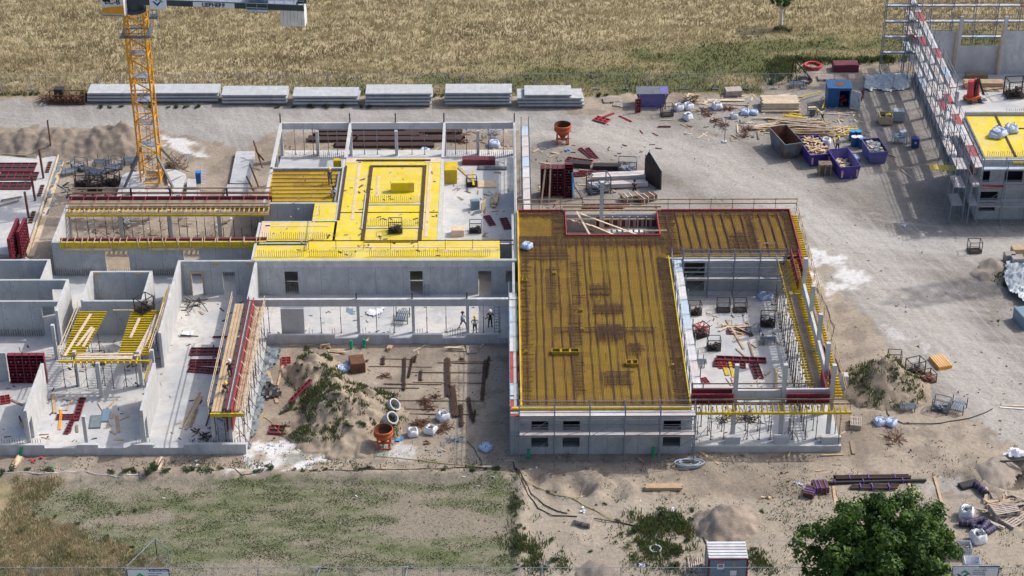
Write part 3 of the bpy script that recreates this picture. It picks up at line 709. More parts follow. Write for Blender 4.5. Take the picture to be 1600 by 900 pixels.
# door linings (timber) in the rear wall of the big room
dm = MB()
for x in (-29.99,-28.87): dm.box(x-.05, x+.05, 166.2, 166.36, FL, 3.14)
dm.box(-29.94, -28.92, 166.2, 166.36, 3.04, 3.14); B(dm, 'door_lining', 'timber', A)
bl = MB()
for (x,y) in ((-38.6,164.33),(-34.6,164.33),(-27.5,166.33),(-24.2,166.33)): bl.box(x-.3, x+.3, y-.02, y+.04, 3.9, 4.2)
bl.each('timber_block', 'timber', A, True)

# ---- Block B : centre rear with the yellow deck
Bb = thing('concrete_building_shell', 'grey concrete building with bright yellow formwork deck on top and doors facing the camera', 'building', (-11, 166.4, 0))
B(MB().box(-24.2, 1.7, 166.2, 197.4, -.3, FL), 'floor_slab', 'concrete_floor', Bb)
B(wallx(166.4, -23.73, 1.66, FL, T+.12, [(-20.95,-19.65,FL,3.2),(-8.8,-7.6,FL,3.2),(-2.2,-.95,FL,3.2),(.45,1.4,1.9,3.2)]), 'front_wall', 'concrete', Bb)
B(MB().box(-23.72, 1.65, 166.2, 166.268, 3.72, T+.1), 'parapet_band', 'concrete_plain', Bb)
for w in [wally(1.5, 166.54, 187.5, FL, T), wally(-6.15, 170.4, 188.0, FL, T), wally(-24.0, 178.3, 185.7, FL, T), wally(-16.45,174.4,188.0,FL,T), wally(-24.0, 166.54, 174.1, FL, T)]:
    B(w, 'wall', 'concrete_plain', Bb)
for w in [wallx(186.0, -23.86, -16.6, FL, T), wallx(178.3, -23.86, -16.6, FL, T-.05), wallx(174.27, -23.86, -16.6, FL, T), wallx(169.85, -23.7, -19.0, FL, T+.05), wallx(170.4, -6.0, 1.35, FL, T-.4), wallx(188.2,-16.3,-6.3,FL,T)]:
    B(w, 'wall', 'concrete', Bb)
for w in [wallx(196.75, -24.2, 1.66, 3.55, T), wally(-24.05, 186.15, 196.6, 3.6, T), wally(-16.45, 188.35, 196.6, 3.6, T), wally(-6.15, 188.35, 196.6, 3.6, T), wally(1.5, 187.5, 196.6, 3.6, T)]:
    B(w, 'beam', 'concrete_plain', Bb)
for x in (-24.03,-20.1,-16.45,-11.45,-6.15,-2.5,1.5): B(MB().box(x-.16, x+.16, 196.0, 196.5, FL, 3.57), 'column', 'concrete_plain', Bb)
for x in (-24.0,-16.45): B(MB().box(x-.13, x+.13, 190.5, 190.8, FL, 3.6), 'column', 'concrete_plain', Bb)
for x in (-24.1,-16.5,-11.5,-6.2,1.5): B(MB().bar((x,196.8,T-.3),(x,196.8,T+1.1),.14), 'edge_post', 'prop_steel', Bb)
B(starter_bars([((-23.8,195.5),(-16.7,195.5)),((-6,195.6),(1.3,195.6)),((-23.8,166.9),(-17,166.9))], FL, .8), 'starter_bars', 'rebar', Bb)
# the formwork deck
D = thing('formwork_deck', 'bright yellow plywood formwork deck over the centre building', 'formwork', (-11, 168, T))
def deck(name, rects, z, mat='ply_yellow', th=.05):
    for r in rects: B(MB().box(r[0], r[1], r[2], r[3], z-th, z), name, mat, D)
Z1 = T+.03
deck('plywood_panel', [(-23.85,-18.9,166.6,169.4),(-18.9,-.1,166.6,170.2),(-23.8,-16.55,170.3,174.1),(-18.85,-16.6,174.45,178.1),(-16.3,-6.3,170.3,176.0),(-16.3,-6.3,176.2,188.0)], Z1)
deck('plywood_strip', [(-15.0,-14.7,174.6,187.2),(-7.55,-7.2,171,186.9),(-16.3,-.2,168.9,169.15),(-23.4,-17.0,173.2,173.45),(-16.3,-14.6,187.0,188.0),(-8.0,-6.3,187.0,188.0),(-6.1,-.2,168.0,168.3),(-23.8,-22.9,170.4,173.9), (-12.8,-12.5,179.4,184.0)], Z1+.03, 'ply_pale', .026)
gap = MB()
for x in (-13.55,-7.95): gap.box(x-.17, x+.17, 170.2, 186.3, Z1+.004, Z1+.10)
gap.box(-13.38, -8.12, 186.0, 186.3, Z1+.004, Z1+.10); gap.box(-15.2, -7.4, 187.35, 187.55, Z1+.06, Z1+.14)
gap.box(-13.38,-8.12,169.9,170.05,Z1+.004,Z1+.06)
gap.box(-16.3, -16.1, 174.5, 186.2, Z1+.004, Z1+.12); B(gap, 'beam_channel', 'rebar_bundle', D)
wt = MB()
for x in (-13.75,): wt.box(x-.08, x+.02, 172.5, 180.0, Z1+.02, Z1+.13)
wt.box(-7.75,-7.68,172.5,178.0, Z1+.02, Z1+.13)
wt.box(-13.38,-8.12,177.6,177.75, Z1+.004, Z1+.09); wt.box(-13.38,-8.12,172.7,172.85, Z1+.004, Z1+.09)
wt.box(-18.8,-16.3,174.15,174.3, Z1+.004, Z1+.09)
B(wt, 'wall_top', 'concrete_plain', D)
B(starter_bars([((-13.3,178.3),(-8.2,178.3)),((-13.3,173.4),(-8.2,173.4)),((-23.6,167.2),(-19,167.2)),((-18.6,167.2),(-14,167.2)),((-12.8,167.2),(-1,167.2)),((-23.5,170.7),(-17,170.7))], Z1, .75, .2), 'starter_bars', 'rebar', D)
# worn, rebar-covered bay
bay = thing('formwork_bay', 'dark worn yellow formwork bay with reinforcement beside the bright yellow deck', 'formwork', (-20, 182, T))
B(MB().box(-23.85, -16.7, 178.45, 185.85, T-.35, T-.3), 'plywood_panel', 'ply_worn', bay)
rb = MB()
for i in range(70): x = -23.7+i*.1; rb.bar((x,178.5,T-.26),(x,185.8,T-.26),.014)
for i in range(9): y = 178.9+i*.85; rb.bar((-23.8,y,T-.22),(-16.8,y+R.uniform(-.1,.1),T-.22),.05,.06)
B(rb, 'rebar_mat', 'rebar', bay); B(MB().box(-16.95,-16.8,178.5,185.2,T-.28,T-.02), 'edge_strip', 'galv', bay)
# guard rail along the front of the deck
gr = thing('guard_rail', 'thin brown guard rail along the front edge of the yellow deck', 'railing', (-18.7, 168.3, T))
m = MB(); rails(m, [(-18.7,168.6),(-.1,168.6)], T, 1.0, 1, 2.6, .09); rails(m, [(-.1,168.6),(1.2,168.6)], T, 1.0, 2, 1.2); B(m, 'rail', 'rust', gr)
gr = thing('guard_rail', 'pale slanting timber rail rising over the front left of the yellow deck', 'railing', (-18.8, 167.5, T))
m = MB(); m.bar((-18.9,168.4,T+.3),(-18.2,175.6,T+1.2),.05,.12); m.bar((-18.9,168.4,T),(-18.9,168.4,T+1.1),.05); m.bar((-18.2,175.6,T),(-18.2,175.6,T+1.3),.05); B(m, 'rail', 'timber_pale', gr)

# ---- Block C : open bay with long beam
C = thing('concrete_colonnade', 'long grey concrete beam on slim columns above a white floor, behind the sandy court', 'concrete frame', (-11, 158.5, 0))
B(MB().box(-21.98, 1.75, 158.5, 166.19, -.3, FL-.004), 'floor_slab', 'concrete_floor', C)
B(wallx(159.3, -23.46, 1.66, 3.55, T, (), .32), 'beam', 'concrete_plain', C)
B(MB().box(-20.6, -18.45, 158.75, 159.05, FL, 3.55), 'wall_panel', 'concrete_plain', C)
for x in (-13.4,-8.25,-3.15,1.5): B(MB().box(x-.14, x+.14, 159.15, 159.45, FL, 3.56), 'column', 'concrete_plain', C)
sm = MB().box(-21.98, 1.75, 158.2, 158.5, -.3, .62)
for a, b in ((-21.98,-15.6),(-13.4,-10.5),(-8.35,-5.5),(-3.25,-.4),(1.2,1.75)): sm.box(a, b, 158.2, 158.5, .622, 1.0)
B(sm, 'front_sill', 'concrete_plain', C)
for x in (-13.5,-8.3,-3.2): B(MB().bar((x,159.3,T-.3),(x,159.3,T+.7),.14), 'edge_post', 'prop_steel', C)
B(starter_bars([((-22.4,158.8),(-21.8,158.8)),((-18.2,158.8),(-17.6,158.8)),((-16,158.8),(-15.5,158.8)),((-13.1,158.8),(-12.6,158.8)),((-10.6,158.8),(-10,158.8)),((-8,158.8),(-7.3,158.8)),((-5.4,158.8),(-3.5,158.8))], FL, .8), 'starter_bars', 'rebar', C)

# ---- Block D : right building with reinforced roof slab
Dd = thing('concrete_building_shell', 'grey concrete building under the large reinforced roof slab, with square windows facing the camera', 'building', (9, 140.3, 0))
B(MB().box(1.9, 29.3, 140.55, 176.2, -.3, FL-.004), 'floor_slab', 'concrete_floor', Dd)
B(wallx(140.45, .7, 16.3, 0, T-.05, [(2.55,4.0,.75,1.75),(5.25,6.7,.75,1.75),(13.85,15.35,.75,1.75),(2.55,4.0,2.5,3.45),(5.25,6.7,2.5,3.45),(13.85,15.35,2.5,3.45)]), 'front_wall', 'concrete', Dd)
B(MB().box(.7,16.3,140.7,141.2,1.95,2.2), 'mid_slab', 'concrete_plain', Dd)
B(MB().box(.75,16.2,143.0,143.2,.6,4.2), 'shade_backing', 'dark_void', Dd)  # near-black wall behind the windows, its colour stands in for interior shade
for x0, x1 in ((2.55,4.0),(5.25,6.7),(13.85,15.35)):
    f = MB()
    for z0, z1 in ((.75,1.75),(2.5,3.45)):
        f.box(x0, x0+.05, 140.36, 140.5, z0, z1); f.box(x1-.05, x1, 140.36, 140.5, z0, z1); f.box(x0+.05,x1-.05,140.36,140.5,z1-.05,z1); f.box(x0+.05, x1-.05, 140.38, 140.44, (z0+z1)/2-.03, (z0+z1)/2+.03)
    f.each('window_frame', 'black_steel', Dd, True)
for w in [wally(1.2, 140.6, 175.8, FL, T-.08), wally(15.9, 140.6, 166.9, FL, T-.08, [(145,147,FL,3.1),(152,154,FL,3.1)])]: B(w, 'side_wall', 'concrete', Dd)
B(wallx(166.9, 16.1, 27.3, FL, T-.08, [(17.75,19.75,FL,3.9)]), 'court_wall', 'concrete', Dd)
B(wally(29.0, 166.5, 175.8, FL, T-.08), 'side_wall', 'concrete', Dd)
B(wallx(175.8, 1.2, 29.0, 0, T-.08), 'rear_wall', 'concrete', Dd)
sm = MB().box(16.3, 29.3, 140.9, 141.2, -.3, .55)
for a, b in ((16.3,16.5),(19.3,20.6),(23.5,24.8),(27.6,29.3)): sm.box(a, b, 140.9, 141.4, .552, 1.25)
B(sm, 'front_sill', 'concrete_plain', Dd)
for y in (160.2,155.2,150.3,145.5,142.0):
    B(MB().box(28.15, 28.5, y-.18, y+.18, FL, 8.0), 'column', 'concrete_plain', Dd)
for x in (24.2, 20.05): B(MB().box(x-.18, x+.18, 141.9, 142.26, FL, 8.0), 'column', 'concrete_plain', Dd)
B(wallx(142.1, 20.24, 24.0, 4.55, 5.4, (), .24), 'beam', 'concrete_plain', Dd); B(wallx(142.1, 24.4, 28.1, 4.55, 5.5, (), .2), 'beam', 'concrete_plain', Dd)
for a, b in ((155.4,160.0),(150.5,155.0),(145.7,150.1)): B(wally(28.3, a, b, 4.5, 5.4, (), .24), 'beam', 'concrete_plain', Dd)
B(MB().box(9.9, 10.25, 175.2, 175.55, 0, 8.1), 'column', 'concrete_plain', Dd)
# roof slab formwork + reinforcement
S = thing('reinforced_roof_slab', 'large brown and yellow roof slab formwork covered with a rusty reinforcement mat', 'roof slab', (9, 158, T))
rects = [(1.75,6.5,171,176),(1.75,16.1,141.0,171),(15.6,16.1,171,176),(16.1,28.95,167.1,176)]
for r in rects: B(MB().box(*r, T-.04, T), 'plywood_panel', 'ply_worn', S)
mat_ = MB()
def covered(x, y): return any(r[0] <= x <= r[1] and r[2] <= y <= r[3] for r in rects)
def seg(m, x0, y0, x1, y1, z, w, h=None, wob=0):
    n = max(1, int(max(abs(x1-x0), abs(y1-y0))/2.2)); px_, py_ = x0, y0
    for i in range(1, n+1):
        t = i/n; x = x0+(x1-x0)*t; y = y0+(y1-y0)*t
        if wob and 0 < i < n:
            if abs(x1-x0) > abs(y1-y0): y += R.uniform(-wob, wob)
            else: x += R.uniform(-wob, wob)
        m.bar((px_, py_, z), (x, y, z), w, h); px_, py_ = x, y
x = 1.9
while x < 15.95:
    seg(mat_, x, 141.1, x, 170.9 if x > 6.4 else 175.9, T+.10, .024); x += .15
x = 16.2
while x < 28.9: seg(mat_, x, 167.2, x, 175.9, T+.10, .026); x += .15
y = 141.15
while y < 175.9:
    if y < 167.1: mat_.bar((1.85, y, T+.07), (16.0, y, T+.07), .03)
    elif y < 170.95: mat_.bar((1.85, y, T+.07), (28.9, y, T+.07), .03)
    else: mat_.bar((1.85, y, T+.07), (6.4, y, T+.07), .03); mat_.bar((15.7, y, T+.07), (28.9, y, T+.07), .03)
    y += .15
o = B(mat_, 'rebar_mat', 'rebar', S); o['kind'] = 'stuff'
cm = MB()
for i in range(17):       # spacer ladders running front to back, slightly wavy
    x = 2.3+i*.82+R.uniform(-.1,.1); seg(cm, x, 141.3, x+R.uniform(-.3,.3), 170.6, T+.13, .04, .08, .06)
for i in range(13): x = 16.8+i*.93; seg(cm, x, 167.3, x-.25, 175.7, T+.13, .09 if i % 3 else .14, .1, .05)
B(cm, 'spacer_ladders', 'rebar_bundle', S)
dm = MB()               # extra layers: dense mats over columns and along strips
def dense(x0, x1, y0, y1, n=1.0):
    k = int((x1-x0)/.11*n)
    for i in range(k): x = x0+(x1-x0)*i/k+R.uniform(-.03,.03); dm.bar((x, y0+R.uniform(-.5,.5), T+.16), (x, y1+R.uniform(-.5,.5), T+.16), .028)
    k = int((y1-y0)/.15*n)
    for i in range(k): y = y0+(y1-y0)*i/k+R.uniform(-.04,.04); dm.bar((x0+R.uniform(-.3,.3), y, T+.19), (x1+R.uniform(-.3,.3), y, T+.19), .024)
for x0,x1,y0,y1,n in ((8.4,10.2,159.5,161.8,1),(8.6,11.4,156.2,158.2,1),(8.7,11.2,151.8,154.4,1),(9.0,11.4,144.3,146.6,1),(1.9,6.6,166.2,168.6,.8),(1.9,16,168.9,170.9,.9),(5.2,6.4,171,176,.9),
                      (6.3,7.2,143,158,.7),(1.9,2.7,141.2,166,.8),(15.1,16.0,141.4,167,1.1),(5,14,153.0,154.0,.8),(15.7,17.3,167.3,175.8,1),(24.5,25.1,168,175.8,1.2),(16.3,28.8,167.3,168.4,.6),(28.2,28.9,167.3,175.8,1.2),(2,16,141.2,141.9,.7),(16,28.8,174.9,175.8,.8),(2,6.3,174.9,175.8,1.1),(22.5,24.4,168.5,171.5,.8),(4.4,5.4,157,165,.6),(6.8,7.6,158,166,.6), (11.5,12.6,149.4,151.2,1.2)):
    dense(x0, x1, y0, y1, n)
o = B(dm, 'extra_rebar', 'rebar', S); o['kind'] = 'stuff'
def upstand(x0, x1, y0, y1, h=.4):
    m = MB(); m.box(x0,x1,y0,y0+.05,T,T+h); m.box(x0,x1,y1-.05,y1,T,T+h); m.box(x0,x0+.05,y0+.05,y1-.05,T,T+h); m.box(x1-.05,x1,y0+.05,y1-.05,T,T+h)
    n = int((x1-x0)/.9)
    for i in range(1, n+1): xx = x0+(x1-x0)*i/(n+1); m.box(xx-.09, xx+.09, y0+.05, y1-.05, T+.1, T+h-.05)
    B(m, 'opening_box', 'beam_dark_yellow', S)
for px0, px1, py in ((862,905,550),(978,997,568)):
    a = U(px0, py, T+.2); b = U(px1, py, T+.2); upstand(a.x, b.x, a.y-.3, a.y+.35)
for px, py, s in ((908,485,.28),(910,515,.3),(822,550,.25),(820,438,.45),(866,427,.3),(1051,571,.22)):
    p = U(px, py, T+.15); upstand(p.x-s/2, p.x+s/2, p.y-s/2, p.y+s/2, .3)
pm = MB()
for px, py in ((939,470),(941,500),(943,530),(947,565),(950,600)):
    p = U(px, py, T); pm.bar((p.x, p.y, T), (p.x-.05, p.y, T+.9), .05)
pm.each('gauge_rod', 'rebar_bundle', S, True)
ed = MB(); ed.box(1.62,1.75,141.0,176.0,T-.1,T+.28)
B(ed, 'edge_board', 'ply_worn', S)
ed = MB(); ed.box(1.7,6.5,176.0,176.1,T-.1,T+.32); ed.box(15.6,29.05,176.0,176.1,T-.1,T+.32); ed.box(28.95,29.06,166.3,176.0,T-.1,T+.34); ed.box(6.4,15.7,170.9,171.0,T-.6,T+.3); ed.box(6.4,6.5,171.0,176.0,T-.6,T+.3); ed.box(15.6,15.7,171.0,176.0,T-.6,T+.3)
B(ed, 'edge_form', 'red_dull', S)
ed = MB(); ed.box(.9,16.2,140.7,140.95,T-.02,T+.22); ed.box(16.12,16.22,141,166.8,T-.15,T+.25); B(ed, 'edge_beam', 'beam_yellow', S)

# ---- Block E : two-storey building at the right edge
E_ = thing('concrete_building_shell', 'taller grey concrete hall at the upper right with scaffolding on its left side', 'building', (52, 182.4, 0))
B(MB().box(49.5, 90, 182.3, 217.6, -.3, FL-.004), 'floor_slab', 'concrete_floor', E_)
B(wallx(182.4, 49.5, 90, 0, 6.9, [(49.75,50.5,4.3,5.9),(52.0,53.9,4.3,5.9),(49.7,51.6,2.2,3.2),(49.7,51.5,.9,2.0),(58,60,2.2,3.2),(58,60,4.3,5.9)]), 'front_wall', 'concrete', E_)
B(wallx(183.6, 49.7, 90, .6, 6.7), 'shade_backing', 'dark_void', E_)  # interior darkness behind the hall's front openings, put into the wall colour
B(wally(49.6, 182.55, 192.45, 0, 6.7), 'side_wall', 'concrete', E_)
B(wally(49.6, 192.8, 217.2, 0, .9), 'plinth_wall', 'concrete', E_)
for y in (196.5, 201.6, 206.7, 211.8, 216.8): B(MB().box(49.45, 49.8, y-.18, y+.18, .9, 8.0), 'column', 'concrete_plain', E_)
B(MB().box(49.75, 90, 182.55, 192.4, 6.72, 6.95), 'upper_slab', 'concrete_plain', E_)
B(MB().box(49.85, 90, 182.7, 192.3, 6.95, 7.0), 'plywood_deck', 'ply_yellow', E_)
wl = MB(); wl.box(52.9,53.1,182.7,192.3,7.004,7.09); wl.box(53.1,90,189.2,189.3,7.004,7.09); B(wl, 'panel_joint', 'rebar_bundle', E_)
B(wallx(192.6, 49.75, 90, FL, 7.4), 'cross_wall', 'concrete', E_)
for x0, x1, h in ((49.8,54.1,6.0),(54.5,59.3,4.1),(59.8,65,6.0),(65.4,70,6.0)): B(wallx(217.4, x0, x1, FL, h), 'rear_wall_panel', 'concrete_plain', E_)
for x in (54.3, 59.55, 65.2): B(MB().box(x-.2, x+.2, 217.0, 217.3, FL, 8.0), 'column', 'concrete_plain', E_)
tb = MB()
for x in (54.0, 59.3, 64.9): tb.bar((x-.1, 216.9, FL), (x-.1, 216.9, 6.3), .22, .08)
tb.each('timber_brace', 'timber', E_, True)
B(starter_bars([((54.2,193.0),(70,193.0)),((50,182.9),(70,182.9))], 7.0, .6), 'starter_bars', 'rebar', E_)
yb = MB()
for i in range(22): x = 53.0+i*.45; yb.box(x, x+.12, 182.0, 182.26, 6.35, 6.6)
yb.box(52.6, 64, 181.95, 182.25, 6.62, 6.75); B(yb, 'edge_beam', 'beam_yellow', E_)
fr = MB(); fr.box(51.6,52.0,182.3,182.36,4.3,5.9); fr.box(53.9,54.0,182.3,182.36,4.3,5.9); B(fr, 'timber_lining', 'timber', E_)

# ---- left-most slab under construction
Ls = thing('foundation_slab', 'white concrete slab with timber edge formwork at the far left edge of the picture', 'foundation', (-51, 186, 0))
a = [U(0,244,.3), U(90,244,.3), U(45,378,.3), U(40,398,.3)]
poly = [(-75,a[0].y),(a[1].x,a[1].y),(a[2].x,a[2].y),(a[3].x,a[3].y),(-75,a[3].y)]
B(MB().prism(poly, -.3, .35), 'slab', 'concrete_floor', Ls)
e = MB(); e.bar((a[1].x+.1,a[1].y,.25),(a[3].x+.1,a[3].y,.25),.12,.5); e.bar((a[1].x+.55,a[1].y,.05),(a[3].x+.55,a[3].y,.05),.5,.12); B(e, 'edge_board', 'timber_pale', Ls)
e = MB()
for t0 in (.08,.33,.60,.85):
    for k in range(5):
        t = t0+k*.025; x = a[1].x+(a[3].x-a[1].x)*t-.5; y = a[1].y+(a[3].y-a[1].y)*t; e.box(x-.25,x+.15,y-.12,y+.12,.35,.5)
e.each('edge_block', 'rust', Ls, True)
e = MB()
for px0, py0, px1, py1 in ((2,230,58,241),(1,303,34,303),(0,311,30,309)): p, q = U(px0,py0+10,.5), U(px1,py1+4,.5); e.bar(p, q, .15, .1)
e.each('timber_rail', 'timber_old', Ls, True)
for px, py in ((68,279),(55,314),(45,341)):
    p = U(px, py, .3); m = MB().tube(p, (p.x-.05, p.y, 3.9 if px == 68 else 3.4), .13, n=6)
    tag(m.build('steel_post', 'rust', None, p), {68:'tallest rusty steel post at the far left slab, nearest the soil ridge',55:'middle rusty steel post standing on the far left slab',45:'front rusty steel post standing on the far left slab'}[px], 'post')
p = U(81,241,0); tag(MB().tube(p, (p.x, p.y, 4.2), .09, n=6).build('steel_post', 'rust', None, p), 'lone thin rusty post behind the far left slab, before the soil ridge', 'post')
# ------------------------------------------------------------------ props, scaffolds, walkways
def prop_kind(h, tripod=False):
    def mk():
        r = thing('steel_prop', '', 'prop')
        MB().tube((0,0,.02),(0,0,h*.55),.038,n=6).tube((0,0,h*.52),(0,0,h*.56),.06,n=6).build('outer_tube', 'prop_steel', r)
        MB().tube((0,0,h*.55),(0,0,h-.02),.028,n=5).build('inner_tube', 'galv', r)
        MB().box(-.09,.09,-.09,.09,0,.015).box(-.09,.09,-.09,.09,h-.015,h).each('end_plate', 'prop_steel', r)
        if tripod:
            m = MB()
            for k in range(3): a = k*2.1+.4; m.bar((cos(a)*.65,sin(a)*.65,.02),(0,0,.95),.03)
            m.build('tripod', 'galv_dark', r)
        return r
    return mk
PR = Kind(prop_kind(3.35)); PRT = Kind(prop_kind(3.35, True)); PRS = Kind(prop_kind(3.0))
def props(pts, label, group, tri=0, z=FL, k=None):
    for i, (x, y) in enumerate(sorted(pts, key=(lambda q: -q[1]) if 'right hand' in group or 'walkway' in group and 'timber' in group else (lambda q: q))):
        kk = PRT if tri and i % tri == 0 else (k or PR)
        kk.put((x+R.uniform(-.05,.05), y+R.uniform(-.05,.05), z), R.uniform(0, 2), label.replace('thin steel prop', nth(i+1)+' prop').replace('slim steel prop', nth(i+1)+' slim prop').replace('rusty steel prop', nth(i+1)+' rusty prop')+(' counted from behind' if ('right hand' in group or 'timber' in group) else ' from the left'), None, group)
props([(x, 196.4) for x in (-22.6,-21.6,-20.6,-18.9,-18.0,-15,-13.6,-9.8,-8.4,-5,-3.8,-1.3,.3)], 'slim steel prop under the rear concrete beam of the centre building', 'props under the rear beam', k=PRS)
props([(U(x,520,FL).x, 159.3) for x in (421,503,533,589,617,668,698,756,782)], 'slim steel prop under the long beam between the columns', 'props under the long front beam', k=PRS)
pp = []
for i in range(11): pp += [(-43.0+i*1.85, 177.0+R.uniform(-.2,.2)), (-42.2+i*1.85, 178.6+R.uniform(-.3,.3))]
props(pp, 'thin steel prop under the railed walkway behind the yellow beam wall', 'props under the rear walkway', 5, .2)
props([(x, y) for x in (16.9,18.1,19.2,21.3,22.3,23.3,25.2,26.3,27.2) for y in (141.6, 142.9)], 'thin steel prop carrying the yellow edge beam along the front right', 'props under the front right platform', 6)
props([(26.3+.1*(i%2)+(i//2)*.01, 144.3+i*.62) for i in range(34)], 'thin steel prop in the row under the yellow beams right of the court', 'props under the right hand platform', 6)
props([(27.3, 144.6+i*1.6) for i in range(13)], 'thin steel prop hidden deeper under the right hand yellow beams', 'inner props under the right hand platform')
props([(29.0+.1*(i%3), 140.6+i*.5) for i in range(4)], 'rusty steel prop at the outer right corner of the platform', 'props at the right corner', 0, .0)
props([(x, y) for x in (-39.3,-38.3,-37.3) for y in (150.2,153.5,156.2)]+[(x, y) for x in (-33.8,-32.8,-31.9) for y in (150.2,153.5,156.2)]+[(-36.4,150.0),(-34.9,150.0),(-35.8,150.5)], 'thin steel prop under the U shaped yellow beam platform', 'props under the U shaped platform', 2)
props([(-24.3,140.95),(-23.8,141.6),(-24.9,143.0),(-24.5,145.2),(-22.6,141.2),(-22.4,142.4),(-22.5,144.2),(-22.3,146),(-22.5,148),(-22.3,150),(-22.4,152)], 'thin steel prop under the timber walkway along the formed wall', 'props under the timber walkway', 3)
props([(17.9,142.2),(24.9,142.0)], 'thin steel prop standing before the grey sill at the front right', 'props before the sill', 1)

# U-shaped beam platform in the left rooms
Pf = thing('beam_platform', 'U shaped platform of yellow formwork beams with pale planks in the left rooms', 'formwork', (-36, 150, T))
bm = MB(); n = 19
for i in range(n):
    t = i/(n-1); y = 150.2+(157.6-150.2)*t
    bm.box(-39.25+t*.1, -36.9+t*.9-.5, y, y+.1, T-.5, T-.3) ; bm.box(-34.3, -31.6, y+.1, y+.2, T-.5, T-.3)
bm.box(-39.4, -31.4, 149.55, 149.7, T-.72, T-.5); bm.box(-39.4,-31.4,149.2,149.3,T-.5,T-.3)
for i in range(11): x = -38.0+i*.55; bm.box(x, x+.1, 148.9, 150.3, T-.5, T-.3)
B(bm, 'beam_grid', 'beam_yellow', Pf)
pk = MB()
for a, b, c, d in ((-39.0,150.0,-37.9,157.2),(-38.2,151.6,-37.4,154.9),(-37.6,151.5,-37.2,154.6),(-33.6,153.0,-33.3,156.4),(-32.7,149.9,-31.8,157.0),(-32.4,149.9,-31.5,157.0)):
    pk.bar((a,b,T-.26),(c,d,T-.26),.26,.05)
for y in (149.5,149.85,150.2): pk.bar((-37.9,y,T-.25+.0),(-32.9,y+R.uniform(-.1,.1),T-.24),.25,.05)
pk.bar((-36,157.9,T-.3),(-33,157.9,T-.3),.1,.05)
pk.each('plank', 'timber_pale', Pf, True)
rl = MB(); rails(rl, [(-39.4,149.6),(-39.1,157.6)], T-.35, 1.0, 2, 2.4, .1); rails(rl, [(-31.4,149.8),(-31.2,157.6)], T-.35, 1.0, 2, 2.4, .1); B(rl, 'guard_rail', 'timber_pale', Pf)

# walkway with rails over the rear court (brown, yellow edge)
Pw = thing('railed_walkway', 'long timber walkway with red posts and yellow beams behind the crane base court', 'walkway', (-34, 177, T))
b1 = MB(); b1.box(-43.8,-23.4,176.0,176.12,T-.32,T-.1)
for i in range(42): x = -43.6+i*.49; b1.box(x, x+.09, 176.12, 178.0, T-.3, T-.12)
B(b1, 'beam_row', 'beam_yellow', Pw)
b1 = MB(); b1.box(-43.9,-23.4,177.7,179.0,T-.1,T-.04); b1.box(-43.9,-23.4,176.1,176.5,T-.1,T-.04); b1.each('plank', 'timber_old', Pw, True)
b1 = MB(); b1.box(-43.9,-23.3,179.1,179.25,T-1.2,T+.3); B(b1, 'wall_form', 'maroon', Pw)
b1 = MB()
for i in range(17): x = -43.6+i*1.25; b1.bar((x,179.1,T+.3),(x,177.6,T+.28),.05); b1.bar((x+.4,176.3,T-.3),(x+.4,176.3,T+.7),.05)
b1.bar((-43.8,180.1,T+.1),(-23.5,180.1,T+.1),.08); b1.each('red_strut', 'red_dull', Pw, True)
b1 = MB(); rails(b1, [(-43.8,180.3),(-23.4,180.3)], T-.1, .75, 2, 2.6, .14); rails(b1, [(-43.8,176.6),(-23.4,176.6)], T-.1, .95, 2, 2.6, .14); B(b1, 'guard_rail', 'timber', Pw)
for x in (-33.8, -37.8, -28.0): B(MB().box(x-.08,x+.08,180.1,180.3,T-.2,T+.65), 'edge_post', 'black_steel', Pw)
# yellow waler along wall 170.3
Wl = thing('wall_waler', 'long yellow formwork waler clamped on top of the grey wall with timber brackets', 'formwork', (-34, 170, 3.6))
b1 = MB(); b1.box(-43.2,-23.0,169.95,170.12,T-.55,T+.12); B(b1, 'waler_beam', 'beam_yellow', Wl)
b1 = MB(); b1.box(-43.2,-23.0,170.45,170.75,T+.0,T+.22); B(b1, 'inner_form', 'maroon', Wl)
b1 = MB()
for i in range(15): x = -42.4+i*1.33+R.uniform(-.2,.2); s = R.choice([0,0,0,.5,-.3]); b1.bar((x,170.5,T+.3),(x+s*.3,169.85,T+.12),.07,.1); b1.bar((x+s*.3,169.86,T+.15),(x+s,169.8,T-1.2),.07,.12)
for i in range(16): x = -43+i*1.27; b1.bar((x,169.9,T+.18),(x,170.8,T+.26),.06)
b1.each('bracket', 'timber', Wl, True)
b1 = MB(); b1.box(-42.8,-38,169.88,169.94,T-.75,T-.5); b1.box(-34.5,-30,169.88,169.94,T-.75,T-.5); b1.each('ply_strip', 'ply_pale', Wl, True)
# timber capping on W1 and W2
for x0, y0, y1, l in ((-31.2,153.6,161.5,'timber edge formwork with yellow strip on top of the long left room wall'),(-30.95,145.0,148.6,'short yellow beam standing on the wall beside the three red panels')):
    w = thing('wall_edge_form', l, 'formwork', (x0, y0, T)); B(MB().box(x0-.1,x0-.02,y0,y1,T-.1,T+.3), 'board', 'timber_old', w); B(MB().box(x0-.24,x0-.12,y0+.4,y1-.8,T-.05,T+.22), 'beam', 'beam_yellow', w)
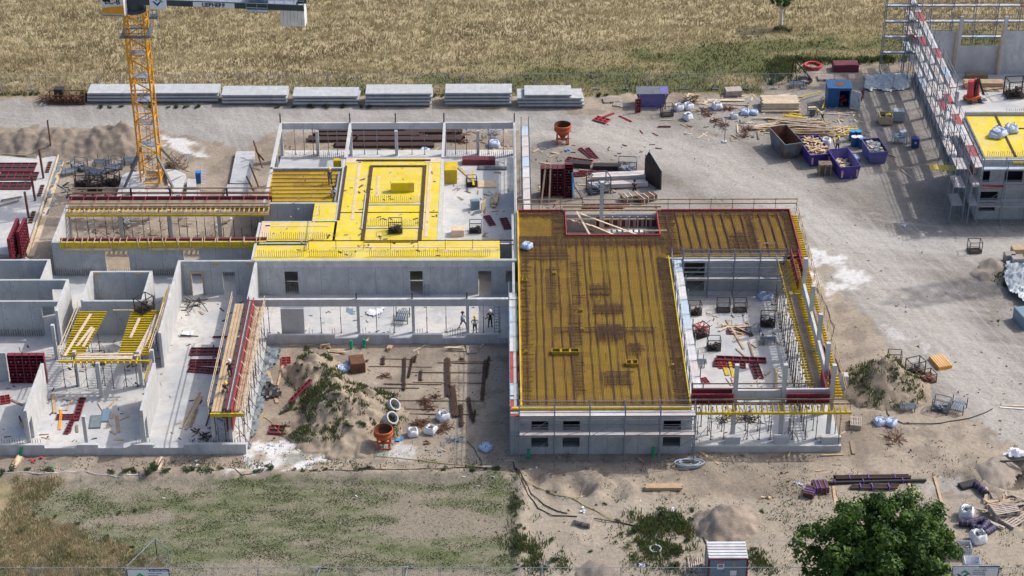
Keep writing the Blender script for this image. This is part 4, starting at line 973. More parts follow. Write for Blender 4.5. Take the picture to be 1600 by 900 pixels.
# formed wall with walkways (x=-23)
Fw = thing('wall_formwork', 'red framed wall formwork with timber walkways on both sides between left rooms and court', 'formwork', (-23.3, 141, 0))
b1 = MB(); b1.box(-23.08,-23.02,140.7,159.2,2.2,T+.3); B(b1, 'red_panel', 'red_dull', Fw)
b1 = MB(); b1.box(-23.56,-23.46,140.7,159.2,2.2,T+.35); B(b1, 'inner_panel', 'maroon', Fw)
b1 = MB()
for dx in (0,.3,.6): b1.box(-24.75+dx,-24.5+dx,140.8,158.6,T-.12,T-.06)
for dx in (0,.3,.6): b1.box(-22.9+dx,-22.65+dx,141.2,158.4,T-.32,T-.26)
b1.each('plank', 'timber', Fw, True)
b1 = MB(); b1.box(-24.85,-22.0,140.55,140.72,T-.45,T-.13)
for i in range(14): b1.box(-24.85,-23.6,141.5+i*1.25,141.6+i*1.25,T-.3,T-.13)
b1.each('bearer', 'beam_yellow', Fw, True)
b1 = MB(); rails(b1, [(-25.0,140.7),(-25.0,159.0)], T-.1, 1.05, 2, 2.4, .12); rails(b1, [(-21.95,140.9),(-21.95,158.6)], T-.3, 1.05, 3, 1.8, .12)
for i in range(9): y = 142+i*1.95; b1.bar((-22.95,y,T+.5),(-21.95,y-1.0,T-.3),.06)
B(b1, 'guard_rail', 'timber_pale', Fw)
b1 = MB()
for i in range(10): y = 141.2+i*1.85; b1.bar((-22.1,y,0),(-22.1,y,T-.3),.05); b1.bar((-21.7,y+.5,0),(-22.9,y,2.6),.05)
b1.each('push_pull_prop', 'prop_steel', Fw, True)

# right-hand platform strip (x 26.6..29.4)
Rp = thing('beam_platform', 'long platform of yellow formwork beams running along the right side of the court', 'formwork', (28, 152, T))
b1 = MB(); i = 0; y = 143.2
while y < 176: 
    x0 = 26.7 if y < 166.8 else 29.1
    b1.box(x0+R.uniform(-.15,.1), 29.75 if y > 166.8 else 29.55, y, y+.1, T-.42, T-.2); y += .45
for x in (26.9, 29.2): b1.box(x, x+.1, 143.0, 166.6, T-.64, T-.42)
B(b1, 'beam_grid', 'beam_yellow', Rp)
b1 = MB(); b1.bar((27.15,166.8,T-.1),(27.35,143.2,T-.1),.3,.05); b1.bar((27.55,160,T-.12),(27.7,144,T-.12),.35,.05); b1.bar((28.9,151,T-.1),(28.95,145,T-.1),.25,.05); b1.bar((29.0,158,T-.1),(29.0,149.5,T-.1),.25,.05); b1.each('plank', 'timber_old', Rp, True)
b1 = MB(); rails(b1, [(29.75,142.8),(29.75,176.4)], T-.2, 1.1, 2, 2.3, .12); rails(b1, [(26.75,144.0),(26.6,166.8)], T-.3, .6, 1, 2.3, .12); B(b1, 'guard_rail', 'timber', Rp)
for y0, y1, l in ((160.8,166.5,0),(142.4,145.3,0)):
    b1 = MB(); b1.box(28.55,28.65,y0,y1,T,T+1.1); b1.box(27.85,27.95,y0,y1,T,T+1.1)
    k = int((y1-y0)/.9)
    for i in range(k): b1.bar((27.9,y0+.4+i*.9,T+1.0),(28.6,y0+.4+i*.9,T+1.0),.06)
    B(b1, 'beam_form', 'red_frame', Rp)
b1 = MB()
for i in range(7): b1.bar((27.85,161+i*.8,T+.9),(26.9,161+i*.8,T-.1),.05)
for i in range(6): b1.bar((28.65,162+i*.8,T+.9),(29.4,162+i*.8,T-.1),.05)
b1.each('diagonal_brace', 'timber', Rp, True)
# front strip
Fp = thing('beam_platform', 'narrow railed platform with yellow edge beam across the front of the right court', 'formwork', (22, 141, T))
b1 = MB(); b1.box(16.2,29.9,140.55,140.7,T-.42,T-.2)
for i in range(28): x = 16.5+i*.48; b1.box(x, x+.09, 140.7, 141.7, T-.4, T-.22); b1.bar((x+.04,140.6,T-.2),(x-.05,141.2,T+.3),.06)
B(b1, 'beam_row', 'beam_yellow', Fp)
b1 = MB(); rails(b1, [(16.2,141.3),(29.9,141.3)], T-.2, .85, 2, 1.5, .14); rails(b1, [(16.5,143.0),(27,143.0)], T+.0, 1.15, 2, 3.5, .12); B(b1, 'guard_rail', 'timber_old', Fp)
for x0, x1 in ((16.3,19.85),(24.4,28.1)):
    b1 = MB(); b1.box(x0,x1,141.55,141.63,T,T+1.05)
    for i in range(int((x1-x0)/.45)+1): b1.box(x0+i*.45,x0+i*.45+.06,141.46,141.549,T,T+1.05)
    for z in (0,.5,1.0): b1.box(x0,x1,141.44,141.459,T+z,T+z+.06)
    B(b1, 'beam_form', 'red_frame', Fp)
    B(MB().box(x0,x1,142.3,142.4,T,T+1.05), 'beam_form_back', 'maroon', Fp)
b1 = MB(); b1.box(16.2,29.5,141.7,141.95,T-.12,T-.06); B(b1, 'plank', 'timber_old', Fp)

# stair void in the roof slab
Sv = thing('stairwell_formwork', 'timber formwork with diagonal planks in the stair opening of the roof slab', 'formwork', (11, 173, 2))
B(MB().box(6.55,15.55,171.05,175.6,2.2,2.3), 'ply_floor', 'ply_pale', Sv)
B(MB().box(10.5,15.5,171.1,173.0,2.32,2.6), 'ply_box', 'dark_void', Sv)
b1 = MB()
for i in range(5): b1.bar((7.0+i*.5,175.3-i*.3,3.9),(13.2+i*.3,171.3,2.6+i*.05),.2,.05)
b1.bar((8.0,175.2,4.6),(13.8,173.2,3.2),.2,.05); b1.bar((7.6,175.5,4.7),(9.5,171.5,2.8),.2,.05)
for i in range(7): x = 9.5+i*.85; b1.bar((x,175.3,2.3),(x,175.3,4.2),.1,.12)
b1.bar((6.6,175.3,3.9),(15.5,175.3,3.9),.08,.12); b1.bar((6.6,171.3,4.2),(14.6,171.3,4.2),.06,.14); b1.bar((9,174.4,3.2),(15.4,174.4,3.2),.06,.14); b1.bar((14,171.8,4.5),(16.4,171.8,4.5),.08,.16)
b1.each('plank', 'timber_pale', Sv, True)
b1 = MB()
for i in range(9): b1.box(10.6+i*.55,10.95+i*.55,173.6,174.1,3.0,3.35)
b1.each('bag', 'bag_white', Sv, True)
b1 = MB(); b1.box(10.8,15.2,173.3,173.45,2.9,3.05); B(b1, 'yellow_beam', 'beam_yellow', Sv)
B(MB().box(14.0,15.5,171.1,171.9,2.4,4.1), 'black_form', 'black_steel', Sv)
b1 = MB()
for i in range(8): b1.box(9.6+i*.8,10.1+i*.8,175.55,175.6,2.9,3.9)
b1.each('red_panel', 'maroon', Sv, True)
gr = thing('guard_rail', 'double timber guard rail along the rear edge of the reinforced roof slab', 'railing', (14, 176.3, T))
m = MB(); pm = MB(); rails(m, [(1.7,176.5),(29.8,176.5)], T+.1, 1.1, 2, 2.2, .12, pm=pm); m.bar((6.2,176.2,T+.55),(16.1,176.2,T+.55),.06,.2); m.bar((6.2,175.9,T+.3),(16.1,175.9,T+.3),.06,.2); B(m, 'rail', 'timber', gr); B(pm, 'post', 'galv_dark', gr)

# ---- scaffolds
DM = ['deck_alu','deck_alu','deck_pink','deck_pink','deck_pink','deck_alu','deck_blue','deck_red']
def scaffold(label, axis, c0, c1, a0, a1, levels, zbase=0, bay=2.57, guard=True, group=None, brace=True, seedm=None, parts_limit=90, lowrail=True):
    """axis 'x': runs along X from a0..a1, depth c0..c1 in Y; axis 'y' the other way round. One deck per bay and level."""
    P = (lambda a, c, z: (a, c, z)) if axis == 'x' else (lambda a, c, z: (c, a, z))
    r = thing('scaffold', label, 'scaffold', P((a0+a1)/2, c0, zbase), 0, group); n = max(1, round((a1-a0)/bay)); st = (a1-a0)/n
    top = max(levels)
    for i in range(n+1):
        a = a0+i*st; m = MB()
        for c in (c0, c1): m.tube(P(a, c, zbase), P(a, c, top+(1.1 if guard else .1)), .052, n=5)
        for z in levels: m.bar(P(a, c0, z-.06), P(a, c1, z-.06), .045)
        for c in (c0, c1): m.box(*( (a-.08,a+.08,c-.08,c+.08) if axis == 'x' else (c-.08,c+.08,a-.08,a+.08)), zbase, zbase+.03)
        B(m, 'frame', 'scaffold_steel', r)
    for z in levels:
        for i in range(n):
            x0, x1 = a0+i*st+.03, a0+(i+1)*st-.03; mt = R.choice(DM if seedm is None else seedm); m = MB(); k = 2; w = (c1-c0-.08)/k
            for j in range(k):
                b0, b1_ = c0+.04+j*w, c0+.04+(j+1)*w-.015
                if axis == 'x': m.box(x0, x1, b0, b1_, z-.05, z)
                else: m.box(b0, b1_, x0, x1, z-.05, z)
            B(m, 'deck', mt, r)
    m = MB()
    for z in levels:
        for c in ((c0, c1) if guard == 2 else (c0,)):
            if guard: 
                for h in (.5, 1.0): m.bar(P(a0, c, z+h), P(a1, c, z+h), .045)
        if guard: m.bar(P(a0, c0+.02, z+.08), P(a1, c0+.02, z+.08), .03, .13)
    if lowrail: m.bar(P(a0, c0, zbase+.25), P(a1, c0, zbase+.25), .04)
    if m.v: B(m, 'guard_rail', 'scaffold_steel', r)
    if brace and len(levels) > 0:
        m = MB(); zs = [zbase+.2]+list(levels)
        for i in range(0, n, 2):
            for k in range(len(zs)-1): m.bar(P(a0+i*st, c0-.02, zs[k]), P(a0+(i+1)*st, c0-.02, zs[k+1]), .035)
        m.each('brace', 'scaffold_steel', r, True)
    return r
scaffold('scaffold of grey frames and red white decks across the front facade of the right building', 'x', 139.05, 140.1, 1.5, 16.45, [2.7, 4.7], 0, 3.0, guard=2, brace=True, seedm=['deck_alu','deck_pink','deck_pink'])
scaffold('long narrow scaffold between the sandy court and the right building, seen end on', 'y', .72, 1.5, 140.0, 160.5, [2.2, 4.2], 0, 2.57, seedm=['deck_alu','deck_pink','deck_blue','deck_red'])
scaffold('scaffold walkway along the right flank of the centre building behind the roof slab', 'y', 2.25, 3.05, 176.6, 196.0, [2.2, 4.2], 0, 2.57, seedm=['deck_pink','deck_pink','deck_alu','deck_blue'], guard=1)
scaffold('silvery scaffold walkway down the inner left edge of the court', 'y', 16.5, 17.45, 143.6, 167.2, [2.1, 4.1], FL, 2.57, seedm=['deck_alu','deck_blue','deck_alu','deck_pink'])
scaffold('two level scaffold with white and red decks before the rear wall of the court', 'x', 165.5, 166.2, 17.5, 27.4, [2.5, 4.5], FL, 2.57, seedm=['deck_alu','deck_pink','deck_alu'], guard=2)
scaffold('tall multi level scaffold climbing along the left side of the hall at the upper right', 'y', 48.55, 49.4, 196.0, 222.0, [2.7,4.7,6.7,8.7], 0, 2.57, guard=2)
scaffold('lower multi level scaffold along the left side of the hall, towards the camera', 'y', 48.3, 49.25, 180.6, 195.6, [2.5,4.7,6.9], 0, 2.57, guard=2)
scaffold('scaffold across the rear of the hall at the top right corner', 'x', 218.3, 219.2, 45.6, 72, [2.7,4.7,6.7,8.7,10.7], 0, 2.57, guard=1)
scaffold('scaffold in front of the right hall with its decks one above the other', 'x', 180.8, 181.7, 49.3, 72, [2.2,4.3,6.4], 0, 2.57, guard=1)
scaffold('small access scaffold tower at the front left corner of the right hall', 'y', 46.6, 47.9, 181.2, 183.8, [2.2,4.3,6.4], 0, 2.6, guard=2)
for x, l in ((17.0,'hanging'),):
    pass
def tubes(label, pts, mat='galv_dark', r=.05, cat='tube'):
    p0 = Vector(pts[0][0]); m = MB()
    for a, b in pts: m.tube(a, b, r, n=5)
    return tag(m.build('scaffold_tube', mat, None, p0), label, cat)

# ------------------------------------------------------------------ tower crane
Cb = U(238, 284); cx, cy = Cb.x, Cb.y
Cr = thing('tower_crane', 'yellow lattice tower crane with dark counter jib standing on concrete slabs', 'crane', (cx, cy, 0))
def lattice(m, p0, p1, w, n, up=False):
    """square lattice mast along z from p0 to p1"""
    x, y, z0 = p0; z1 = p1; st = (z1-z0)/n; c = [(-w/2,-w/2),(w/2,-w/2),(w/2,w/2),(-w/2,w/2)]
    for dx, dy in c: m.bar((x+dx,y+dy,z0),(x+dx,y+dy,z1),.17)
    for i in range(n):
        za = z0+i*st; zb = za+st
        for k in range(4):
            a, b = c[k], c[(k+1)%4]
            if i % 2: a, b = b, a
            m.bar((x+a[0],y+a[1],za),(x+b[0],y+b[1],zb),.085)
            if i % 3 == 0: m.bar((x+a[0],y+a[1],za),(x+b[0],y+b[1],za),.10)
MW = 2.0; MT = 19.9
m = MB(); lattice(m, (cx,cy,.35), MT, MW, 16); mo = B(m, 'mast', 'crane_yellow', Cr)
m = MB()
for z in (4.6, 7.2, 9.9, 12.6, 15.2): m.box(cx-.8,cx+.8,cy-.8,cy+.5,z,z+.06)
m.bar((cx-.2,cy,.6),(cx+.25,cy,MT),.05); m.bar((cx+.2,cy,.6),(cx+.55,cy,MT),.05)
for i in range(48): m.bar((cx-.2+.0103*i,cy,.8+i*.39),(cx+.2+.008*i,cy,.8+i*.39),.03)
B(m, 'ladder', 'galv', Cr)
m = MB()
for dx, dy in ((-1,-1),(1,-1),(-1,1),(1,1)): m.bar((cx+dx*1.0,cy+dy*1.0,3.6),(cx+dx*2.6,cy+dy*2.3,.5),.22)
m.each('base_strut', 'galv_dark', Cr, True)
m = MB()
z = MT-2.4
m.box(cx-1.55,cx+1.55,cy-1.55,cy-1.0,z-.08,z); m.box(cx-1.55,cx+1.55,cy+1.0,cy+1.55,z-.08,z); m.box(cx-1.55,cx-1.0,cy-1.0,cy+1.0,z-.08,z); m.box(cx+1.0,cx+1.55,cy-1,cy+1,z-.08,z)
for h in (.5,1.0):
    for a, b in (((-1.55,-1.55),(1.55,-1.55)),((1.55,-1.55),(1.55,1.55)),((1.55,1.55),(-1.55,1.55)),((-1.55,1.55),(-1.55,-1.55))): m.bar((cx+a[0],cy+a[1],z+h),(cx+b[0],cy+b[1],z+h),.04)
for a in (-1.55,-.5,.5,1.55):
    for b in (-1.55, 1.55): m.bar((cx+a,cy+b,z),(cx+a,cy+b,z+1.0),.04)
m.box(cx+1.6,cx+2.4,cy-.9,cy+.6,MT-.6,MT-.54)
for h in (-.1,.4): m.bar((cx+1.6,cy-.9,MT+h),(cx+2.4,cy-.9,MT+h),.04); m.bar((cx+2.4,cy-.9,MT+h),(cx+2.4,cy+.6,MT+h),.04)
for a in (1.6,2.0,2.4): m.bar((cx+a,cy-.9,MT-.6),(cx+a,cy-.9,MT+.4),.04)
B(m, 'platform', 'galv_dark', Cr)
m = MB(); m.lathe([(0,MT),(1.25,MT),(1.25,MT+.35),(1.0,MT+.4),(1.0,MT+1.2),(0,MT+1.2)], (cx,cy,0), 20); m.box(cx-1.0,cx+1.0,cy-.9,cy+.9,MT+1.2,MT+2.8); B(m, 'slewing_ring', 'crane_dark', Cr)
ang = -radians(6.0); ux, uy = cos(ang), sin(ang); vx, vy = -uy, ux
def L(a, b, z): return (cx+ux*a+vx*b, cy+uy*a+vy*b, z)
JZ = MT+1.15
m = MB()
for b in (-.75, .75): m.bar(L(.8,b,JZ+.15), L(17.9,b,JZ+.15), .16, .62)
for a in range(1, 18, 2): m.bar(L(a,-.75,JZ+.1), L(a,.75,JZ+.1), .14)
cj = B(m, 'counter_jib', 'crane_dark', Cr)
m = MB(); m.obox(L(8.5,0,JZ+.42), (17,1.3,.05), ang)
for b in (-.8,.8):
    for h in (.9,1.4): m.bar(L(11.5,b,JZ+h), L(17.9,b,JZ+h), .04)
    for a in range(12, 19): m.bar(L(a-.1,b,JZ+.45), L(a-.1,b,JZ+1.4), .04)
m.obox(L(13.2,-1.1,JZ-.15), (2.2,.7,.06), ang)
for h in (.35,.85): m.bar(L(12.1,-1.45,JZ+h-.1), L(14.3,-1.45,JZ+h-.1), .05)
for a in (12.1,13.2,14.3): m.bar(L(a,-1.45,JZ-.15), L(a,-1.45,JZ+.85), .05)
B(m, 'service_walkway', 'galv', Cr)
m = MB(); m.obox(L(13.2,0,JZ+.95), (2.0,1.0,.9), ang); m.tube(L(13.2,-.5,JZ+1.1), L(13.2,.5,JZ+1.1), .5, n=12); B(m, 'hoist_winch', 'hut_grey', Cr)
for i in range(7): B(MB().obox(L(15.55+i*.36,0,JZ-.95), (.33,1.25,2.0), ang), 'counterweight', 'white_paint', Cr)
# cab with livery panels
ca = L(-1.6,-1.4,0)
m = MB(); m.obox((ca[0],ca[1],MT+1.35), (2.3,1.3,2.1), ang); cab = B(m, 'cab', 'white_paint', Cr)
m = MB(); f0 = L(-2.75,-2.08,0); f1 = L(-.45,-2.08,0)
def quad(m, pts, th=.02):
    """thin plate standing on the crane's side plane; pts in (along, z)"""
    b = -2.075; n = len(pts); v = [L(a,b,z) for a,z in pts]+[L(a,b-th,z) for a,z in pts]
    m.add(v, [tuple(range(n)), tuple(range(2*n-1,n-1,-1))]+[(i,n+i,n+(i+1)%n,(i+1)%n) for i in range(n)])
quad(m, [(-2.72,MT+.42),(-.48,MT+.42),(-.48,MT+1.35),(-2.72,MT+1.0)]); m2 = B(m, 'yellow_panel', 'crane_yellow', Cr)
m = MB(); m.obox(L(-1.6,-1.4,MT+.24), (2.5,1.5,.1), ang); B(m, 'cab_floor', 'galv', Cr)
m = MB(); m.obox(L(-2.2,-1.4,MT+2.0), (.8,1.34,.6), ang); B(m, 'cab_window', 'glass_dark', Cr)
def text_mesh(s, size, mat, name, parent, loc, rot, ext=.01, bold=.0):
    cu = bpy.data.curves.new(name, 'FONT'); cu.body = s; cu.size = size; cu.extrude = ext; cu.align_x = 'CENTER'; cu.align_y = 'CENTER'; cu.offset = bold
    o = bpy.data.objects.new(name, cu); scene.collection.objects.link(o); bpy.context.view_layer.update()
    me = bpy.data.meshes.new_from_object(o.evaluated_get(bpy.context.evaluated_depsgraph_get())); bpy.data.objects.remove(o)
    me.materials.clear(); me.materials.append(M(mat)); t = bpy.data.objects.new(name, me); scene.collection.objects.link(t)
    t.parent = parent; t.rotation_euler = rot
    off = Vector(); p = parent
    while p: off += p.location; p = p.parent
    t.location = Vector(loc)-off; return t
text_mesh('EC-B', .78, 'glass_dark', 'lettering', Cr, L(-1.6,-2.09,MT+1.72), (pi/2,0,ang), .01, .012)
m = MB(); m.obox(L(8.6,-.86,JZ+.13), (4.3,.03,.52), ang); B(m, 'name_plate', 'sign_white', Cr)
text_mesh('LIEBHERR', .58, 'glass_dark', 'lettering', Cr, L(8.6,-.885,JZ+.13), (pi/2,0,ang), .008, .022)
def logo(parent, P, s):
    """company mark: a green roof chevron and a blue check below it; P(u, v) gives points on the sign plane"""
    def pl(pts, mat, name):
        m = MB(); n = len(pts); v = [P(a*s,b*s,0) for a,b in pts]+[P(a*s,b*s,.012) for a,b in pts]
        m.add(v, [tuple(range(n)), tuple(range(2*n-1,n-1,-1))]+[(i,(i+1)%n,n+(i+1)%n,n+i) for i in range(n)]); m.build(name, mat, parent, world=True)
    pl([(-.42,.18),(.12,.72),(.95,-.05),(.55,-.05),(.1,.35),(-.22,.05)], 'logo_green', 'green_chevron')
    pl([(-.95,.0),(-.6,.0),(-.12,-.42),(.3,.0),(.62,.0),(-.12,-.85)], 'navy', 'blue_chevron')
m = MB(); m.obox(L(2.9,-1.2,JZ+.35), (1.75,.05,1.5), ang); sg = B(m, 'sign_board', 'sign_white', Cr)
logo(Cr, lambda u, v, d: L(2.9+u,-1.232-d,JZ+.45+v), .62)
m = MB()   # main jib, pointing away to the upper left
for a in range(0, 40):
    a0, a1 = -1.0-a*1.1, -2.1-a*1.1
    m.bar(L(a0,-.6,JZ+.9), L(a1,-.6,JZ+.9), .1); m.bar(L(a0,.6,JZ+.9), L(a1,.6,JZ+.9), .1); m.bar(L(a0,0,JZ+2.1), L(a1,0,JZ+2.1), .12)
    m.bar(L(a0,-.6,JZ+.9), L(a1 if a%2 else a0,0,JZ+2.1), .06); m.bar(L(a0,.6,JZ+.9), L(a1 if a%2 else a0,0,JZ+2.1), .06); m.bar(L(a0,-.6,JZ+.9), L(a1,.6,JZ+.9), .06)
B(m, 'main_jib', 'crane_yellow', Cr)
# crane foundation slabs
def slabpoly(pts, z0, z1, label, mat='concrete_plain'):
    q = [U(*p, z1) for p in pts]; c = sum((Vector((v.x,v.y,0)) for v in q), Vector())/len(q)
    return tag(MB().prism([(v.x,v.y) for v in q], z0, z1).build('concrete_slab', mat, None, (c.x,c.y,z0)), label, 'slab')
slabpoly([(192,270),(226,267),(226,297),(182,307)], 0, .5, 'concrete ballast slab left of the crane mast')
slabpoly([(228,266),(272,264),(290,272),(262,284),(258,268)], 0, .45, 'concrete ballast slab behind the crane mast')
slabpoly([(262,288),(290,272),(291,276),(281,304),(274,305)], 0, .55, 'concrete ballast slab right of the crane mast')
slabpoly([(226,296),(262,296),(276,307),(200,307)], 0, .6, 'concrete ballast slab in front of the crane mast')
slabpoly([(293,279),(306,279),(306,292),(292,292)], 0, .7, 'square concrete block right of the crane base, rear one of two')
slabpoly([(292,297),(312,297),(312,310),(290,310)], 0, .6, 'square concrete block right of the crane base, front one of two')
# ------------------------------------------------------------------ loose things
def single(mb, name, mat, loc, label, cat, rz=0, group=None):
    o = mb.build(name, mat, None, (0,0,0)); o.location = loc; o.rotation_euler = (0,0,rz); return tag(o, label, cat, group)
ORD = ['topmost', 'second from the top', 'third from the top', 'fourth from the top', 'fifth from the top']
# precast slab stacks along the track: (x0, x1, ytop_front_px, layers, description)
def slab_stack(px0, px1, base, layers, desc, depth=2.5, shifts=None):
    a = U(px0, base); b = U(px1, base); L_ = b.x-a.x; n = layers
    for k in range(n):
        z = .12+k*.42; dx, l0, l1 = (shifts[k] if shifts else (R.uniform(-.1,.1), 0, 0)); m = MB()
        x0, x1 = -L_/2+l0, L_/2-l1
        m.box(x0, x1, 0, depth, .2, .40); m.box(x0+.1, x1-.1, .12, depth-.1, 0, .03)
        for i in range(int((x1-x0)/.62)+1):
            x = x0+.3+i*.62
            if x < x1-.3: m.box(x-.02, x+.02, .3, depth-.3, .03, .2)
        single(m, 'precast_slab', 'precast', ((a.x+b.x)/2+dx, a.y, z), ORD[n-1-k]+' precast slab in '+desc, 'precast slab', 0, 'precast slabs stacked along the track')
slab_stack(138, 342, 162, 3, 'the double length stack behind the crane mast')
slab_stack(348, 450, 165, 3, 'the stack right of the longest one')
slab_stack(459, 561, 167, 3, 'the three layer stack, third from the left')
slab_stack(572, 675, 168, 4, 'the four layer stack, fourth from the left')
slab_stack(695, 799, 167, 4, 'the stack with blue sheet beside it')
slab_stack(810, 913, 170, 4, 'the untidy stack ending the row', 2.6, [(0,0,0),(-.1,0,0),(-.15,0,.1),(-.3,1.0,1.2)])
for q, l in (([(369,236),(398,236),(390,286),(359,286)],'long pale precast slab leaning ground right of the crane, rear one'), ([(355,288),(390,288),(387,308),(350,308)],'short pale precast slab in front of the long one right of the crane')):
    slabpoly(q, 0, .5, l, 'precast')
for i, (x0,y0,x1,y1) in enumerate(((396,220,410,262),(390,256,404,292),(385,275,397,300),(400,236,412,250))):
    p = U(x0,y0,2.2); q = U(x1,y1,.3); tag(MB().tube(p,q,.09,n=6).build('slanting_prop','rust',None,q),'rusty slanting brace beside the pale precast slabs, number %s from the rear' % ['one','two','three','four'][i],'prop')
# mesh fences
def fence(label, P0, P1, n, posts_label=None, h=2.0):
    r = thing('mesh_fence', label, 'fence', P0); d = (P1-P0)/n
    for i in range(n):
        a = P0+d*i; b = a+d; m = MB(); m.bar((a.x,a.y,h),(b.x,b.y,h),.035); m.bar((a.x,a.y,.15),(b.x,b.y,.15),.03)
        for k in range(1, 14): t = k/14; m.bar((a.x+d.x*t,a.y+d.y*t,.15),(a.x+d.x*t,a.y+d.y*t,h),.006)
        for z in (.5,.9,1.3,1.7): m.bar((a.x,a.y,z),(b.x,b.y,z),.006)
        B(m, 'mesh_panel', 'galv', r)
    for i in range(n+1):
        a = P0+d*i; m = MB(); m.tube((a.x-.06,a.y,0),(a.x-.06,a.y,h+.04),.025,n=5); m.tube((a.x+.06,a.y,0),(a.x+.06,a.y,h+.04),.025,n=5); m.box(a.x-.35,a.x+.35,a.y-.12,a.y+.12,0,.13); B(m, 'post', 'galv', r)
    return r
P0 = U(-44,142); P1 = U(1395,139); fence('long grey mesh site fence along the far side of the track', Vector((P0.x,P0.y,0)), Vector((P1.x,P1.y,0)), 31)
P0 = Vector((-40.3,122.6,0)); P1 = Vector((41.2,122.1,0)); fence('grey mesh site fence across the bottom of the picture', P0, P1, 23)
def stay(px, py, label, h=2.0, dx=.0, dy=2.2):
    p = U(px, py); m = MB(); m.tube((0,0,.1),(0,0,h),.03,n=5); m.tube((dx,dy,.1),(0,0,h),.03,n=5); m.tube((0,0,.15),(dx,dy,.15),.03,n=5)
    for t in (.3,.6): m.tube((dx*t,dy*t,.15),(dx*t,dy*t,h*(1-t)),.012,n=4)
    o = m.build('fence_stay','galv',None,(0,0,0)); o.location = (p.x,p.y,0); tag(o,label,'fence stay')
    return p
for px, l in ((155,'triangular fence stay behind the double length slab stack'),(437,'triangular fence stay above the second slab stack'),(724,'triangular fence stay above the fifth slab stack'),(1014,'triangular fence stay above the purple covered skip'),(1260,'triangular fence stay above the red hose coil'),(1200,'triangular fence stay above the large timber stack')):
    stay(px, 138, l, 2.0, -.4, 2.2)
for px, dx, l in ((52,.2,'triangular fence stay at the lower left corner'),(487,.5,'triangular fence stay at the bottom, left of the middle'),(629,.3,'triangular fence stay at the bottom middle'),(845,.2,'triangular fence stay at the bottom left of the weed thicket')):
    p = U(px, 900); y = 122.5; x = p.x*y/p.y; m = MB(); m.tube((0,0,.1),(0,0,2.0),.03,n=5); m.tube((0,0,2.0),(dx,2.4,.1),.03,n=5); m.tube((0,0,.15),(dx,2.4,.15),.03,n=5); m.tube((dx*.4,.96,.15),(dx*.4,.96,1.2),.014,n=4)
    o = m.build('fence_stay','galv',None,(0,0,0)); o.location = (x,y,0); tag(o,l,'fence stay'); 
    single(MB().box(-.3,.3,-.1,.1,0,.12).box(-.06,.06,-.05,.05,.12,.2), 'fence_weight', 'galv_dark', (x+dx+.2,y+2.4,0), 'grey foot of the '+l, 'fence foot')
a = U(195,853,2.0); m = MB()
r = thing('fence_gate', 'mesh fence panel turned back into the field above the fence banner', 'fence', (-29.4,122.6,0))
p1 = Vector((-29.3,122.7,0)); p2 = Vector((-27.6,126.2,0)); p3 = Vector((-26.4,124.9,0))
for p, q in ((p1,p2),(p2,p3)):
    for z in (.15,2.0): m.bar((p.x,p.y,z),(q.x,q.y,z),.05)
    for k in range(0, 15): t = k/14; m.bar((p.x+(q.x-p.x)*t,p.y+(q.y-p.y)*t,.15),(p.x+(q.x-p.x)*t,p.y+(q.y-p.y)*t,2.0),.05 if k in (0,14) else .006)
B(m, 'mesh_panel', 'galv', r)
def banner(x0, x1, label):
    y = 122.45; r = thing('fence_banner', label, 'banner', ((x0+x1)/2, y, .1))
    B(MB().box(x0,x1,y-.02,y,.25,1.95), 'sheet', 'sign_white', r)
    m = MB(); m.box(x0,x1,y-.03,y-.021,1.88,1.95); m.box(x0,x0+.08,y-.03,y-.021,.25,1.88); m.box(x1-.08,x1,y-.03,y-.021,.25,1.88); m.box(x1-1.6,x1-.1,y-.034,y-.0305,1.70,1.87); B(m, 'blue_band', 'navy', r)
    m = MB(); 
    for i, (a, w) in enumerate(((0,.3),(.36,.42),(.84,.5))): m.box(x1-1.5+a,x1-1.5+a+w,y-.038,y-.0345,1.76,1.81)
    B(m, 'small_print', 'sign_white', r)
    m = MB()
    for i, (a, w, z) in enumerate(((0,.55,1.45),(.62,.5,1.45),(0,.8,1.25),(.0,1.0,1.08))): m.box(x0+1.65+a,x0+1.65+a+w,y-.028,y-.021,z,z+.07)
    B(m, 'grey_print', 'hut_grey', r)
    logo(r, lambda u, v, d: (x0+.95+u, y-.028-d, 1.12+v), .6)
banner(-29.3, -25.95, 'white fence banner with green and blue mark at the lower left'); banner(35.2, 38.9, 'white fence banner with green and blue mark at the lower right, behind the big tree')

# --- bulk bags
def bag_kind(mat, fill, seed, flat=1.0):
    def mk():
        rr = random.Random(seed); r = thing('bulk_bag', '', 'bulk bag'); m = MB(); n = 16; v = []; f = []
        rows = [(.42,0),(.49,.08),(.50,.35*flat),(.46,.6*flat),(.38,.74*flat),(.30,.70*flat),(.22,.58*flat)]
        for rr_, z in rows:
            for i in range(n):
                a = 2*pi*i/n; q = 1/max(abs(cos(a)), abs(sin(a)))**.8; k = rr_*q*(1+rr.uniform(-.13,.13)); v.append((cos(a)*k, sin(a)*k, z+rr.uniform(-.03,.03)*(z > 0)))
        for j in range(len(rows)-1):
            for i in range(n): f.append((j*n+i, j*n+(i+1)%n, (j+1)*n+(i+1)%n, (j+1)*n+i))
        m.v = v; m.f = f; m.sm = True; m.build('sack', mat, r)
        m = MB(); m.lathe([(.26,.60*flat),(.14,.66*flat),(0,.68*flat)], n=10); m.build('filling', fill, r)
        m = MB()
        for a in (.8,2.4,3.9,5.5): m.bar((cos(a)*.5,sin(a)*.5,.7*flat),(cos(a)*.35,sin(a)*.35,.98*flat),.05,.02); m.bar((cos(a)*.35,sin(a)*.35,.98*flat),(cos(a+.5)*.4,sin(a+.5)*.4,.8*flat),.05,.02)
        m.build('loops', 'galv_dark', r); return r
    return mk
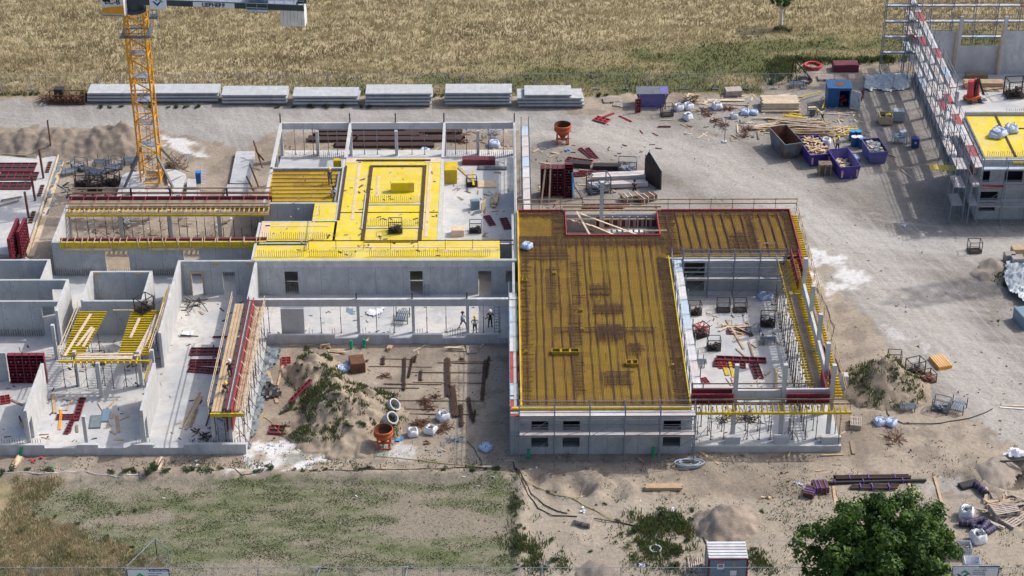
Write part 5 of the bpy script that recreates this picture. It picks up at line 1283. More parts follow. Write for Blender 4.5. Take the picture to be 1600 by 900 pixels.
BG = [Kind(bag_kind('bag_white','rubble',1)), Kind(bag_kind('bag_white','rebar',2)), Kind(bag_kind('bag_blue','bag_blue',3,.7)), Kind(bag_kind('bag_white','black_plastic',4))]
for k, px, py, s, l in ((0,1060,172,1.1,'white bulk bag, left one of the pair below the timber bale in the yard'),(0,1075,170,1.1,'white bulk bag, right one of the pair below the timber bale in the yard'),(1,1074,186,1.1,'upright white bulk bag on its own in front of the pair in the yard'),
    (0,1120,170,1.2,'white bulk bag with rusty scrap to its right in the yard'),(0,1147,184,.9,'small white bulk bag next to the green bundle in the yard'),(2,1164,178,1.1,'slumped white bag behind the small one, left of two'),(2,1178,178,1.0,'slumped white bag behind the small one, right of two'),
    (2,534,580,1.1,'bluish crumpled bag on the court sand heap, left of the rusty box'),(2,548,575,1.2,'bluish crumpled bag behind the rusty box in the court'),(0,692,655,1.1,'open white bulk bag by the rusty steel bundles in the court'),(1,673,676,1.0,'round white bulk bag with dark filling at the front of the court'),(0,645,680,1.0,'white bulk bag right of the lying orange bucket'),
    (2,759,702,1.1,'bluish knotted bag on the sand left of the facade scaffold'),(2,1374,662,1.1,'white knotted sack, left of the pair below the pointed heap'),(2,1391,663,1.1,'white knotted sack, right of the pair below the pointed heap'),
    (3,1509,807,1.3,'white bulk bag with black lining right of the big tree'),(3,1528,845,1.3,'white bulk bag with black lining in front of the purple strapped rolls'),(2,1335,250,1.1,'pale plastic sack behind the empty purple skip'),(0,1290,226,1.2,'flat white bag between the loaded skip and the worker'),
    (2,663,249-10,1.1,'white crumpled bag behind the centre building by the steel beams'),(2,772,228,1.3,'bluish heap of plastic behind the centre building'),(2,1192,466,1.1,'greyish plastic bag, left of two before the court wall'),(2,1201,466,.9,'greyish plastic bag, right of two before the court wall')):
    z = FL if (1187 < px < 1205 and py > 460) else 0
    BG[k].put(U(px, py, z), R.uniform(0,6), l, s*.92, 'bulk bags around the site')
BG[2].put(U(823,387,T+.2), 1, 'white bag on the reinforcement mat at the left edge of the roof slab', 1.0, 'bulk bags around the site')
for px, py, s, l in ((1560,212,1.5,'grey white crumpled bag on the yellow deck of the right hall, rear one'),(1580,205,1.3,'white crumpled bag on the yellow deck of the right hall, right one'),(1552,214,1.0,'white crumpled bag on the yellow deck of the right hall, front one')):
    BG[2].put(U(px, py, 7.05), R.uniform(0,6), l, s, 'bags on the yellow deck of the hall')

# --- wire cages
def cage_kind(mat, w, d, h, fill=None, side=True):
    def mk():
        r = thing('wire_cage', '', 'cage'); m = MB(); hx, hy = w/2, d/2
        for x in (-hx,hx):
            for y in (-hy,hy): m.bar((x,y,0),(x,y,h),.06)
        for z in (.12,h):
            for a, b in (((-hx,-hy),(hx,-hy)),((hx,-hy),(hx,hy)),((hx,hy),(-hx,hy)),((-hx,hy),(-hx,-hy))): m.bar((*a,z),(*b,z),.05)
        m.build('frame', mat, r); m = MB(); m.box(-hx+.03,hx-.03,-hy+.03,hy-.03,.1,.14); m.build('floor', mat, r)
        m = MB(); hh = h*.55 if side else h*.2
        for k in range(1, 8):
            t = -hx+w*k/8
            for y in (-hy,hy): m.bar((t,y,.12),(t,y,hh),.012)
            t = -hy+d*k/8
            for x in (-hx,hx): m.bar((x,t,.12),(x,t,hh),.012)
        for z in (.3,.5,hh):
            for a, b in (((-hx,-hy),(hx,-hy)),((hx,-hy),(hx,hy)),((hx,hy),(-hx,hy)),((-hx,hy),(-hx,-hy))): m.bar((*a,z),(*b,z),.02)
        m.build('mesh', mat, r)
        if fill:
            m = MB(); rr = random.Random(3)
            for _ in range(16): m.obox((rr.uniform(-hx*.6,hx*.6), rr.uniform(-hy*.6,hy*.6), rr.uniform(.2,.5)), (rr.uniform(.2,.5), rr.uniform(.08,.2), rr.uniform(.06,.16)), rr.uniform(0,3))
            m.build('contents', fill, r)
        return r
    return mk
CG = [Kind(cage_kind('black_steel',1.2,.9,1.2,'black_steel')), Kind(cage_kind('black_steel',1.2,.9,1.2,None,False)), Kind(cage_kind('galv_dark',1.3,.9,1.1,'galv')), Kind(cage_kind('rust',1.3,.9,.8,'rust'))]
for k, px, py, z, rz, s, l in ((1,1522,393,0,.05,1.05,'empty black stacking cage alone on the yard road'),(1,1397,567,0,-.1,1.0,'dark cage standing right behind the pointed sand heap'),(0,1429,583,0,.35,1.2,'dark open cage between the sand heap and the yellow beams'),(3,1446,596,0,.35,1.2,'low rusty cage in front of the dark open cage'),
    (2,1470,640,0,-.45,1.1,'grey cage full of steel props below the rusty cage'),(1,1130,485,FL,0,1.0,'open dark cage in the court, left one of the pair by the scaffold'),(1,1156,485,FL,0,1.0,'open dark cage in the court, right one of the pair by the scaffold'),(0,1085,490,FL,.1,1.0,'dark cage at the left edge of the court'),
    (0,1199,508,FL,-.1,1.1,'dark filled cage on its own in the right of the court'),(0,1115,545,FL,0,1.0,'dark cage with long plank at the left of the court'),(1,1042,180,0,.1,1.1,'low black cage below the purple covered skip'),(2,125,265,0,-.2,1.15,'dark cage at the left of the cluster by the crane'),(0,130,290,0,.1,1.3,'black cage with round ends in front of the cluster by the crane'),
    (0,150,296,0,0,1.2,'black wheeled cage in the cluster by the crane'),(0,174,288,0,-.3,1.3,'low black cage nearest the crane slabs'),(2,183,262,0,-.1,1.1,'grey cage behind the low black one near the crane'),(0,226,485,T-.3,.9,1.2,'black crate with red tools on the right arm of the U shaped platform'),(0,618,362,T+.05,.05,1.1,'black crate standing on the bright yellow deck'),
    (1,155,487+80,FL,.1,.9,'small black crate under the U shaped platform'),(0,743,362,FL,0,1.0,'black cage standing in the open room right of the yellow deck'),(0,1585,150,FL,.1,1.8,'long black frame on the white floor of the right hall'),(0,737,290,FL,.1,.9,'black box with yellow beam in the open room right of the deck'),(0,1095,525,FL,.5,1.0,'dark crate full of red hoses in the court')):
    CG[k].put(U(px, py, z), rz, l, s, 'wire cages and crates')
# grey stacking racks
def rack():
    r = thing('prop_rack', '', 'rack'); m = MB()
    for i in range(6): m.tube((-.75,-.4+i*.15,.35),(.75,-.4+i*.15,.35),.035,n=5)
    for i in range(5): m.tube((-.75,-.33+i*.15,.45),(.75,-.33+i*.15,.45),.035,n=5)
    m.build('tube_bundle', 'galv', r); m = MB()
    for x in (-.5,.5):
        m.bar((x,-.5,.25),(x,.5,.25),.07)
        for y in (-.5,.5): m.bar((x,y,0),(x,y,.8),.06)
    m.build('frame', 'galv_dark', r); return r
RK = Kind(rack)
for px, py, z, rz, s, l in ((1418,640,0,.1,1.0,'low galvanised rack of tubes left of the prop cages'),(1496,640,0,1.1,1.3,'galvanised bundle of props right of the grey cage'),(150,275,0,-.4,1.5,'galvanised rack in the middle of the cluster by the crane'),(172,268,0,.3,1.2,'galvanised rack behind the low black cage by the crane'),(160,258,0,-.1,1.2,'upright rack at the rear of the cluster by the crane'),(205,255,0,.15,1.3,'galvanised rack right next to the crane mast'),(108,272,0,.5,1.1,'galvanised rack at the left rim of the cluster by the crane'),
    (628,500,FL,1.45,1.3,'bundle of steel props lying on the white floor behind the long beam'),(1178,520,FL,.05,.9,'light rack beside the planks in the court'),(1200,535,FL,.05,1.0,'light stacking rack in the middle of the court'),(1091,570,FL,.0,1.0,'light upright rack at the left of the court'),(1245,135,0,.1,1.2,'bundle of galvanised tubes beside the red hose coil')):
    RK.put(U(px, py, z), rz, l, s, 'racks and bundles of galvanised tubes')
# pallets
def pallet_kind(n, mat):
    def mk():
        r = thing('pallet', '', 'pallet')
        for k in range(n):
            m = MB(); z = k*.15
            for i in range(7): m.box(-.6,.6,-.4+i*.125,-.4+i*.125+.075,z+.12,z+.14)
            for x in (-.6,-.07,.46): m.box(x,x+.14,-.4,.43,z,z+.12)
            m.build('pallet_deck', mat, r)
        return r
    return mk
PL = [Kind(pallet_kind(1,'timber_grey')), Kind(pallet_kind(8,'timber_old')), Kind(pallet_kind(3,'timber_grey'))]
for k, px, py, z, rz, s, l in ((0,955,158,0,.1,1.6,'large weathered pallet at the left of the purple covered skip'),(0,966,163,0,1.3,1.2,'tilted pallet leaning near the large weathered one'),(0,975,166,0,.4,.9,'small pallet stub at the front of the three near the skip'),(1,1288,272,0,.0,1.15,'tall brown pallet stack between the two purple skips'),
    (2,913,818,0,-.4,1.1,'small whitish pallet stack crossed by the black cables'),(0,1087,884,0,1.57,1.4,'pallet leaning beside the transformer hut, upper one'),(0,1094,900,0,1.57,1.2,'bluish pallet beside the transformer hut, lower one'),(0,1034,838,0,1.2,1.1,'old pallet lying in the thicket, left one'),(0,1047,835,0,1.9,1.1,'old pallet lying in the thicket, right one'),
    (0,737,547,0,1.7,1.1,'grey pallet at the right rear of the sandy court'),(0,1290,123,0,.0,1.6,'weathered pallet behind the blue container, left one'),(0,1313,126,0,.1,1.2,'weathered pallet behind the blue container, right one'),(2,1568,805,0,.25,1.8,'broken pallets at the bottom of the pallet heap'),
    (0,1585,812,0,.7,2.0,'big open pallet tilted at the front of the pallet heap'),(0,1566,778,0,.1,1.5,'pallet lying crosswise on the pallet heap'),(0,1590,800,0,1.2,1.4,'pallet at the right rim of the pallet heap'),(0,1556,790,0,2.0,1.2,'dark pallet at the left rim of the pallet heap'),(2,1337,665,0,1.4,1.15,'stack of pale pallets at the right corner of the building'),(2,1576,165,0,0,.01,None)):
    if l: PL[k].put(U(px, py, z), rz, l, s, 'pallets lying about')
# formwork panels (red frame, dark face)
def panel_kind(w, l, mat='red_frame', face='form_face', nx=2, ny=5):
    def mk():
        r = thing('shuttering_unit', '', 'formwork panel'); m = MB(); h = .12
        for x in (-w/2, w/2-.05): m.box(x,x+.05,-l/2,l/2,.02,h)
        for i in range(ny+1): y = -l/2+(l-.05)*i/ny; m.box(-w/2+.05,w/2-.05,y,y+.05,.02,h-.01)
        for i in range(1, nx): x = -w/2+w*i/nx; m.box(x-.025,x+.025,-l/2,l/2,.021,h-.015)
        m.build('frame', mat, r); m = MB(); m.box(-w/2+.01,w/2-.01,-l/2+.01,l/2-.01,0,.02); m.build('face', face, r); return r
    return mk
FP = [Kind(panel_kind(.9,2.7)), Kind(panel_kind(.45,2.7,'red_frame','form_face',1,6)), Kind(panel_kind(1.2,2.7,'red_frame','form_face',2,5)), Kind(panel_kind(.9,1.35,'red_bright','form_face',2,3)), Kind(panel_kind(.3,2.7,'red_bright','form_face',1,4)), Kind(panel_kind(2.4,2.7,'red_frame','form_face',4,6))]
H_ = pi/2
for k, px, py, z, rz, s, l in ((3,940,188,0,1.0,1.3,'red formwork piece in the yard, front left of the scattered group'),(4,947,182,0,-.9,.9,'slim red formwork bar behind the front left piece'),(4,977,186,0,-2.4,.75,'slim red formwork bar in the middle of the scattered group'),(1,1038,198,0,H_,.55,'short red formwork panel in front of the black cage in the yard'),(4,1002,206,0,.3,.35,'tiny red formwork offcut, left of two'),(4,1024,210,0,.7,.35,'tiny red formwork offcut, right of two'),
    (2,321,550,FL,H_,1.05,'rear one of three red formwork panels on the white floor'),(0,320,567,FL,H_,1.05,'middle one of three red formwork panels on the white floor'),(0,318,579,FL,H_-.15,1.05,'front slanting one of three red formwork panels on the white floor'),(1,346,527,FL,H_,.6,'small dark red strip behind the three panels'),
    (2,105,652,FL,1.6,.7,'square red panel beside the yellow beam on the left floor'),(1,110,665,FL,-.1,1.0,'narrow red panel running forward from the square one on the left floor'),(1,124,640,FL,.0,1.3,'long red panel standing by the timber on the left floor'),(3,8,625,FL,.3,1.0,'red panel piece at the left picture edge'),(4,32,656,FL,.4,.45,'tiny red piece on the floor near the left edge'),
    (2,29,276,.35,H_,(1.5,1.55,1),'large red lattice panel on the far left slab, front one'),(2,25,262,.36,H_,(1.7,1.6,1),'large red lattice panel on the far left slab, rear one'),(2,20,291,.36,H_,(1.3,1.5,1),'red lattice panel on the far left slab nearest the timber rails'),
    (0,454,674,0,H_-.12,1.4,'long dark red panel lying at the front left of the court'),(3,475,668,0,.0,1.1,'short dark red panel at the foot of the court heap'),(3,447,565,0,.1,1.0,'red panel left of the sand heap, rear one'),(3,449,578,0,.1,.7,'small red panel stub below the rear one'),
    (1,1158,563,FL,H_-.08,1.7,'long red panel lying across the court floor'),(0,1140,570,FL,H_-.1,1.1,'shorter red panel doubled behind the long one in the court'),(3,1128,571,FL,.1,.8,'square red panel end at the left of the long court panel'),(0,1182,580,FL,.1,.95,'upright lying red panel with yellow board in the court'),(2,1151,519,FL,H_,.7,'dark red panel under the scattered planks in the court'),(3,1101,595,FL,.3,.7,'red and orange box at the left front of the court'),
    (1,925,270,0,H_,1.1,'red panel with yellow edge behind the silver channels'),(1,957,271,0,H_,1.0,'red panel right of the yellow edged one'),(1,942,324,0,H_,1.6,'dark red panel strip just behind the roof slab rail, left'),(1,960,321,0,H_,1.2,'dark red panel strip just behind the roof slab rail, right'),(0,905,252,0,H_-.3,1.1,'dark panel in the middle of the red stack'),(1,915,240,0,.45,1.0,'slanting red frame at the top of the stack, left leg'),(1,925,240,0,.35,1.0,'slanting red frame at the top of the stack, right leg'),(0,903,273,0,H_+.1,1.0,'dark red panel at the lower right of the stack'),
    (3,1320,108,0,H_,1.0,'small red panel on the roof of the dark red box'),(0,765,345,FL,.3,.8,'red trough shaped form in the open room'),(0,790,350,FL,.2,.9,'dark red panel in the corner of the open room')):
    FP[k].put(U(px, py, z+.02), rz, l, s, 'red formwork panels')
o_ = FP[1].put(U(470,611,1.0), -.75, 'red formwork panel lying on the slope of the court sand heap', 1.1, 'red formwork panels'); o_.rotation_euler = (.3, -.35, -.75)
def upright(px, py, z, w, h, face, label, th=.15, rz=0, mat='red_frame', back='form_face', lean=.0):
    p = U(px, py, z); r = thing('shuttering_unit', label, 'formwork panel', p, rz, 'upright red formwork panels'); m = MB()
    nx = max(1, int(w/.6)); nz = max(2, int(h/.32))
    for i in range(nx+1): x = -w/2+(w-.06)*i/nx; m.box(x,x+.06,-th,0,0,h)
    for i in range(nz+1): zz = (h-.06)*i/nz; m.box(-w/2+.01,w/2-.01,-th+.02,-.01,zz,zz+.06)
    m.build('frame', mat, r); m = MB().box(-w/2,w/2,0,.03,0,h); m.build('face', back, r)
    m = MB()
    for i in range(nx): x = -w/2+w*(i+.5)/nx; m.box(x-.05,x+.05,-th-.06,-th,h*.3,h*.36); m.box(x-.05,x+.05,-th-.06,-th,h*.75,h*.81)
    m.build('clamp', 'galv_dark', r)
    if lean: r.rotation_euler = (lean, 0, rz)
    return r
upright(47,595,FL,3.3,3.0,0,'big upright red wall formwork standing in the left rooms',.45)
upright(866,300,0,3.0,3.3,0,'upright block of dark red formwork in the yard behind the roof slab',1.0, mat='maroon')
upright(888,306,0,.9,4.0,0,'slim tallest red formwork element at the right of the upright block',.5, mat='maroon')
upright(24,398,.35,4.4,3.0,0,'dark red wall formwork standing end on at the far left slab, left one',.3,H_-.0)
upright(37,392,.35,3.0,3.0,0,'dark red wall formwork standing end on at the far left slab, right one',.3,H_-.05)
upright(996,176,0,.7,1.8,0,'single upright red and grey panel beside the purple covered skip',.15,.5)
upright(1346,155,0,1.1,1.3,0,'small upright dark panel right of the blue container',.15,1.2, mat='maroon')
# skips
def skip(px, py, w, l, h, mat, inner, rz, label, fillm=None, stripes=True, name='skip_container', taper=.12, fh=.65):
    p = U(px, py); r = thing(name, label, 'skip', p, rz); m = MB(); t = .06
    def ring(k, z, o=0): a, b = w/2*k-o, l/2*k-o; return [(-a,-b,z),(a,-b,z),(a,b,z),(-a,b,z)]
    v = ring(1-taper,0)+ring(1,h)+ring(1,h,t)+ring(1-taper,.08,t)
    m.add(v, [(3,2,1,0)]+[(i,(i+1)%4,4+(i+1)%4,4+i) for i in range(4)]+[(4+i,4+(i+1)%4,8+(i+1)%4,8+i) for i in range(4)]); m.build('body', mat, r)
    m = MB(); m.add(v, [(8+i,8+(i+1)%4,12+(i+1)%4,12+i) for i in range(4)]+[(12,13,14,15)]); m.build('lining', inner, r)
    m = MB()
    for a, b in (((-w/2,-l/2),(w/2,-l/2)),((w/2,-l/2),(w/2,l/2)),((w/2,l/2),(-w/2,l/2)),((-w/2,l/2),(-w/2,-l/2))): m.bar((*a,h),(*b,h),.09)
    for y in (-l*.22, l*.22):
        for s in (-1,1): m.bar((s*w/2*(1-taper),y,.1),(s*w/2*1.0,y,h),.09)
    m.build('rim', mat, r)
    if stripes:
        for s in (-1,1):
            m = MB()
            for k in range(4): m.add([(s*(w/2-.3)-.1,-l/2*(1-taper*.5)-.09+.0,.35+k*.2),(s*(w/2-.3)+.1,-l/2*(1-taper*.5)-.09,.43+k*.2),(s*(w/2-.3)+.1,-l/2*(1-taper*.5)-.09,.53+k*.2),(s*(w/2-.3)-.1,-l/2*(1-taper*.5)-.09,.45+k*.2)], [(0,1,2,3)])
            m.build('warning_stripes', 'red_bright', r); m = MB(); m.box(s*(w/2-.3)-.1,s*(w/2-.3)+.1,-l/2*(1-taper*.5)-.08,-l/2*(1-taper*.5)-.04,.33,1.15); m.build('warning_board', 'white_paint', r)
    if fillm:
        m = MB(); rr = random.Random(int(px))
        m.obox((0,0,h*fh-.1), (w*.86,l*.86,.25))
        m.build('debris_bed', 'rubble', r); m = MB()
        for _ in range(60): m.obox((rr.uniform(-w*.38,w*.38), rr.uniform(-l*.38,l*.38), h*fh+rr.uniform(0,.3)), (rr.uniform(.3,1.1), rr.uniform(.08,.35), rr.uniform(.03,.12)), rr.uniform(0,3), rr.uniform(-.4,.4))
        m.build('debris', fillm, r)
        m = MB()
        for _ in range(18): m.obox((rr.uniform(-w*.38,w*.38), rr.uniform(-l*.38,l*.38), h*fh+rr.uniform(.1,.35)), (rr.uniform(.2,.9), rr.uniform(.08,.3), .05), rr.uniform(0,3), rr.uniform(-.4,.4))
        m.build('debris_pale', 'ply_pale', r)
    return r
skip(1226,236,2.1,4.6,2.0,'skip_blue_grey','rust',.28,'large empty rust brown skip, leftmost of the row of skips',None,False,taper=.2)
skip(1271,246,2.5,4.6,1.5,'purple_steel','purple_steel',.2,'purple skip filled with timber and boards','timber',fh=.9)
skip(1317,267,2.3,4.4,1.6,'purple_steel','purple_faded',.17,'nearly empty purple skip with red and white warning stripes','ply_pale',fh=.2)
skip(1365,246,2.0,3.4,1.5,'purple_faded','rust',.13,'faded violet skip with mixed rubbish, rightmost of the row','galv',False,fh=.75)
r = skip(1018,163,3.6,2.0,1.7,'purple_faded','dark_void',.0,'covered violet skip with a dark lid by the far fence',None,False,taper=.25)
m = MB(); m.box(-1.85,.9,-1.05,1.05,1.76,1.82); m.build('lid', 'galv_dark', r); MB().box(.92,1.85,-1.05,1.05,1.76,1.83).build('lid_flap', 'purple_faded', r)
m = MB()
for x in (-1.5,1.5): m.bar((x,-1.15,0),(x,-1.15,1.75),.12)
m.build('lift_bar','timber_old',r)
# blue tool container with open door
p = U(1310,168); r = thing('tool_container', 'blue steel tool container with open white door and rusty roof patch', 'container', p, -.03); w, d, h = 2.7, 2.2, 2.4
m = MB(); m.box(-w/2,w/2,d-.06,d,0,h).box(-w/2,-w/2+.06,0,d-.06,0,h).box(w/2-.06,w/2,0,d-.06,0,h).box(-w/2+.06,.0,0,.06,0,h).box(w/2-.2,w/2-.06,0,.06,0,h).box(0,w/2-.2,0,.06,2.15,h)
for i in range(12): m.box(-w/2+i*.11,-w/2+i*.11+.05,-.03,0,.05,h-.1)
m.build('body','container_blue',r); MB().box(-w/2+.06,w/2-.06,.06,d-.06,.02,.08).build('floor','dark_void',r)
m = MB(); m.box(-w/2-.05,w/2+.05,-.08,d+.05,h,h+.07)
for i in range(9): m.box(-w/2+.1+i*.3,-w/2+.25+i*.3,-.06,d+.03,h+.07,h+.1)
m.build('roof','container_blue',r); MB().lathe([(0,h+.11),(.55,h+.108),(.6,h+.104)],(.1,1.0,0),12).build('rust_patch','rust',r)
dr = MB().obox((w/2+.5,-.35,h/2-.05),(1.3,.06,h-.25),-.6).build('door','plastic_sheet',r); MB().obox((w/2+.8,-.6,h/2),(.05,.1,.4),-.6).build('handle','galv_dark',dr)
m = MB(); rr = random.Random(4)
for _ in range(14): m.obox((rr.uniform(.1,.9),rr.uniform(.3,1.5),rr.uniform(.2,1.2)),(.3,.3,.25),rr.uniform(0,3))
m.build('stored_tools','maroon',r)
# concrete buckets
def bucket(loc, label, tip=0, rz=0):
    r = thing('concrete_bucket', label, 'concrete bucket', loc, rz); m = MB()
    m.lathe([(.86,1.95),(.97,1.97),(.97,2.2),(.9,2.24)], n=24); m.lathe([(.96,1.5),(.97,1.55),(.97,1.75),(.9,1.78)], n=24); m.lathe([(.9,2.2),(.88,1.45),(.35,.75),(.24,.5)], n=24); m.sm = False; m.build('hopper','orange_steel',r)
    m = MB(); m.lathe([(.88,2.23),(.84,1.45),(.3,.85),(0,.8)], n=24); m.build('lining','rust',r)
    m = MB()
    for k in range(4): a = pi/4+k*pi/2; m.bar((cos(a)*.85,sin(a)*.85,1.5),(cos(a)*.9,sin(a)*.9,0),.13)
    for z in (.06,.75):
        for k in range(4): a = pi/4+k*pi/2; b = a+pi/2; m.bar((cos(a)*.8,sin(a)*.8,z),(cos(b)*.8,sin(b)*.8,z),.09)
    m.build('leg_frame','orange_steel',r); m = MB().tube((0,0,.6),(0,0,.35),.24,.2,n=12); m.bar((0,-.2,.5),(.9,-.5,.7),.05); m.build('outlet','galv_dark',r)
    if tip: r.rotation_euler = (0,tip,rz)
    return r
bucket(U(879,222), 'orange concrete bucket standing upright on four legs behind the right flank scaffold')
b_ = bucket(U(600,697), 'orange concrete bucket standing at the front edge of the sandy court'); b_.scale = (.88,.88,.82)
# concrete rings
for px, py, l, a in ((612,640,'concrete pipe ring tipped over, rear one of two',.9),(609,660,'concrete pipe ring with blue cloth, behind the orange bucket',.7)):
    p = U(px, py, .35); r = thing('concrete_ring', l, 'concrete ring', p); m = MB(); m.lathe([(.6,-.55),(.6,.55),(.48,.55),(.48,-.55),(.6,-.55)], n=20); m.build('shell','concrete_plain',r); r.rotation_euler = (.75,.2,a); r.location.z = .65
p = U(1024,861); single(MB().lathe([(.5,0),(.5,.3),(.4,.3),(.4,0)], n=20), 'concrete_ring', 'concrete_plain', p, 'small flat concrete ring lying in the thicket at the bottom', 'concrete ring')
# planks and bars -------------------------------------------------
def plank(px0, py0, px1, py1, label, z=0, w=.2, th=.05, mat='timber', name='plank', cat='plank', lift=.06, group=None):
    a = U(px0, py0, z); b = U(px1, py1, z); c = (a+b)/2; c.z = z+lift; m = MB(); m.bar((a.x-c.x,a.y-c.y,0),(b.x-c.x,b.y-c.y,0),w,th)
    return single(m, name, mat, c, label, cat, 0, group)
PLK = [(433,630,417,573,0,'timber','long pale plank on the sand leaning toward the black wrap, left of the heap',.3),(434,603,442,571,0,'timber','thinner plank right of the long one left of the heap',.18),(1093,706,1124,726,0,'timber','pale board lying right of the grey hose coil',.3),
 (1302,760,1306,790,0,'timber','upright plank crossing behind the big tree, left',.25),(1418,750,1428,782,0,'timber','plank sticking out right above the big tree',.25),(1460,745,1475,800,0,'timber','long lone plank on the sand right of the big tree',.22),(1473,798,1476,812,0,'timber_grey','short plank end below the long lone plank',.22),
 (1564,634,1612,636,0,'timber_pale','white rail lying on the yard road at the right edge, rear one',.16),(1562,637,1600,640,0,'white_paint','white rail lying on the yard road at the right edge, front one',.14),(1330,690,1334,710,0,'timber_old','mossy plank standing on the sand right of the corner',.3),(1282,712,1318,711,0,'timber','red ended board on the sand near the front right corner',.15),
 (1230,715,1236,705,0,'timber','short pale stick in front of the grey sill',.12),(83,616,86,646,FL,'timber','plank lying on the left floor, leftmost',.3),(104,642,116,622,FL,'timber','slanting plank on the left floor beside the square red panel',.2),(154,630,175,666,FL,'timber_pale','diagonal plank over the dark mat on the left floor',.16),(168,638,183,624,FL,'timber','short plank right of the dark mats',.16),(182,650,186,676,FL,'timber','rusty brown plank near the dark mats',.25),
 (120,665,121,676,FL,'timber_old','plank end beside the red panel on the left floor',.2),(17,625,36,634,FL,'timber_old','slanting plank at the left picture edge',.2),(282,525,310,526,FL,'steel_beam','thin dark rod on the big white floor',.06),(282,670,312,614,FL,'timber','left one of the brown wet planks on the big white floor',.2),(290,672,315,620,FL,'timber','middle one of the brown wet planks on the big white floor',.25),(298,668,308,640,FL,'timber_old','short right one of the brown wet planks on the big white floor',.2),
 (322,666,330,640,FL,'steel_beam','dark bent strip on the big white floor',.12),(1135,500,1162,546,FL,'timber','long plank lying slantwise across the court',.2),(1150,545,1167,560,FL,'timber','continuation plank near the red panels in the court',.14),(1170,535,1177,557,FL,'timber','plank on the court floor below the light rack',.2),(1174,538,1182,544,FL,'timber','short slanting plank on the court floor',.16),(1187,532,1187,540,FL,'timber','short plank stub in the court, left of two',.14),(1192,532,1193,540,FL,'timber','short plank stub in the court, right of two',.14),
 (1166,506,1174,526,FL,'black_steel','dark flat bar on the court floor',.4),(1213,575,1211,612,FL,'timber','upright lying timber near the front column of the court',.3),(1196,587,1204,580,FL,'timber','small block on the court floor',.2),(1135,591,1143,603,FL,'timber_pale','pale stick at the court front',.12),(1140,566,1146,590,FL,'beam_yellow','orange yellow beam standing out in the court, long',.25),(1133,575,1137,587,FL,'beam_yellow','orange yellow beam in the court, short',.4),
 (1143,590,1147,603,FL,'timber','thin plank beside the orange beam',.14),(1174,603,1187,590,FL,'timber_pale','slanting plank in the court front middle',.12),(93,672,96,641,FL,'helmet_orange','orange yellow beam beside the red panels on the left floor',.22),(399,536,420,521,.3,'beam_yellow','bright yellow beam leaning at the left end of the long sill',.3),(712,258,738,282,FL,'timber','long slanting boards beside the yellow beam stack in the open room',.3),(740,290,738,268,FL+.7,'beam_yellow','yellow beam standing across the black box',.22),
 (1170,165,1115,162,0,'timber','long thin board in front of the timber bale',.14),(1105,157,1163,157,0,'timber_pale','pale boards lying in the yard above the thin board',.5),(1090,217,1106,207,0,'timber_pale','pale stick alone in the yard',.12),(1032,188,1050,188,0,'timber_pale','thin white lath in the yard',.08),(1152,195,1153,208,0,'timber_pale','short standing batten left of the rusty sheet',.18),(1182,193,1186,218,0,'timber_old','brown batten at the rust skip',.16),
 (1215,150,1235,148,0,'timber_pale','pale plank end in the large timber stack',.3),(1250,152,1285,143,.4,'beam_yellow','yellow beam leaning between timber stack and blue container',.14),(1285,170,1293,143,.6,'beam_yellow','yellow board leaning on the left side of the blue container',.12),(1290,178,1327,180,0,'timber_grey','grey plank on the ground before the blue container',.25),(1302,213,1308,235,0,'timber','board lying behind the worker near the skips',.14),(1383,240,1400,246,0,'timber','thin stick right of the violet skip',.1),(1408,266,1425,280,0,'timber_grey','long thin pole on the shadowed yard',.1),
 (573,534,577,527,.7,'timber','stick leaning on the sill of the long white floor',.2),(645,550,665,540,0,'timber_pale','slanting stick at the rear of the court',.1),(750,545,762,532,0,'timber_grey','grey board near the pallet at the rear of the court',.14),(450,541,490,540,0,'timber','long thin lath at the rear edge of the court',.1),(1225,740,1224,741,0,'timber','tiny lath',.05)]
for t in PLK[:-1]:
    plank(t[0],t[1],t[2],t[3],t[6],t[4],t[7],.06,t[5],'plank' if 'beam' not in t[6] else 'timber_beam','plank' if 'beam' not in t[6] else 'beam')
def pile(name, label, cat, px, py, n, l, spread, mats, rz=0, jit=.25, z=0, w=.18, th=.05, layers=6, lmin=.6):
    p = U(px, py, z); r = thing(name, label, cat, p, rz); k = len(mats)
    for q in range(k):
        m = MB()
        for i in range(q, n, k):
            zz = .03+(i*layers//n)*th*1.15; m.obox((R.gauss(0,spread*.4), R.gauss(0,spread*.35), zz), (l*R.uniform(lmin,1), w*R.uniform(.5,1.4), th), R.gauss(0,jit), R.gauss(0,.03))
        m.build('boards' if 'steel' not in name else 'bars', mats[q], r)
    return r
def bundle(name, label, cat, px, py, l, w, h, mat, rz=0, z=0, rows=None, strap=None, part='board', gap=.02, cols=None, tube=False):
    p = U(px, py, z); r = thing(name, label, cat, p, rz); rows = rows or max(1, int(h/.12)); cols = cols or max(1, int(w/.22)); m = MB(); dw = w/cols; dh = h/rows
    for i in range(rows):
        for j in range(cols):
            o = R.uniform(-.08,.08)*l*.3; y = -w/2+j*dw; zz = .08+i*dh
            if tube: m.tube((-l/2+o,y+dw/2,zz+dh/2),(l/2+o,y+dw/2,zz+dh/2),min(dw,dh)*.46,n=8)
            else: m.box(-l/2+o,l/2+o,y+gap/2,y+dw-gap/2,zz,zz+dh-gap)
    m.build(part, mat, r); m = MB()
    for x in (-l*.32, l*.32): m.box(x-.05,x+.05,-w/2-.1,w/2+.1,0,.08)
    m.each('bearer', 'timber_old', r)
    if strap:
        m = MB()
        for x in (-l*.3,-l*.05,l*.3): m.box(x-.035,x+.035,-w/2-.02,w/2+.02,.06,h+.12)
        m.each('strap', strap, r)
    return r
bundle('timber_stack','large stack of pale timber boards left of the saw table','timber stack',1218,168,4.2,2.2,1.0,'timber_pale',0,rows=6,cols=10)
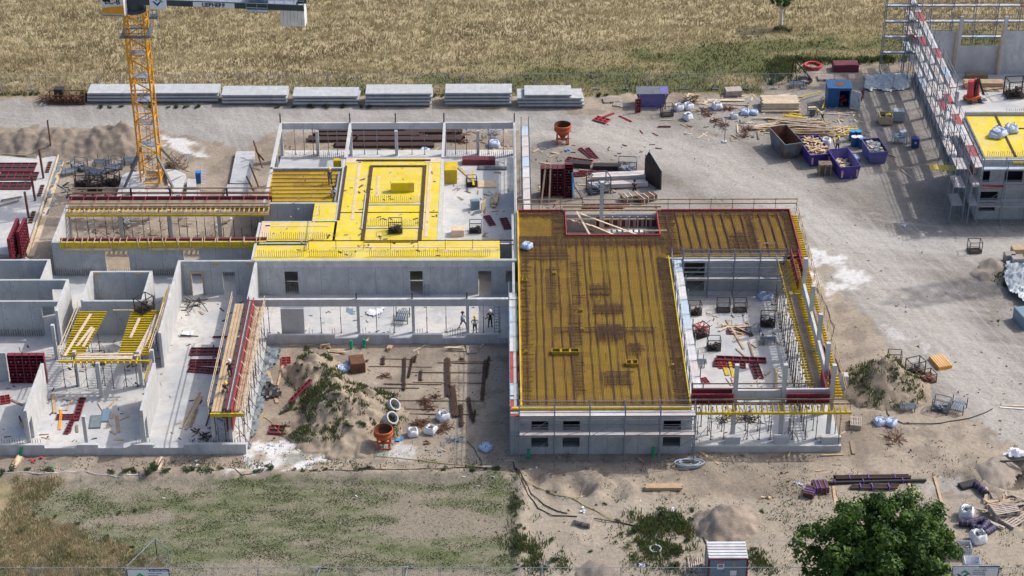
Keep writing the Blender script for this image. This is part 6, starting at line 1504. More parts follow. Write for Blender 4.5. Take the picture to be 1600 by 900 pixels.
bundle('timber_stack','low stack of long boards in front of the large timber stack','timber stack',1220,175,4.4,.6,.2,'timber_pale',0,rows=2,cols=3)
pile('timber_bale','round bale of loose timber offcuts beside the pair of white bags','timber pile',1082,158,40,1.5,.9,['timber','timber_pale','timber_old'],.3,1.2,layers=16)
bundle('timber_stack','stack of brown sheets on a pallet at the yard rear','timber stack',1145,148,1.9,1.3,.7,'timber_grey',.1,rows=8,cols=1)
pile('plank_pile','wide pile of long grey and brown planks behind the rust skip','plank pile',1247,192,34,6.5,1.8,['timber','timber_pale','timber_grey'],-.08,.10)
pile('plank_pile','pile of dark old planks in front of the long grey ones','plank pile',1265,207,30,6.0,1.4,['rust','timber_old','timber'],-.05,.08)
pile('plank_pile','small heap of pale planks at the left of the rust skip','plank pile',1195,201,14,3.6,.8,['timber_pale','timber'],.25,.15)
pile('board_pile','heap of broken yellow boards right of the plank piles','board pile',1317,206,26,2.2,1.5,['beam_yellow','ply_pale','timber'],.5,.7)
pile('board_pile','yellow boards lying behind the long grey planks','board pile',1238,183,9,2.5,1.0,['beam_yellow'],-.4,.15)
pile('board_pile','bright yellow board pair by the saw table','board pile',1284,194,3,1.2,.4,['ply_yellow'],-.1,.1)
pile('board_pile','bright yellow boards beside the blue drums','board pile',1331,205,5,1.5,.6,['ply_yellow'],.3,.2)
bundle('timber_stack','bundle of long pale beams on the sand in front of the facade','timber stack',1037,764,3.1,.7,.3,'timber',0,rows=2,cols=4)
pile('plank_pile','small stack of boards left of the lower left sill','plank pile',27,722,9,1.6,.4,['timber','timber_pale'],1.4,.15)
pile('plank_pile','fan of short pale planks in front of the sill','plank pile',246,728,10,1.6,.5,['timber','timber_pale'],1.5,.2)
pile('plank_pile','little heap of pale sticks behind the court heap','plank pile',525,553,8,1.4,.5,['timber_pale','timber'],0,.1)
pile('plank_pile','small wood heap at the rear of the court by the sill','plank pile',509,543,8,.8,.3,['timber'],0,.5); pile('plank_pile','second small wood heap at the rear of the court','plank pile',608,546,8,.8,.3,['timber'],1.5,.4)
pile('plank_pile','scattered planks over the red panel in the court','plank pile',1150,515,14,2.2,1.3,['timber','timber_pale'],.3,1.0,z=FL,layers=3)
pile('plank_pile','boards lying before the lower deck at the yard rear','plank pile',710,547,7,2,.6,['timber_pale'],0,.1)
pile('plank_pile','loose stick bundle on the floor of the open room','plank pile',773,315,26,2.6,.45,['timber','timber_pale'],1.5,.08,z=FL,layers=8)
pile('pallet_heap','heap of broken pallets and slats at the lower right edge','pallet heap',1568,795,46,1.9,2.0,['timber_grey','timber_old','timber'],.3,.9,layers=14)
pile('plank_pile','old split branches on the sand below the pallet heap','plank pile',1555,823,7,1.6,.4,['timber_grey'],-.8,.1)
pile('plank_pile','planks and offcuts along the rear of the upper hall floor','plank pile',1548,140,10,3,.9,['timber_pale','timber'],.2,.3,z=FL)
bundle('timber_stack','brown crate like timber stack on the white floor of the right hall','timber stack',1536,136,4.6,1.2,.7,'timber',-.02,z=FL,rows=4,cols=3)
bundle('timber_stack','dark board stack behind the crate on the hall floor','timber stack',1525,122,2.6,1.0,.5,'timber_old',0,z=FL,rows=3,cols=4)
# steel
def steel(label, px, py, l, w, h, rz, mat='steel_beam', strap=None, z=0, tube=False, rows=2, cols=4, name='steel_bundle'): return bundle(name, label, 'steel bundle', px, py, l, w, h, mat, rz, z, rows, strap, 'bars', .03, cols, tube)
for i, (px, py, l, w) in enumerate(((565,206,10,.9),(575,214,12,1.0),(630,208,13,.9),(640,219,12,1.2),(520,219,5.5,1.2),(600,229,11,.9))):
    steel(['rearmost dark steel beams behind the centre building','second row of dark steel beams behind the centre building','right rear row of dark steel beams with white bag beside','broad front row of dark steel beams under the rear beam','left end group of dark steel beams by the soil','front grey brown row of steel beams nearest the centre building'][i], px, py, l, w, .3, .0, strap=None, rows=1, cols=3)
steel('long dark pipe with purple straps on the sand above the big tree',1357,756,9.6,.35,.3,.035,'black_plastic','purple_strap',rows=1,cols=1,tube=True)
steel('brown pipe bundle with purple straps behind the long dark pipe',1362,750,6.4,.6,.35,.02,'steel_beam','purple_strap',rows=2,cols=3,tube=True)
steel('lower brown pipe bundle half hidden by the big tree',1366,764,4.0,.6,.3,.0,'steel_beam','purple_strap',rows=1,cols=3,tube=True)
steel('rusty box of short pipes at the left of the pipe bundles, front',1265,773,1.3,.9,.5,1.2,'rust','purple_strap',rows=3,cols=4); steel('rusty box of short pipes at the left of the pipe bundles, rear',1281,766,1.3,1.2,.6,.1,'rust','purple_strap',rows=3,cols=4)
for i, (px, py, l, w, rz) in enumerate(((700,590,6.4,.5,1.6),(709,628,5.0,.6,1.66),(756,595,6.6,.35,1.53),(762,575,3.6,.25,1.5),(721,650,3.4,.35,1.62),(632,585,5.4,.3,1.6),(642,575,3.4,.2,1.5),(658,588,1.9,.25,1.57),(735,640,3.6,.3,1.68),(741,652,2.1,.2,1.5),(649,562,1.2,.2,1.5),(599,565,1.4,.3,1.57))):
    steel('rusty reinforcing bar bundle on the court sand, number %s from the left' % ['nine','ten','twelve','thirteen','eleven','two','three','five','fourteen','fifteen','four','one'][i], px, py, l, w, .16, rz, 'rebar_bundle', rows=2, cols=5, tube=False)
for i, (x0, x1, py) in enumerate(((577,675,573),(595,648,561),(640,755,582),(600,690,600),(590,655,603+3),(645,755,598),(605,755,626),(622,680,639),(700,755,565),(640,748,647),(684,755,563+4))):
    plank(x0,py,x1,py+1,'thin bearer under the rusty bars, row %s' % ['a at the left','b at the rear left','c in the middle','d below the middle','e left of the pipe ring','f in the centre right','g toward the front','h by the pipe ring','i at the rear right','j at the front right','k near the scaffold'][i],0,.12,.1,'timber_old')
def scrap(label, px, py, s, mat='rust', z=0, n=40, name='scrap_heap'):
    m = MB(); p = U(px, py, z)
    for _ in range(n):
        a = R.uniform(0,2*pi); r_ = R.gauss(0,s*.35); l = R.uniform(.2,.7)*s; x = cos(a)*r_; y = sin(a)*r_; zz = max(0.02, R.gauss(.12,.12)*s); b = R.uniform(0,2*pi)
        m.bar((x,y,zz),(x+cos(b)*l,y+sin(b)*l,zz+R.gauss(0,.15)*s),R.uniform(.03,.06)*max(1,s*.7),.04)
    return single(m, name, mat, p, label, 'scrap heap')
for px, py, s, l in ((1098,175,1.3,'rusty wire scrap right of the pair of white bags'),(1106,180,.9,'small rusty scrap below the longer one'),(1129,172,1.2,'rusty scrap spilling from the white bag'),(1141,171,.9,'dark rusty scrap right of the white bag'),(1118,190,1.0,'maroon scrap heap in the yard'),(1130,197,1.2,'dark purple brown scrap heap at the lamp post'),(1165,203,1.4,'flat rusty sheet scrap left of the planks'),(1164,213,.9,'small rusty offcuts below the sheet scrap'),
    (670,637,1.1,'rusty scrap knot in the court, rear'),(663,628,1.0,'rusty scrap beside the bar bundle in the court'),(681,621,.7,'small rusty tangle in the court'),(650,664,1.0,'rusty tangle by the round bag in the court'),(661,661,.9,'second rusty tangle by the round bag in the court'),(697,666,.9,'rusty tangle right of the round bag in the court'),(601,588,.8,'rusty tangle left of the long bars'),(722,563,.5,'little rusty piece by the scaffold'),(690,693-20,.9,'mixed scrap at the front of the court'),
    (320,683,1.0,'dark tangled scrap heap on the big white floor near the sill'),(304,476,1.6,'dark wire tangle at the rear of the big white floor'),(1398,686,1.6,'rusty wire frame lying on the sand at the right'),(770,213,1.6,'bluish tangle behind the centre building'),(655,216,1.0,'rusty offcuts near the white bag'),(705,215,1.6,'dark brown scrap heap behind the right rear beam'),(722,222,.9,'rusty hook shaped scrap behind the right rear beam')):
    scrap(l, px, py, s, {'bluish':'galv','maroon':'maroon','dark tangled':'black_steel','dark wire':'black_steel','dark brown':'steel_beam'}.get(next((k for k in ('bluish','maroon','dark tangled','dark wire','dark brown') if k in l), ''), 'rust'), FL if ('white floor' in l) else 0)
scrap('red hose tangle in the crate at the left of the court',1096,518,1.6,'red_bright',FL,50,'hose_tangle'); scrap('dark steel clutter under the yellow front platform of the court',1165,655,1.8,'black_steel',FL,50); scrap('yellow brackets under the front platform of the court',1143,650,1.3,'beam_yellow',FL,24); scrap('dark steel clutter behind the left column of the front platform',1130,655,1.2,'black_steel',FL,30)
scrap('clutter of cans and bags on the ground behind the rear court',195+5,346,1.3,'bag_white',.45,26); scrap('crumpled white sheeting beside the red forms at the left',50,400+18,1.6,'bag_white',.2,40); scrap('blue and grey strapping on the sand at the front of the court',713,690,1.2,'hut_grey',0,34)
# channels stack with black end frame
steel('long silvery channel sections in the yard behind the roof slab, rear stack',968,281,5.8,1.1,.7,.09,'deck_pink',rows=2,cols=3); steel('long silvery channel sections in the yard behind the roof slab, front stack',965,292,6.2,.8,.5,.09,'deck_pink',rows=1,cols=2)
p = U(1022,292); r = thing('end_form', 'black steel end form standing beside the silvery channel sections', 'formwork', p, .05)
m = MB(); m.add([(-.9,1.6,0),(-.9,1.6,2.6),(-.5,1.5,3.5),(.6,-.6,2.2),(.6,-.8,0)], [(0,1,2,3,4)]); m.add([(-.8,1.7,0),(-.8,1.7,2.6),(-.4,1.6,3.5),(.7,-.5,2.2),(.7,-.7,0)], [(4,3,2,1,0)]); m.build('plate','black_steel',r)
m = MB(); m.bar((-.85,1.65,2.6),(-.45,1.55,3.5),.1); m.bar((-.45,1.55,3.5),(.65,-.55,2.2),.1); m.bar((.65,-.55,2.2),(.65,-.75,0),.1); m.build('rim','galv_dark',r)
CG[2].put(U(935,298), .3, 'galvanised lattice frames at the left end of the channel sections', 1.7, 'wire cages and crates'); CG[2].put(U(980,270), -.1, 'thin black cage frame behind the channel sections', 1.5, 'wire cages and crates')
steel('dark steel troughs lying behind the red panels',948,264,3.0,.9,.5,-.05,'black_steel',rows=1,cols=2); steel('dark steel trough in the red formwork stack',905,260,2.4,.9,.5,-.15,'black_steel',rows=1,cols=2)
for px, py, rz, l in ((986,312,.35,'grey brown wrapped board pack behind the roof slab rail, left'),(1010,314,.55,'rusty wrapped board pack behind the roof slab rail, right')):
    bundle('board_pack', l, 'board pack', px, py, 2.1, 1.0, .6, 'timber_old' if px < 1000 else 'rust', rz, rows=5, cols=1, strap='white_paint')
p = U(895,312); r = thing('support_stand', 'blue painted support frame with black feet before the red forms', 'support frame', p); m = MB().bar((0,0,0),(-.1,0,3.2),.14); m.bar((-.1,0,3.2),(.2,0,1.2),.1); m.build('mast','tarp_blue',r); m = MB()
for a in (-1.0,0,1.0): m.bar((a*1.0,.1,.03),(a*.15,0,1.6),.08)
m.bar((-1.1,.1,.05),(1.1,.1,.05),.12); m.build('foot','black_steel',r)
for px0, py0, px1, py1, l in ((846,312,852,262,'pale timber leaning on the upright red forms, left one'),(858,310,850,258,'pale timber leaning on the upright red forms, right one')):
    a = U(px0, py0+6); b = U(852 if 'left' in l else 860, 305); m = MB(); m.bar((0,0,0),(b.x-a.x,b.y-a.y,3.6),.16,.08); single(m,'timber_beam','timber_pale',a,l,'beam')
def debris(name, label, mat, area, n, smin, smax, z=None, flat=.05):
    m = MB()
    for _ in range(n):
        px, py = R.uniform(area[0], area[2]), R.uniform(area[1], area[3]); p = U(px, py, z or 0)
        if z is None and inbuild(p.x, p.y): continue
        if fb(p.x*1.0, p.y+n, .25, 3) < -.08: continue
        zz = (z if z is not None else max(0,gz(p.x, p.y)))+flat/2; l = R.uniform(smin, smax)
        m.obox((p.x, p.y, zz), (l, R.uniform(.06,.3)*min(1,l), flat*R.uniform(.5,1.5)), R.uniform(0, 3.1), R.gauss(0,.06))
    o = m.build(name, mat, None, (0,0,0)); return tag(o, label, 'debris', None, 'stuff')
debris('wood_scraps','small timber scraps scattered over the rear of the yard','timber_pale',(1060,150,1345,222),210,.2,1.3)
debris('wood_scraps','greyish timber scraps scattered over the rear of the yard','timber_old',(1060,150,1400,222),150,.2,1.2)
debris('rusty_scraps','rusty scraps scattered over the rear of the yard','rust',(1070,160,1330,215),90,.15,.7)
debris('dark_scraps','small dark scraps around the steel store in the yard','black_steel',(835,225,1030,325),110,.15,.8)
debris('wood_scraps','timber scraps around the red forms in the yard','timber',(835,230,960,325),60,.2,1.4)
debris('stones','small grey stones strewn over the yard and road','stone_wall',(815,150,1600,700),700,.08,.28,None,.08)
debris('stones','small stones and clods strewn over the foreground sand','rubble',(400,540,1600,895),1100,.07,.26,None,.09)
debris('wood_scraps','timber scraps strewn over the court and foreground sand','timber',(400,545,1330,740),150,.2,.8)
debris('pale_scraps','pale paper and plastic scraps on the foreground sand','bag_white',(0,705,1600,790),70,.08,.3)
debris('floor_scraps','timber offcuts on the white floors of the left rooms','timber',(5,470,380,690),110,.15,1.1,FL)
debris('floor_scraps','dark offcuts and marks on the white floors of the left rooms','black_steel',(5,470,380,690),130,.1,.6,FL)
debris('floor_scraps','rusty wire ends on the white floors of the left rooms','rust',(5,470,380,690),130,.15,.9,FL,.025)
debris('floor_scraps','timber offcuts on the floor of the right court','timber',(1095,475,1235,612),80,.15,.9,FL)
debris('floor_scraps','dark offcuts on the floor of the right court','black_steel',(1095,475,1235,690),80,.1,.5,FL)
debris('floor_scraps','small dark pieces on the floor behind the long beam','galv_dark',(405,478,790,524),60,.1,.5,FL)
debris('floor_scraps','offcuts on the floor of the open room right of the yellow deck','timber_old',(698,250,798,372),70,.15,.9,FL)
debris('deck_scraps','rusty wire ends and bits lying on the bright yellow deck','rebar',(425,262,690,400),170,.12,.6,T+.06,.03)
debris('deck_scraps','pale offcuts lying on the bright yellow deck','timber_old',(425,262,690,400),50,.12,.7,T+.06,.04)
debris('rear_clutter','brown clutter on the soil inside the rear court','timber_old',(108,340,410,372),170,.15,1.0,.22)
debris('rear_clutter','pale clutter on the soil inside the rear court','bag_white',(108,340,410,372),50,.1,.5,.22)
debris('rear_clutter','dark clutter around the cages by the crane','black_steel',(95,240,235,310),120,.2,1.0)
debris('rear_clutter','brown clutter behind the centre building','rust',(440,205,800,243),170,.2,1.1)
debris('rear_clutter','pale clutter behind the centre building','timber_pale',(440,205,800,243),80,.15,.8)
# red lift, tables etc.
p = U(1520,158,FL); r = thing('telescopic_lift', 'red telescopic lift machine on the white hall floor at the upper right', 'lift', p, .3); m = MB(); m.tube((-.4,0,.5),(-.5,.1,2.6),.42,.36,n=14); m.tube((.45,.1,.5),(.3,.2,2.7),.36,.3,n=14); m.sm=False; m.build('red_tank','red_bright',r)
MB().box(-.9,.7,-.6,.6,.25,.7).build('chassis','orange_steel',r); m = MB(); m.bar((0,-.2,.7),(.2,-.3,3.0),.3); m.bar((.2,-.3,3.0),(.9,-.7,1.0),.25); m.build('boom','black_steel',r)
for x in (-.7,.5):
    for y in (-.65,.65): MB().tube((x,y-.1,.25),(x,y+.1,.25),.25,n=12).build('wheel','black_plastic',r)
m = MB(); m.box(.7,1.3,-1.0,-.4,.3,.36)
for z in (.7,1.1): 
    for a, b in (((.7,-1),(1.3,-1)),((1.3,-1),(1.3,-.4)),((.7,-1),(.7,-.4))): m.bar((*a,z),(*b,z),.04)
m.build('basket','galv_dark',r)
def table(px, py, label, s=1.0, rz=0, mat='galv_dark', z=0):
    p = U(px, py, z); r = thing('work_table', label, 'table', p, rz); MB().box(-.7*s,.7*s,-.4*s,.4*s,.82,.87).build('table_top',mat,r)
    for x in (-.6,.6):
        for y in (-.32,.32): MB().bar((x*s,y*s,0),(x*s,y*s,.82),.06).build('leg','galv_dark',r)
    return r
r = table(1269,180,'grey saw table where the white shirted worker stands',.9,.1); MB().box(-.3,.3,-.25,.25,.1,.8).build('machine_body','galv_dark',r); MB().box(-.5,.4,-.05,.3,.87,.98).build('workpiece','ply_pale',r)
r = table(1405,222,'blue topped site table with boxes in the shadow of the hall',1.2,.15,'hut_grey'); MB().box(-.1,.5,-.5,.0,.2,.7).build('carton','bag_white',r); MB().obox((.4,.1,1.1),(.8,.5,.4),.4).build('wrapped_goods','plastic_sheet',r)
p = U(1383,192); r = thing('timber_crate', 'open brown timber crate with yellow parts in the shadowed yard', 'crate', p, -.05); m = MB()
m.box(-.75,.75,-.75,-.68,.15,1.1).box(-.75,.75,.68,.75,.15,1.1).box(-.75,-.68,-.68,.68,.15,1.1).box(.68,.75,-.68,.68,.15,1.1).box(-.04,.04,-.68,.68,.2,1.0).box(-.68,.68,-.68,.68,.15,.22); m.build('box','timber',r); MB().box(-.6,-.4,-.7,.7,0,.15).box(.4,.6,-.7,.7,0,.15).build('skid','timber_old',r); MB().obox((.3,.3,.9),(.6,.5,.2),.3).build('yellow_parts','ply_yellow',r); MB().box(-.65,-.08,-.6,.6,.22,.7).build('dark_parts','black_steel',r)
p = U(1403,188); r = thing('storage_tank', 'pale grey square liquid tank beside the brown crate', 'tank', p, -.1); m = MB().box(-.6,.6,-.5,.5,.12,1.3); m.build('tank','plastic_sheet',r); m = MB()
for i in range(7): x = -.62+i*.205; m.bar((x,-.52,.1),(x,-.52,1.32),.025); m.bar((x,.52,.1),(x,.52,1.32),.025)
for z in (.1,.5,.9,1.32): m.bar((-.62,-.52,z),(.62,-.52,z),.03); m.bar((-.62,-.52,z),(-.62,.52,z),.03); m.bar((.62,-.52,z),(.62,.52,z),.03)
m.build('cage','galv',r)
for px, py, l in ((1503,868,'white caged tank with cut open top by the bottom fence, rear one'),(1517,892,'white caged tank with cut open top by the bottom fence, front one')):
    p = U(px, py); r = thing('caged_tank', l, 'tank', p, -.05); w = .62; m = MB(); m.box(-w,w,-w*.85,-w*.8,.12,1.1).box(-w,w,w*.8,w*.85,.12,1.1).box(-w,-w+.04,-w*.8,w*.8,.12,1.1).box(w-.04,w,-w*.8,w*.8,.12,1.1).box(-w,w,-w*.8,w*.8,.1,.5); m.build('tank','bag_white',r); m = MB()
    for i in range(8): x = -w+i*.177; m.bar((x,-w*.88,.05),(x,-w*.88,1.15),.02)
    for z in (.1,.4,.7,1.12): m.bar((-w,-w*.88,z),(w,-w*.88,z),.025); m.bar((w+.02,-w*.88,z),(w+.02,w*.88,z),.025); m.bar((-w,w*.88,z),(w,w*.88,z),.025)
    m.build('cage','galv',r); MB().box(-w,w,-w*.85,w*.85,0,.1).build('pallet','black_plastic',r)
    if 'rear' in l: pile_m = MB(); [pile_m.obox((R.uniform(-.4,.4),R.uniform(-.3,.3),R.uniform(.6,1.15)),(.3,.1,.1),R.uniform(0,3)) for _ in range(14)]; pile_m.build('rubbish','timber_old',r)
# drums and bins
def drum(mat, lid):
    def mk():
        r = thing('drum','','drum'); MB().lathe([(0,0),(.29,0),(.29,.3),(.31,.32),(.29,.34),(.29,.6),(.31,.62),(.29,.64),(.29,.88),(0,.88)],n=16).build('barrel',mat,r); MB().lathe([(0,.885),(.25,.89),(.27,.9),(.29,.9),(.29,.882)],n=16).build('lid',lid,r); return r
    return mk
DR = [Kind(drum('drum_blue','tarp_blue')), Kind(drum('drum_blue','white_paint'))]
for k, px, py, l in ((0,1331,219,'blue drum, rear left of the four together'),(0,1340,219,'blue drum, rear right of the four together'),(1,1334,228,'blue drum with pale lid, front left of the four'),(1,1342,228,'blue drum with pale lid, front right of the four'),(0,1347,231,'single blue drum beside the violet skip')): DR[k].put(U(px,py),0,l,1.3,'blue drums in the yard')
p = U(1429,230); r = thing('waste_bin','dark blue waste bin in the shadow beside the tall scaffold','bin',p,-.1); MB().box(-.4,.4,-.35,.35,.1,1.1).build('bin_body','navy',r); MB().box(-.44,.44,-.4,.4,1.1,1.18).build('lid','navy',r); MB().box(-.08,.12,-.37,-.355,.6,.8).build('sticker','white_paint',r); MB().tube((-.3,.36,.1),(.3,.36,.1),.1,n=8).build('wheel','black_plastic',r)
p = U(311,285); r = thing('portable_toilet','small bright blue site cabinet beside the ladder right of the crane','cabinet',p); MB().box(-.28,.28,-.3,.3,0,1.25).build('cabinet_body','blue_bright',r); MB().box(-.3,.3,-.33,.33,1.25,1.3).build('lid','blue_bright',r); MB().box(-.2,.2,-.32,-.301,.1,1.1).build('door','container_blue',r)
r.name = 'site_cabinet'
# blocks, tarps, sheets
def sheet(label, pts, mat, z=.04, name='plastic_sheet', amp=.12, cat='sheet'):
    q = [U(*p) for p in pts]; xs = [v.x for v in q]; ys = [v.y for v in q]; st = .22; m = MB(); idx = {}; poly = [(v.x,v.y) for v in q]
    nx = int((max(xs)-min(xs))/st)+2; ny = int((max(ys)-min(ys))/st)+2
    def g(i, j):
        if (i,j) not in idx:
            x = min(xs)+i*st; y = min(ys)+j*st; zz = max(0, gz(x,y)) if not inbuild(x,y) else 0; idx[(i,j)] = len(m.v); m.v.append((x,y,zz+z+abs(fb(x,y,1.1,3))*amp*2))
        return idx[(i,j)]
    for j in range(ny):
        for i in range(nx):
            x = min(xs)+(i+.5)*st; y = min(ys)+(j+.5)*st
            if inpoly(x+fb(x,y,.9,2)*.4, y+fb(x+9,y,.9,2)*.4, poly): m.f.append((g(i,j),g(i+1,j),g(i+1,j+1),g(i,j+1)))
    if not m.f: return
    c = q[0]; o = m.build(name, mat, None, (c.x,c.y,0)); md = o.modifiers.new('thickness','SOLIDIFY'); md.thickness = .02
    tag(o, label, cat)
sheet('dark grey geotextile sheet along the left side of the court',[(404,545),(438,539),(436,560),(424,578),(416,620),(404,655),(396,690),(382,712),(386,670),(392,620),(396,590),(400,560)],'geotextile',amp=.22)
sheet('blue grey geotextile strip along the far left slab edge',[(90,240),(98,240),(95,262),(80,300),(62,345),(50,375),(46,372),(58,340),(75,295),(88,262)],'geotextile',.12,amp=.1)
sheet('white and blue plastic sheets weighed down behind the blue container',[(1350,118),(1400,115),(1425,120),(1418,140),(1390,144),(1352,142)],'plastic_sheet',amp=.2)
sheet('crumpled white sheet on the big white floor',[(286,530),(300,527),(302,533),(287,535)],'bag_white',FL+.2,amp=.1) 
sheet('large pale grey tarpaulin over material at the right edge',[(1565,436),(1572,412),(1600,410),(1640,415),(1640,480),(1600,478),(1578,462)],'plastic_sheet',.5,'tarpaulin',.25,'tarpaulin')
sheet('white striped tarpaulin at the lower right edge above the pit',[(1562,722),(1580,714),(1640,712),(1640,724),(1585,726)],'bag_white',.5,'tarpaulin',.2,'tarpaulin')
for x0, x1, y, i in ((1563,1640,722,0),(1585,1640,717,1)): plank(x0,y,x1,y-5 if i == 0 else y+2,'black hose over the white striped tarpaulin, %s one' % ['front','rear'][i],.85,.2,.1,'black_plastic','hose','hose')
sheet('black plastic wrap on the sand left of the court heap',[(412,608),(425,603),(437,612),(436,622),(418,625),(410,617)],'black_plastic',.15,amp=.3,name='plastic_wrap')
sheet('dark grey sheet on the white floor behind the long beam',[(541,497),(545,491),(556,492),(551,500)],'hut_grey',FL+.02,amp=.02)
sheet('white sheeting with rope on the white floor behind the long beam',[(573,498),(578,493),(600,492),(600,498),(580,504)],'bag_white',FL+.1,amp=.12)
sheet('blue tarp scrap right of the orange bucket',[(614,690),(628,684),(630,688),(618,693)],'tarp_blue',.05,amp=.1)
def blk(px, py, w, d, h, mat, label, z=0, rz=0, name='concrete_block', cat='block'):
    p = U(px, py, z); m = MB().box(-w/2,w/2,0,d,0,h); m.box(-w/2+.05,w/2-.05,.05,d-.05,h,h+.03); return single(m, name, mat, p, label, cat, rz)
blk(1578,413,1.1,.9,1.0,'stone_wall','grey masonry block pack at the right edge, left one'); blk(1590,419,1.2,1.1,1.0,'stone_wall','grey masonry block pack at the right edge, front one'); blk(1594,404,1.6,1.0,1.0,'timber','timber topped block pack with yellow board at the right edge',0,.05); blk(1319,612,.55,.8,1.6,'concrete_plain','grey concrete post block beside the right platform corner')
blk(1322,113,3.0,1.5,.9,'maroon','long dark red steel box at the rear of the yard',0,0,'steel_box','box'); blk(1300,113,.2,.2,.2,'galv_dark','tiny grey block left of the dark red box')
blk(560,583,1.35,1.6,1.0,'rust','rusty open steel box tilted in the court beside the crumpled bags',0,.2,'steel_box','box'); blk(1612,515,1.6,2.4,1.2,'hut_grey','blue grey container corner at the right picture edge',0,.25,'site_container','container')
blk(629,300,2.4,.6,1.0,'ply_yellow','bright yellow pack of formwork panels standing on the yellow deck',T+.05,.03,'panel_pack','panel pack')
blk(748,258,3.6,1.0,.6,'maroon','dark maroon panel stack at the rear of the open room',FL,-.02,'panel_stack','panel stack'); blk(769,266,3.2,.7,.12,'galv_dark','flat grey steel pieces right of the maroon panel stack',FL,0,'steel_pieces','steel'); blk(761,294,2.0,1.6,.12,'ply_pale','pale plywood sheets lying in the open room',FL,0,'plywood_sheets','plywood')
blk(743,328,.9,.6,1.0,'hut_grey','blue grey machine box leaning board in the open room',FL,.2,'machine_box','machine'); blk(756,330,1.0,.08,1.2,'ply_pale','pale plywood sheet leaning on the machine box',FL,1.1,'plywood_sheet','plywood')
blk(715,370,1.3,1.0,.7,'ply_pale','pale topped box near the front of the open room',FL,0,'timber_box','box'); blk(704,287,1.4,2.0,1.6,'beam_yellow','stack of yellow beams leaning at the left wall of the open room',FL,0,'beam_stack','beam stack')
blk(527,262,.8,.6,.8,'beam_yellow','small bundle of yellow beams on the rear ledge beside the worn bay',T-1.2,0,'beam_stack','beam stack'); blk(1208-5,381,1,.1,.1,'ply_pale','pale boards on the right part of the roof slab',T+.2,0,'boards','board')
blk(1518,764,1.8,.8,.3,'black_plastic','dark pack of mats left of the pallet heap',0,.35,'mat_pack','mat pack'); blk(148,670,1.0,2.0,.1,'geotextile','dark frosted mat on the left floor, front one',FL,.08,'floor_mat','mat'); blk(163,660,.7,2.0,.1,'hut_grey','dark smooth mat on the left floor, rear one',FL,.05,'floor_mat','mat')
blk(1477,577,1.4,2.0,.3,'crane_yellow','bundle of orange yellow beams lying on the sand by the road',0,.28,'beam_bundle','beam bundle')
m = MB(); p = U(1477,577)
for i in range(6): m.box(-.64+i*.235,-.60+i*.235,-.02,2.02,.332,.37)
single(m,'spacer_strip','white_paint',p,'pale strips between the orange yellow beams by the road','strip',.28)
blk(93,160,1.0,1.0,1.6,'black_steel','black couplings in rusty frame at the far left of the track, left rack',0,0,'coupling_rack','rack')
for px in (90,106,121):
    r = CG[3].put(U(px,160), 0, 'rusty brown frame rack by the far fence, %s of three' % {90:'left one',106:'middle one',121:'right one'}[px], 1.5, 'rusty racks at the far fence')
scrap('rusty rods and couplings left of the brown racks at the far fence',70,158,1.8,'rust',0,50); scrap('rusty frames behind the crane mast',269,262,2.2,'rust',0,70); 
for px, py, x2, y2, l in ((24,232,2,228,'bluish pole lying before the soil ridge, left'),(40,236,62,231,'bluish pole lying before the soil ridge, right'),(87,287,103,297,'grey tube between the far left slab and the cages'),(85,310,75,333,'white pole at the dark strip left of the rear court'),(77,328,72,338,'short purple pole at the dark strip left of the rear court'),(108,257,122,247,'grey tube near the cage cluster'),(289,251,297,243,'white tube right of the crane mast')):
    plank(px,py,x2,y2,l,0,.12,.12,'galv' if 'purple' not in l else 'purple_steel','tube','tube')
# coils, cables, hoses
def coil(px, py, r0, n, mat, label, r=.05, name='hose_coil', cat='hose', z=.06, sq=1.0, wob=.08):
    p = U(px, py, 0); m = MB(); pts = []
    for i in range(n*20+1): a = 2*pi*i/20; rr = r0*(1+wob*sin(i*.37)+R.uniform(-.02,.02)); pts.append((cos(a)*rr, sin(a)*rr*sq, z+(i%40)/40*.35*r0))
    m.path(pts, r, 5); return single(m, name, mat, p, label, cat)
coil(1270,105,1.0,5,'red_bright','thick bright red hose coil at the rear of the yard',.09); coil(1077,727,1.1,4,'pipe_grey','loose coil of pale blue grey hose in front of the facade corner',.06,sq=.5,wob=.2); coil(1256,128,.9,2,'black_steel','black steel ring lying by the triangular frame at the rear of the yard',.08); coil(304,700,.5,2,'black_plastic','dark cable ring near the sill',.03)
p = U(1248,128); r = thing('tripod_rig','black triangular steel frame leaning over the black ring','frame',p); m = MB(); m.bar((-1.0,0,.1),(-.8,0,3.0),.14); m.bar((-.8,0,3.0),(1.3,.2,.5),.14); m.bar((-1,0,.1),(1.3,.2,.4),.12); m.bar((-.6,0,2.6),(-.3,.1,.2),.06); m.build('bars','black_steel',r)
def cable(label, pts, mat='cable', r=.045, name='cable', cat='cable'):
    q = [U(*p) for p in pts]; o = []
    for a, b in zip(q, q[1:]):
        n = max(1, int((b-a).length/.8))
        for i in range(n):
            c = a+(b-a)*(i/n); c.x += fb(c.x,c.y,.5,2)*.25; c.y += fb(c.x+7,c.y,.5,2)*.25; c.z = max(0,gz(c.x,c.y))+.05 if not inbuild(c.x,c.y) else .05; o.append(c)
    m = MB().path([v-q[0] for v in o], r, 5); return single(m, name, mat, q[0], label, cat)
cable('black cable running from the facade corner down past the whitish pallets, left strand',[(803,722),(815,755),(824,775),(840,793),(862,805),(905,808),(960,815),(1030,833)]); cable('black cable running beside the left strand past the whitish pallets',[(803,722),(818,752),(829,772),(848,789),(870,800),(905,806)])
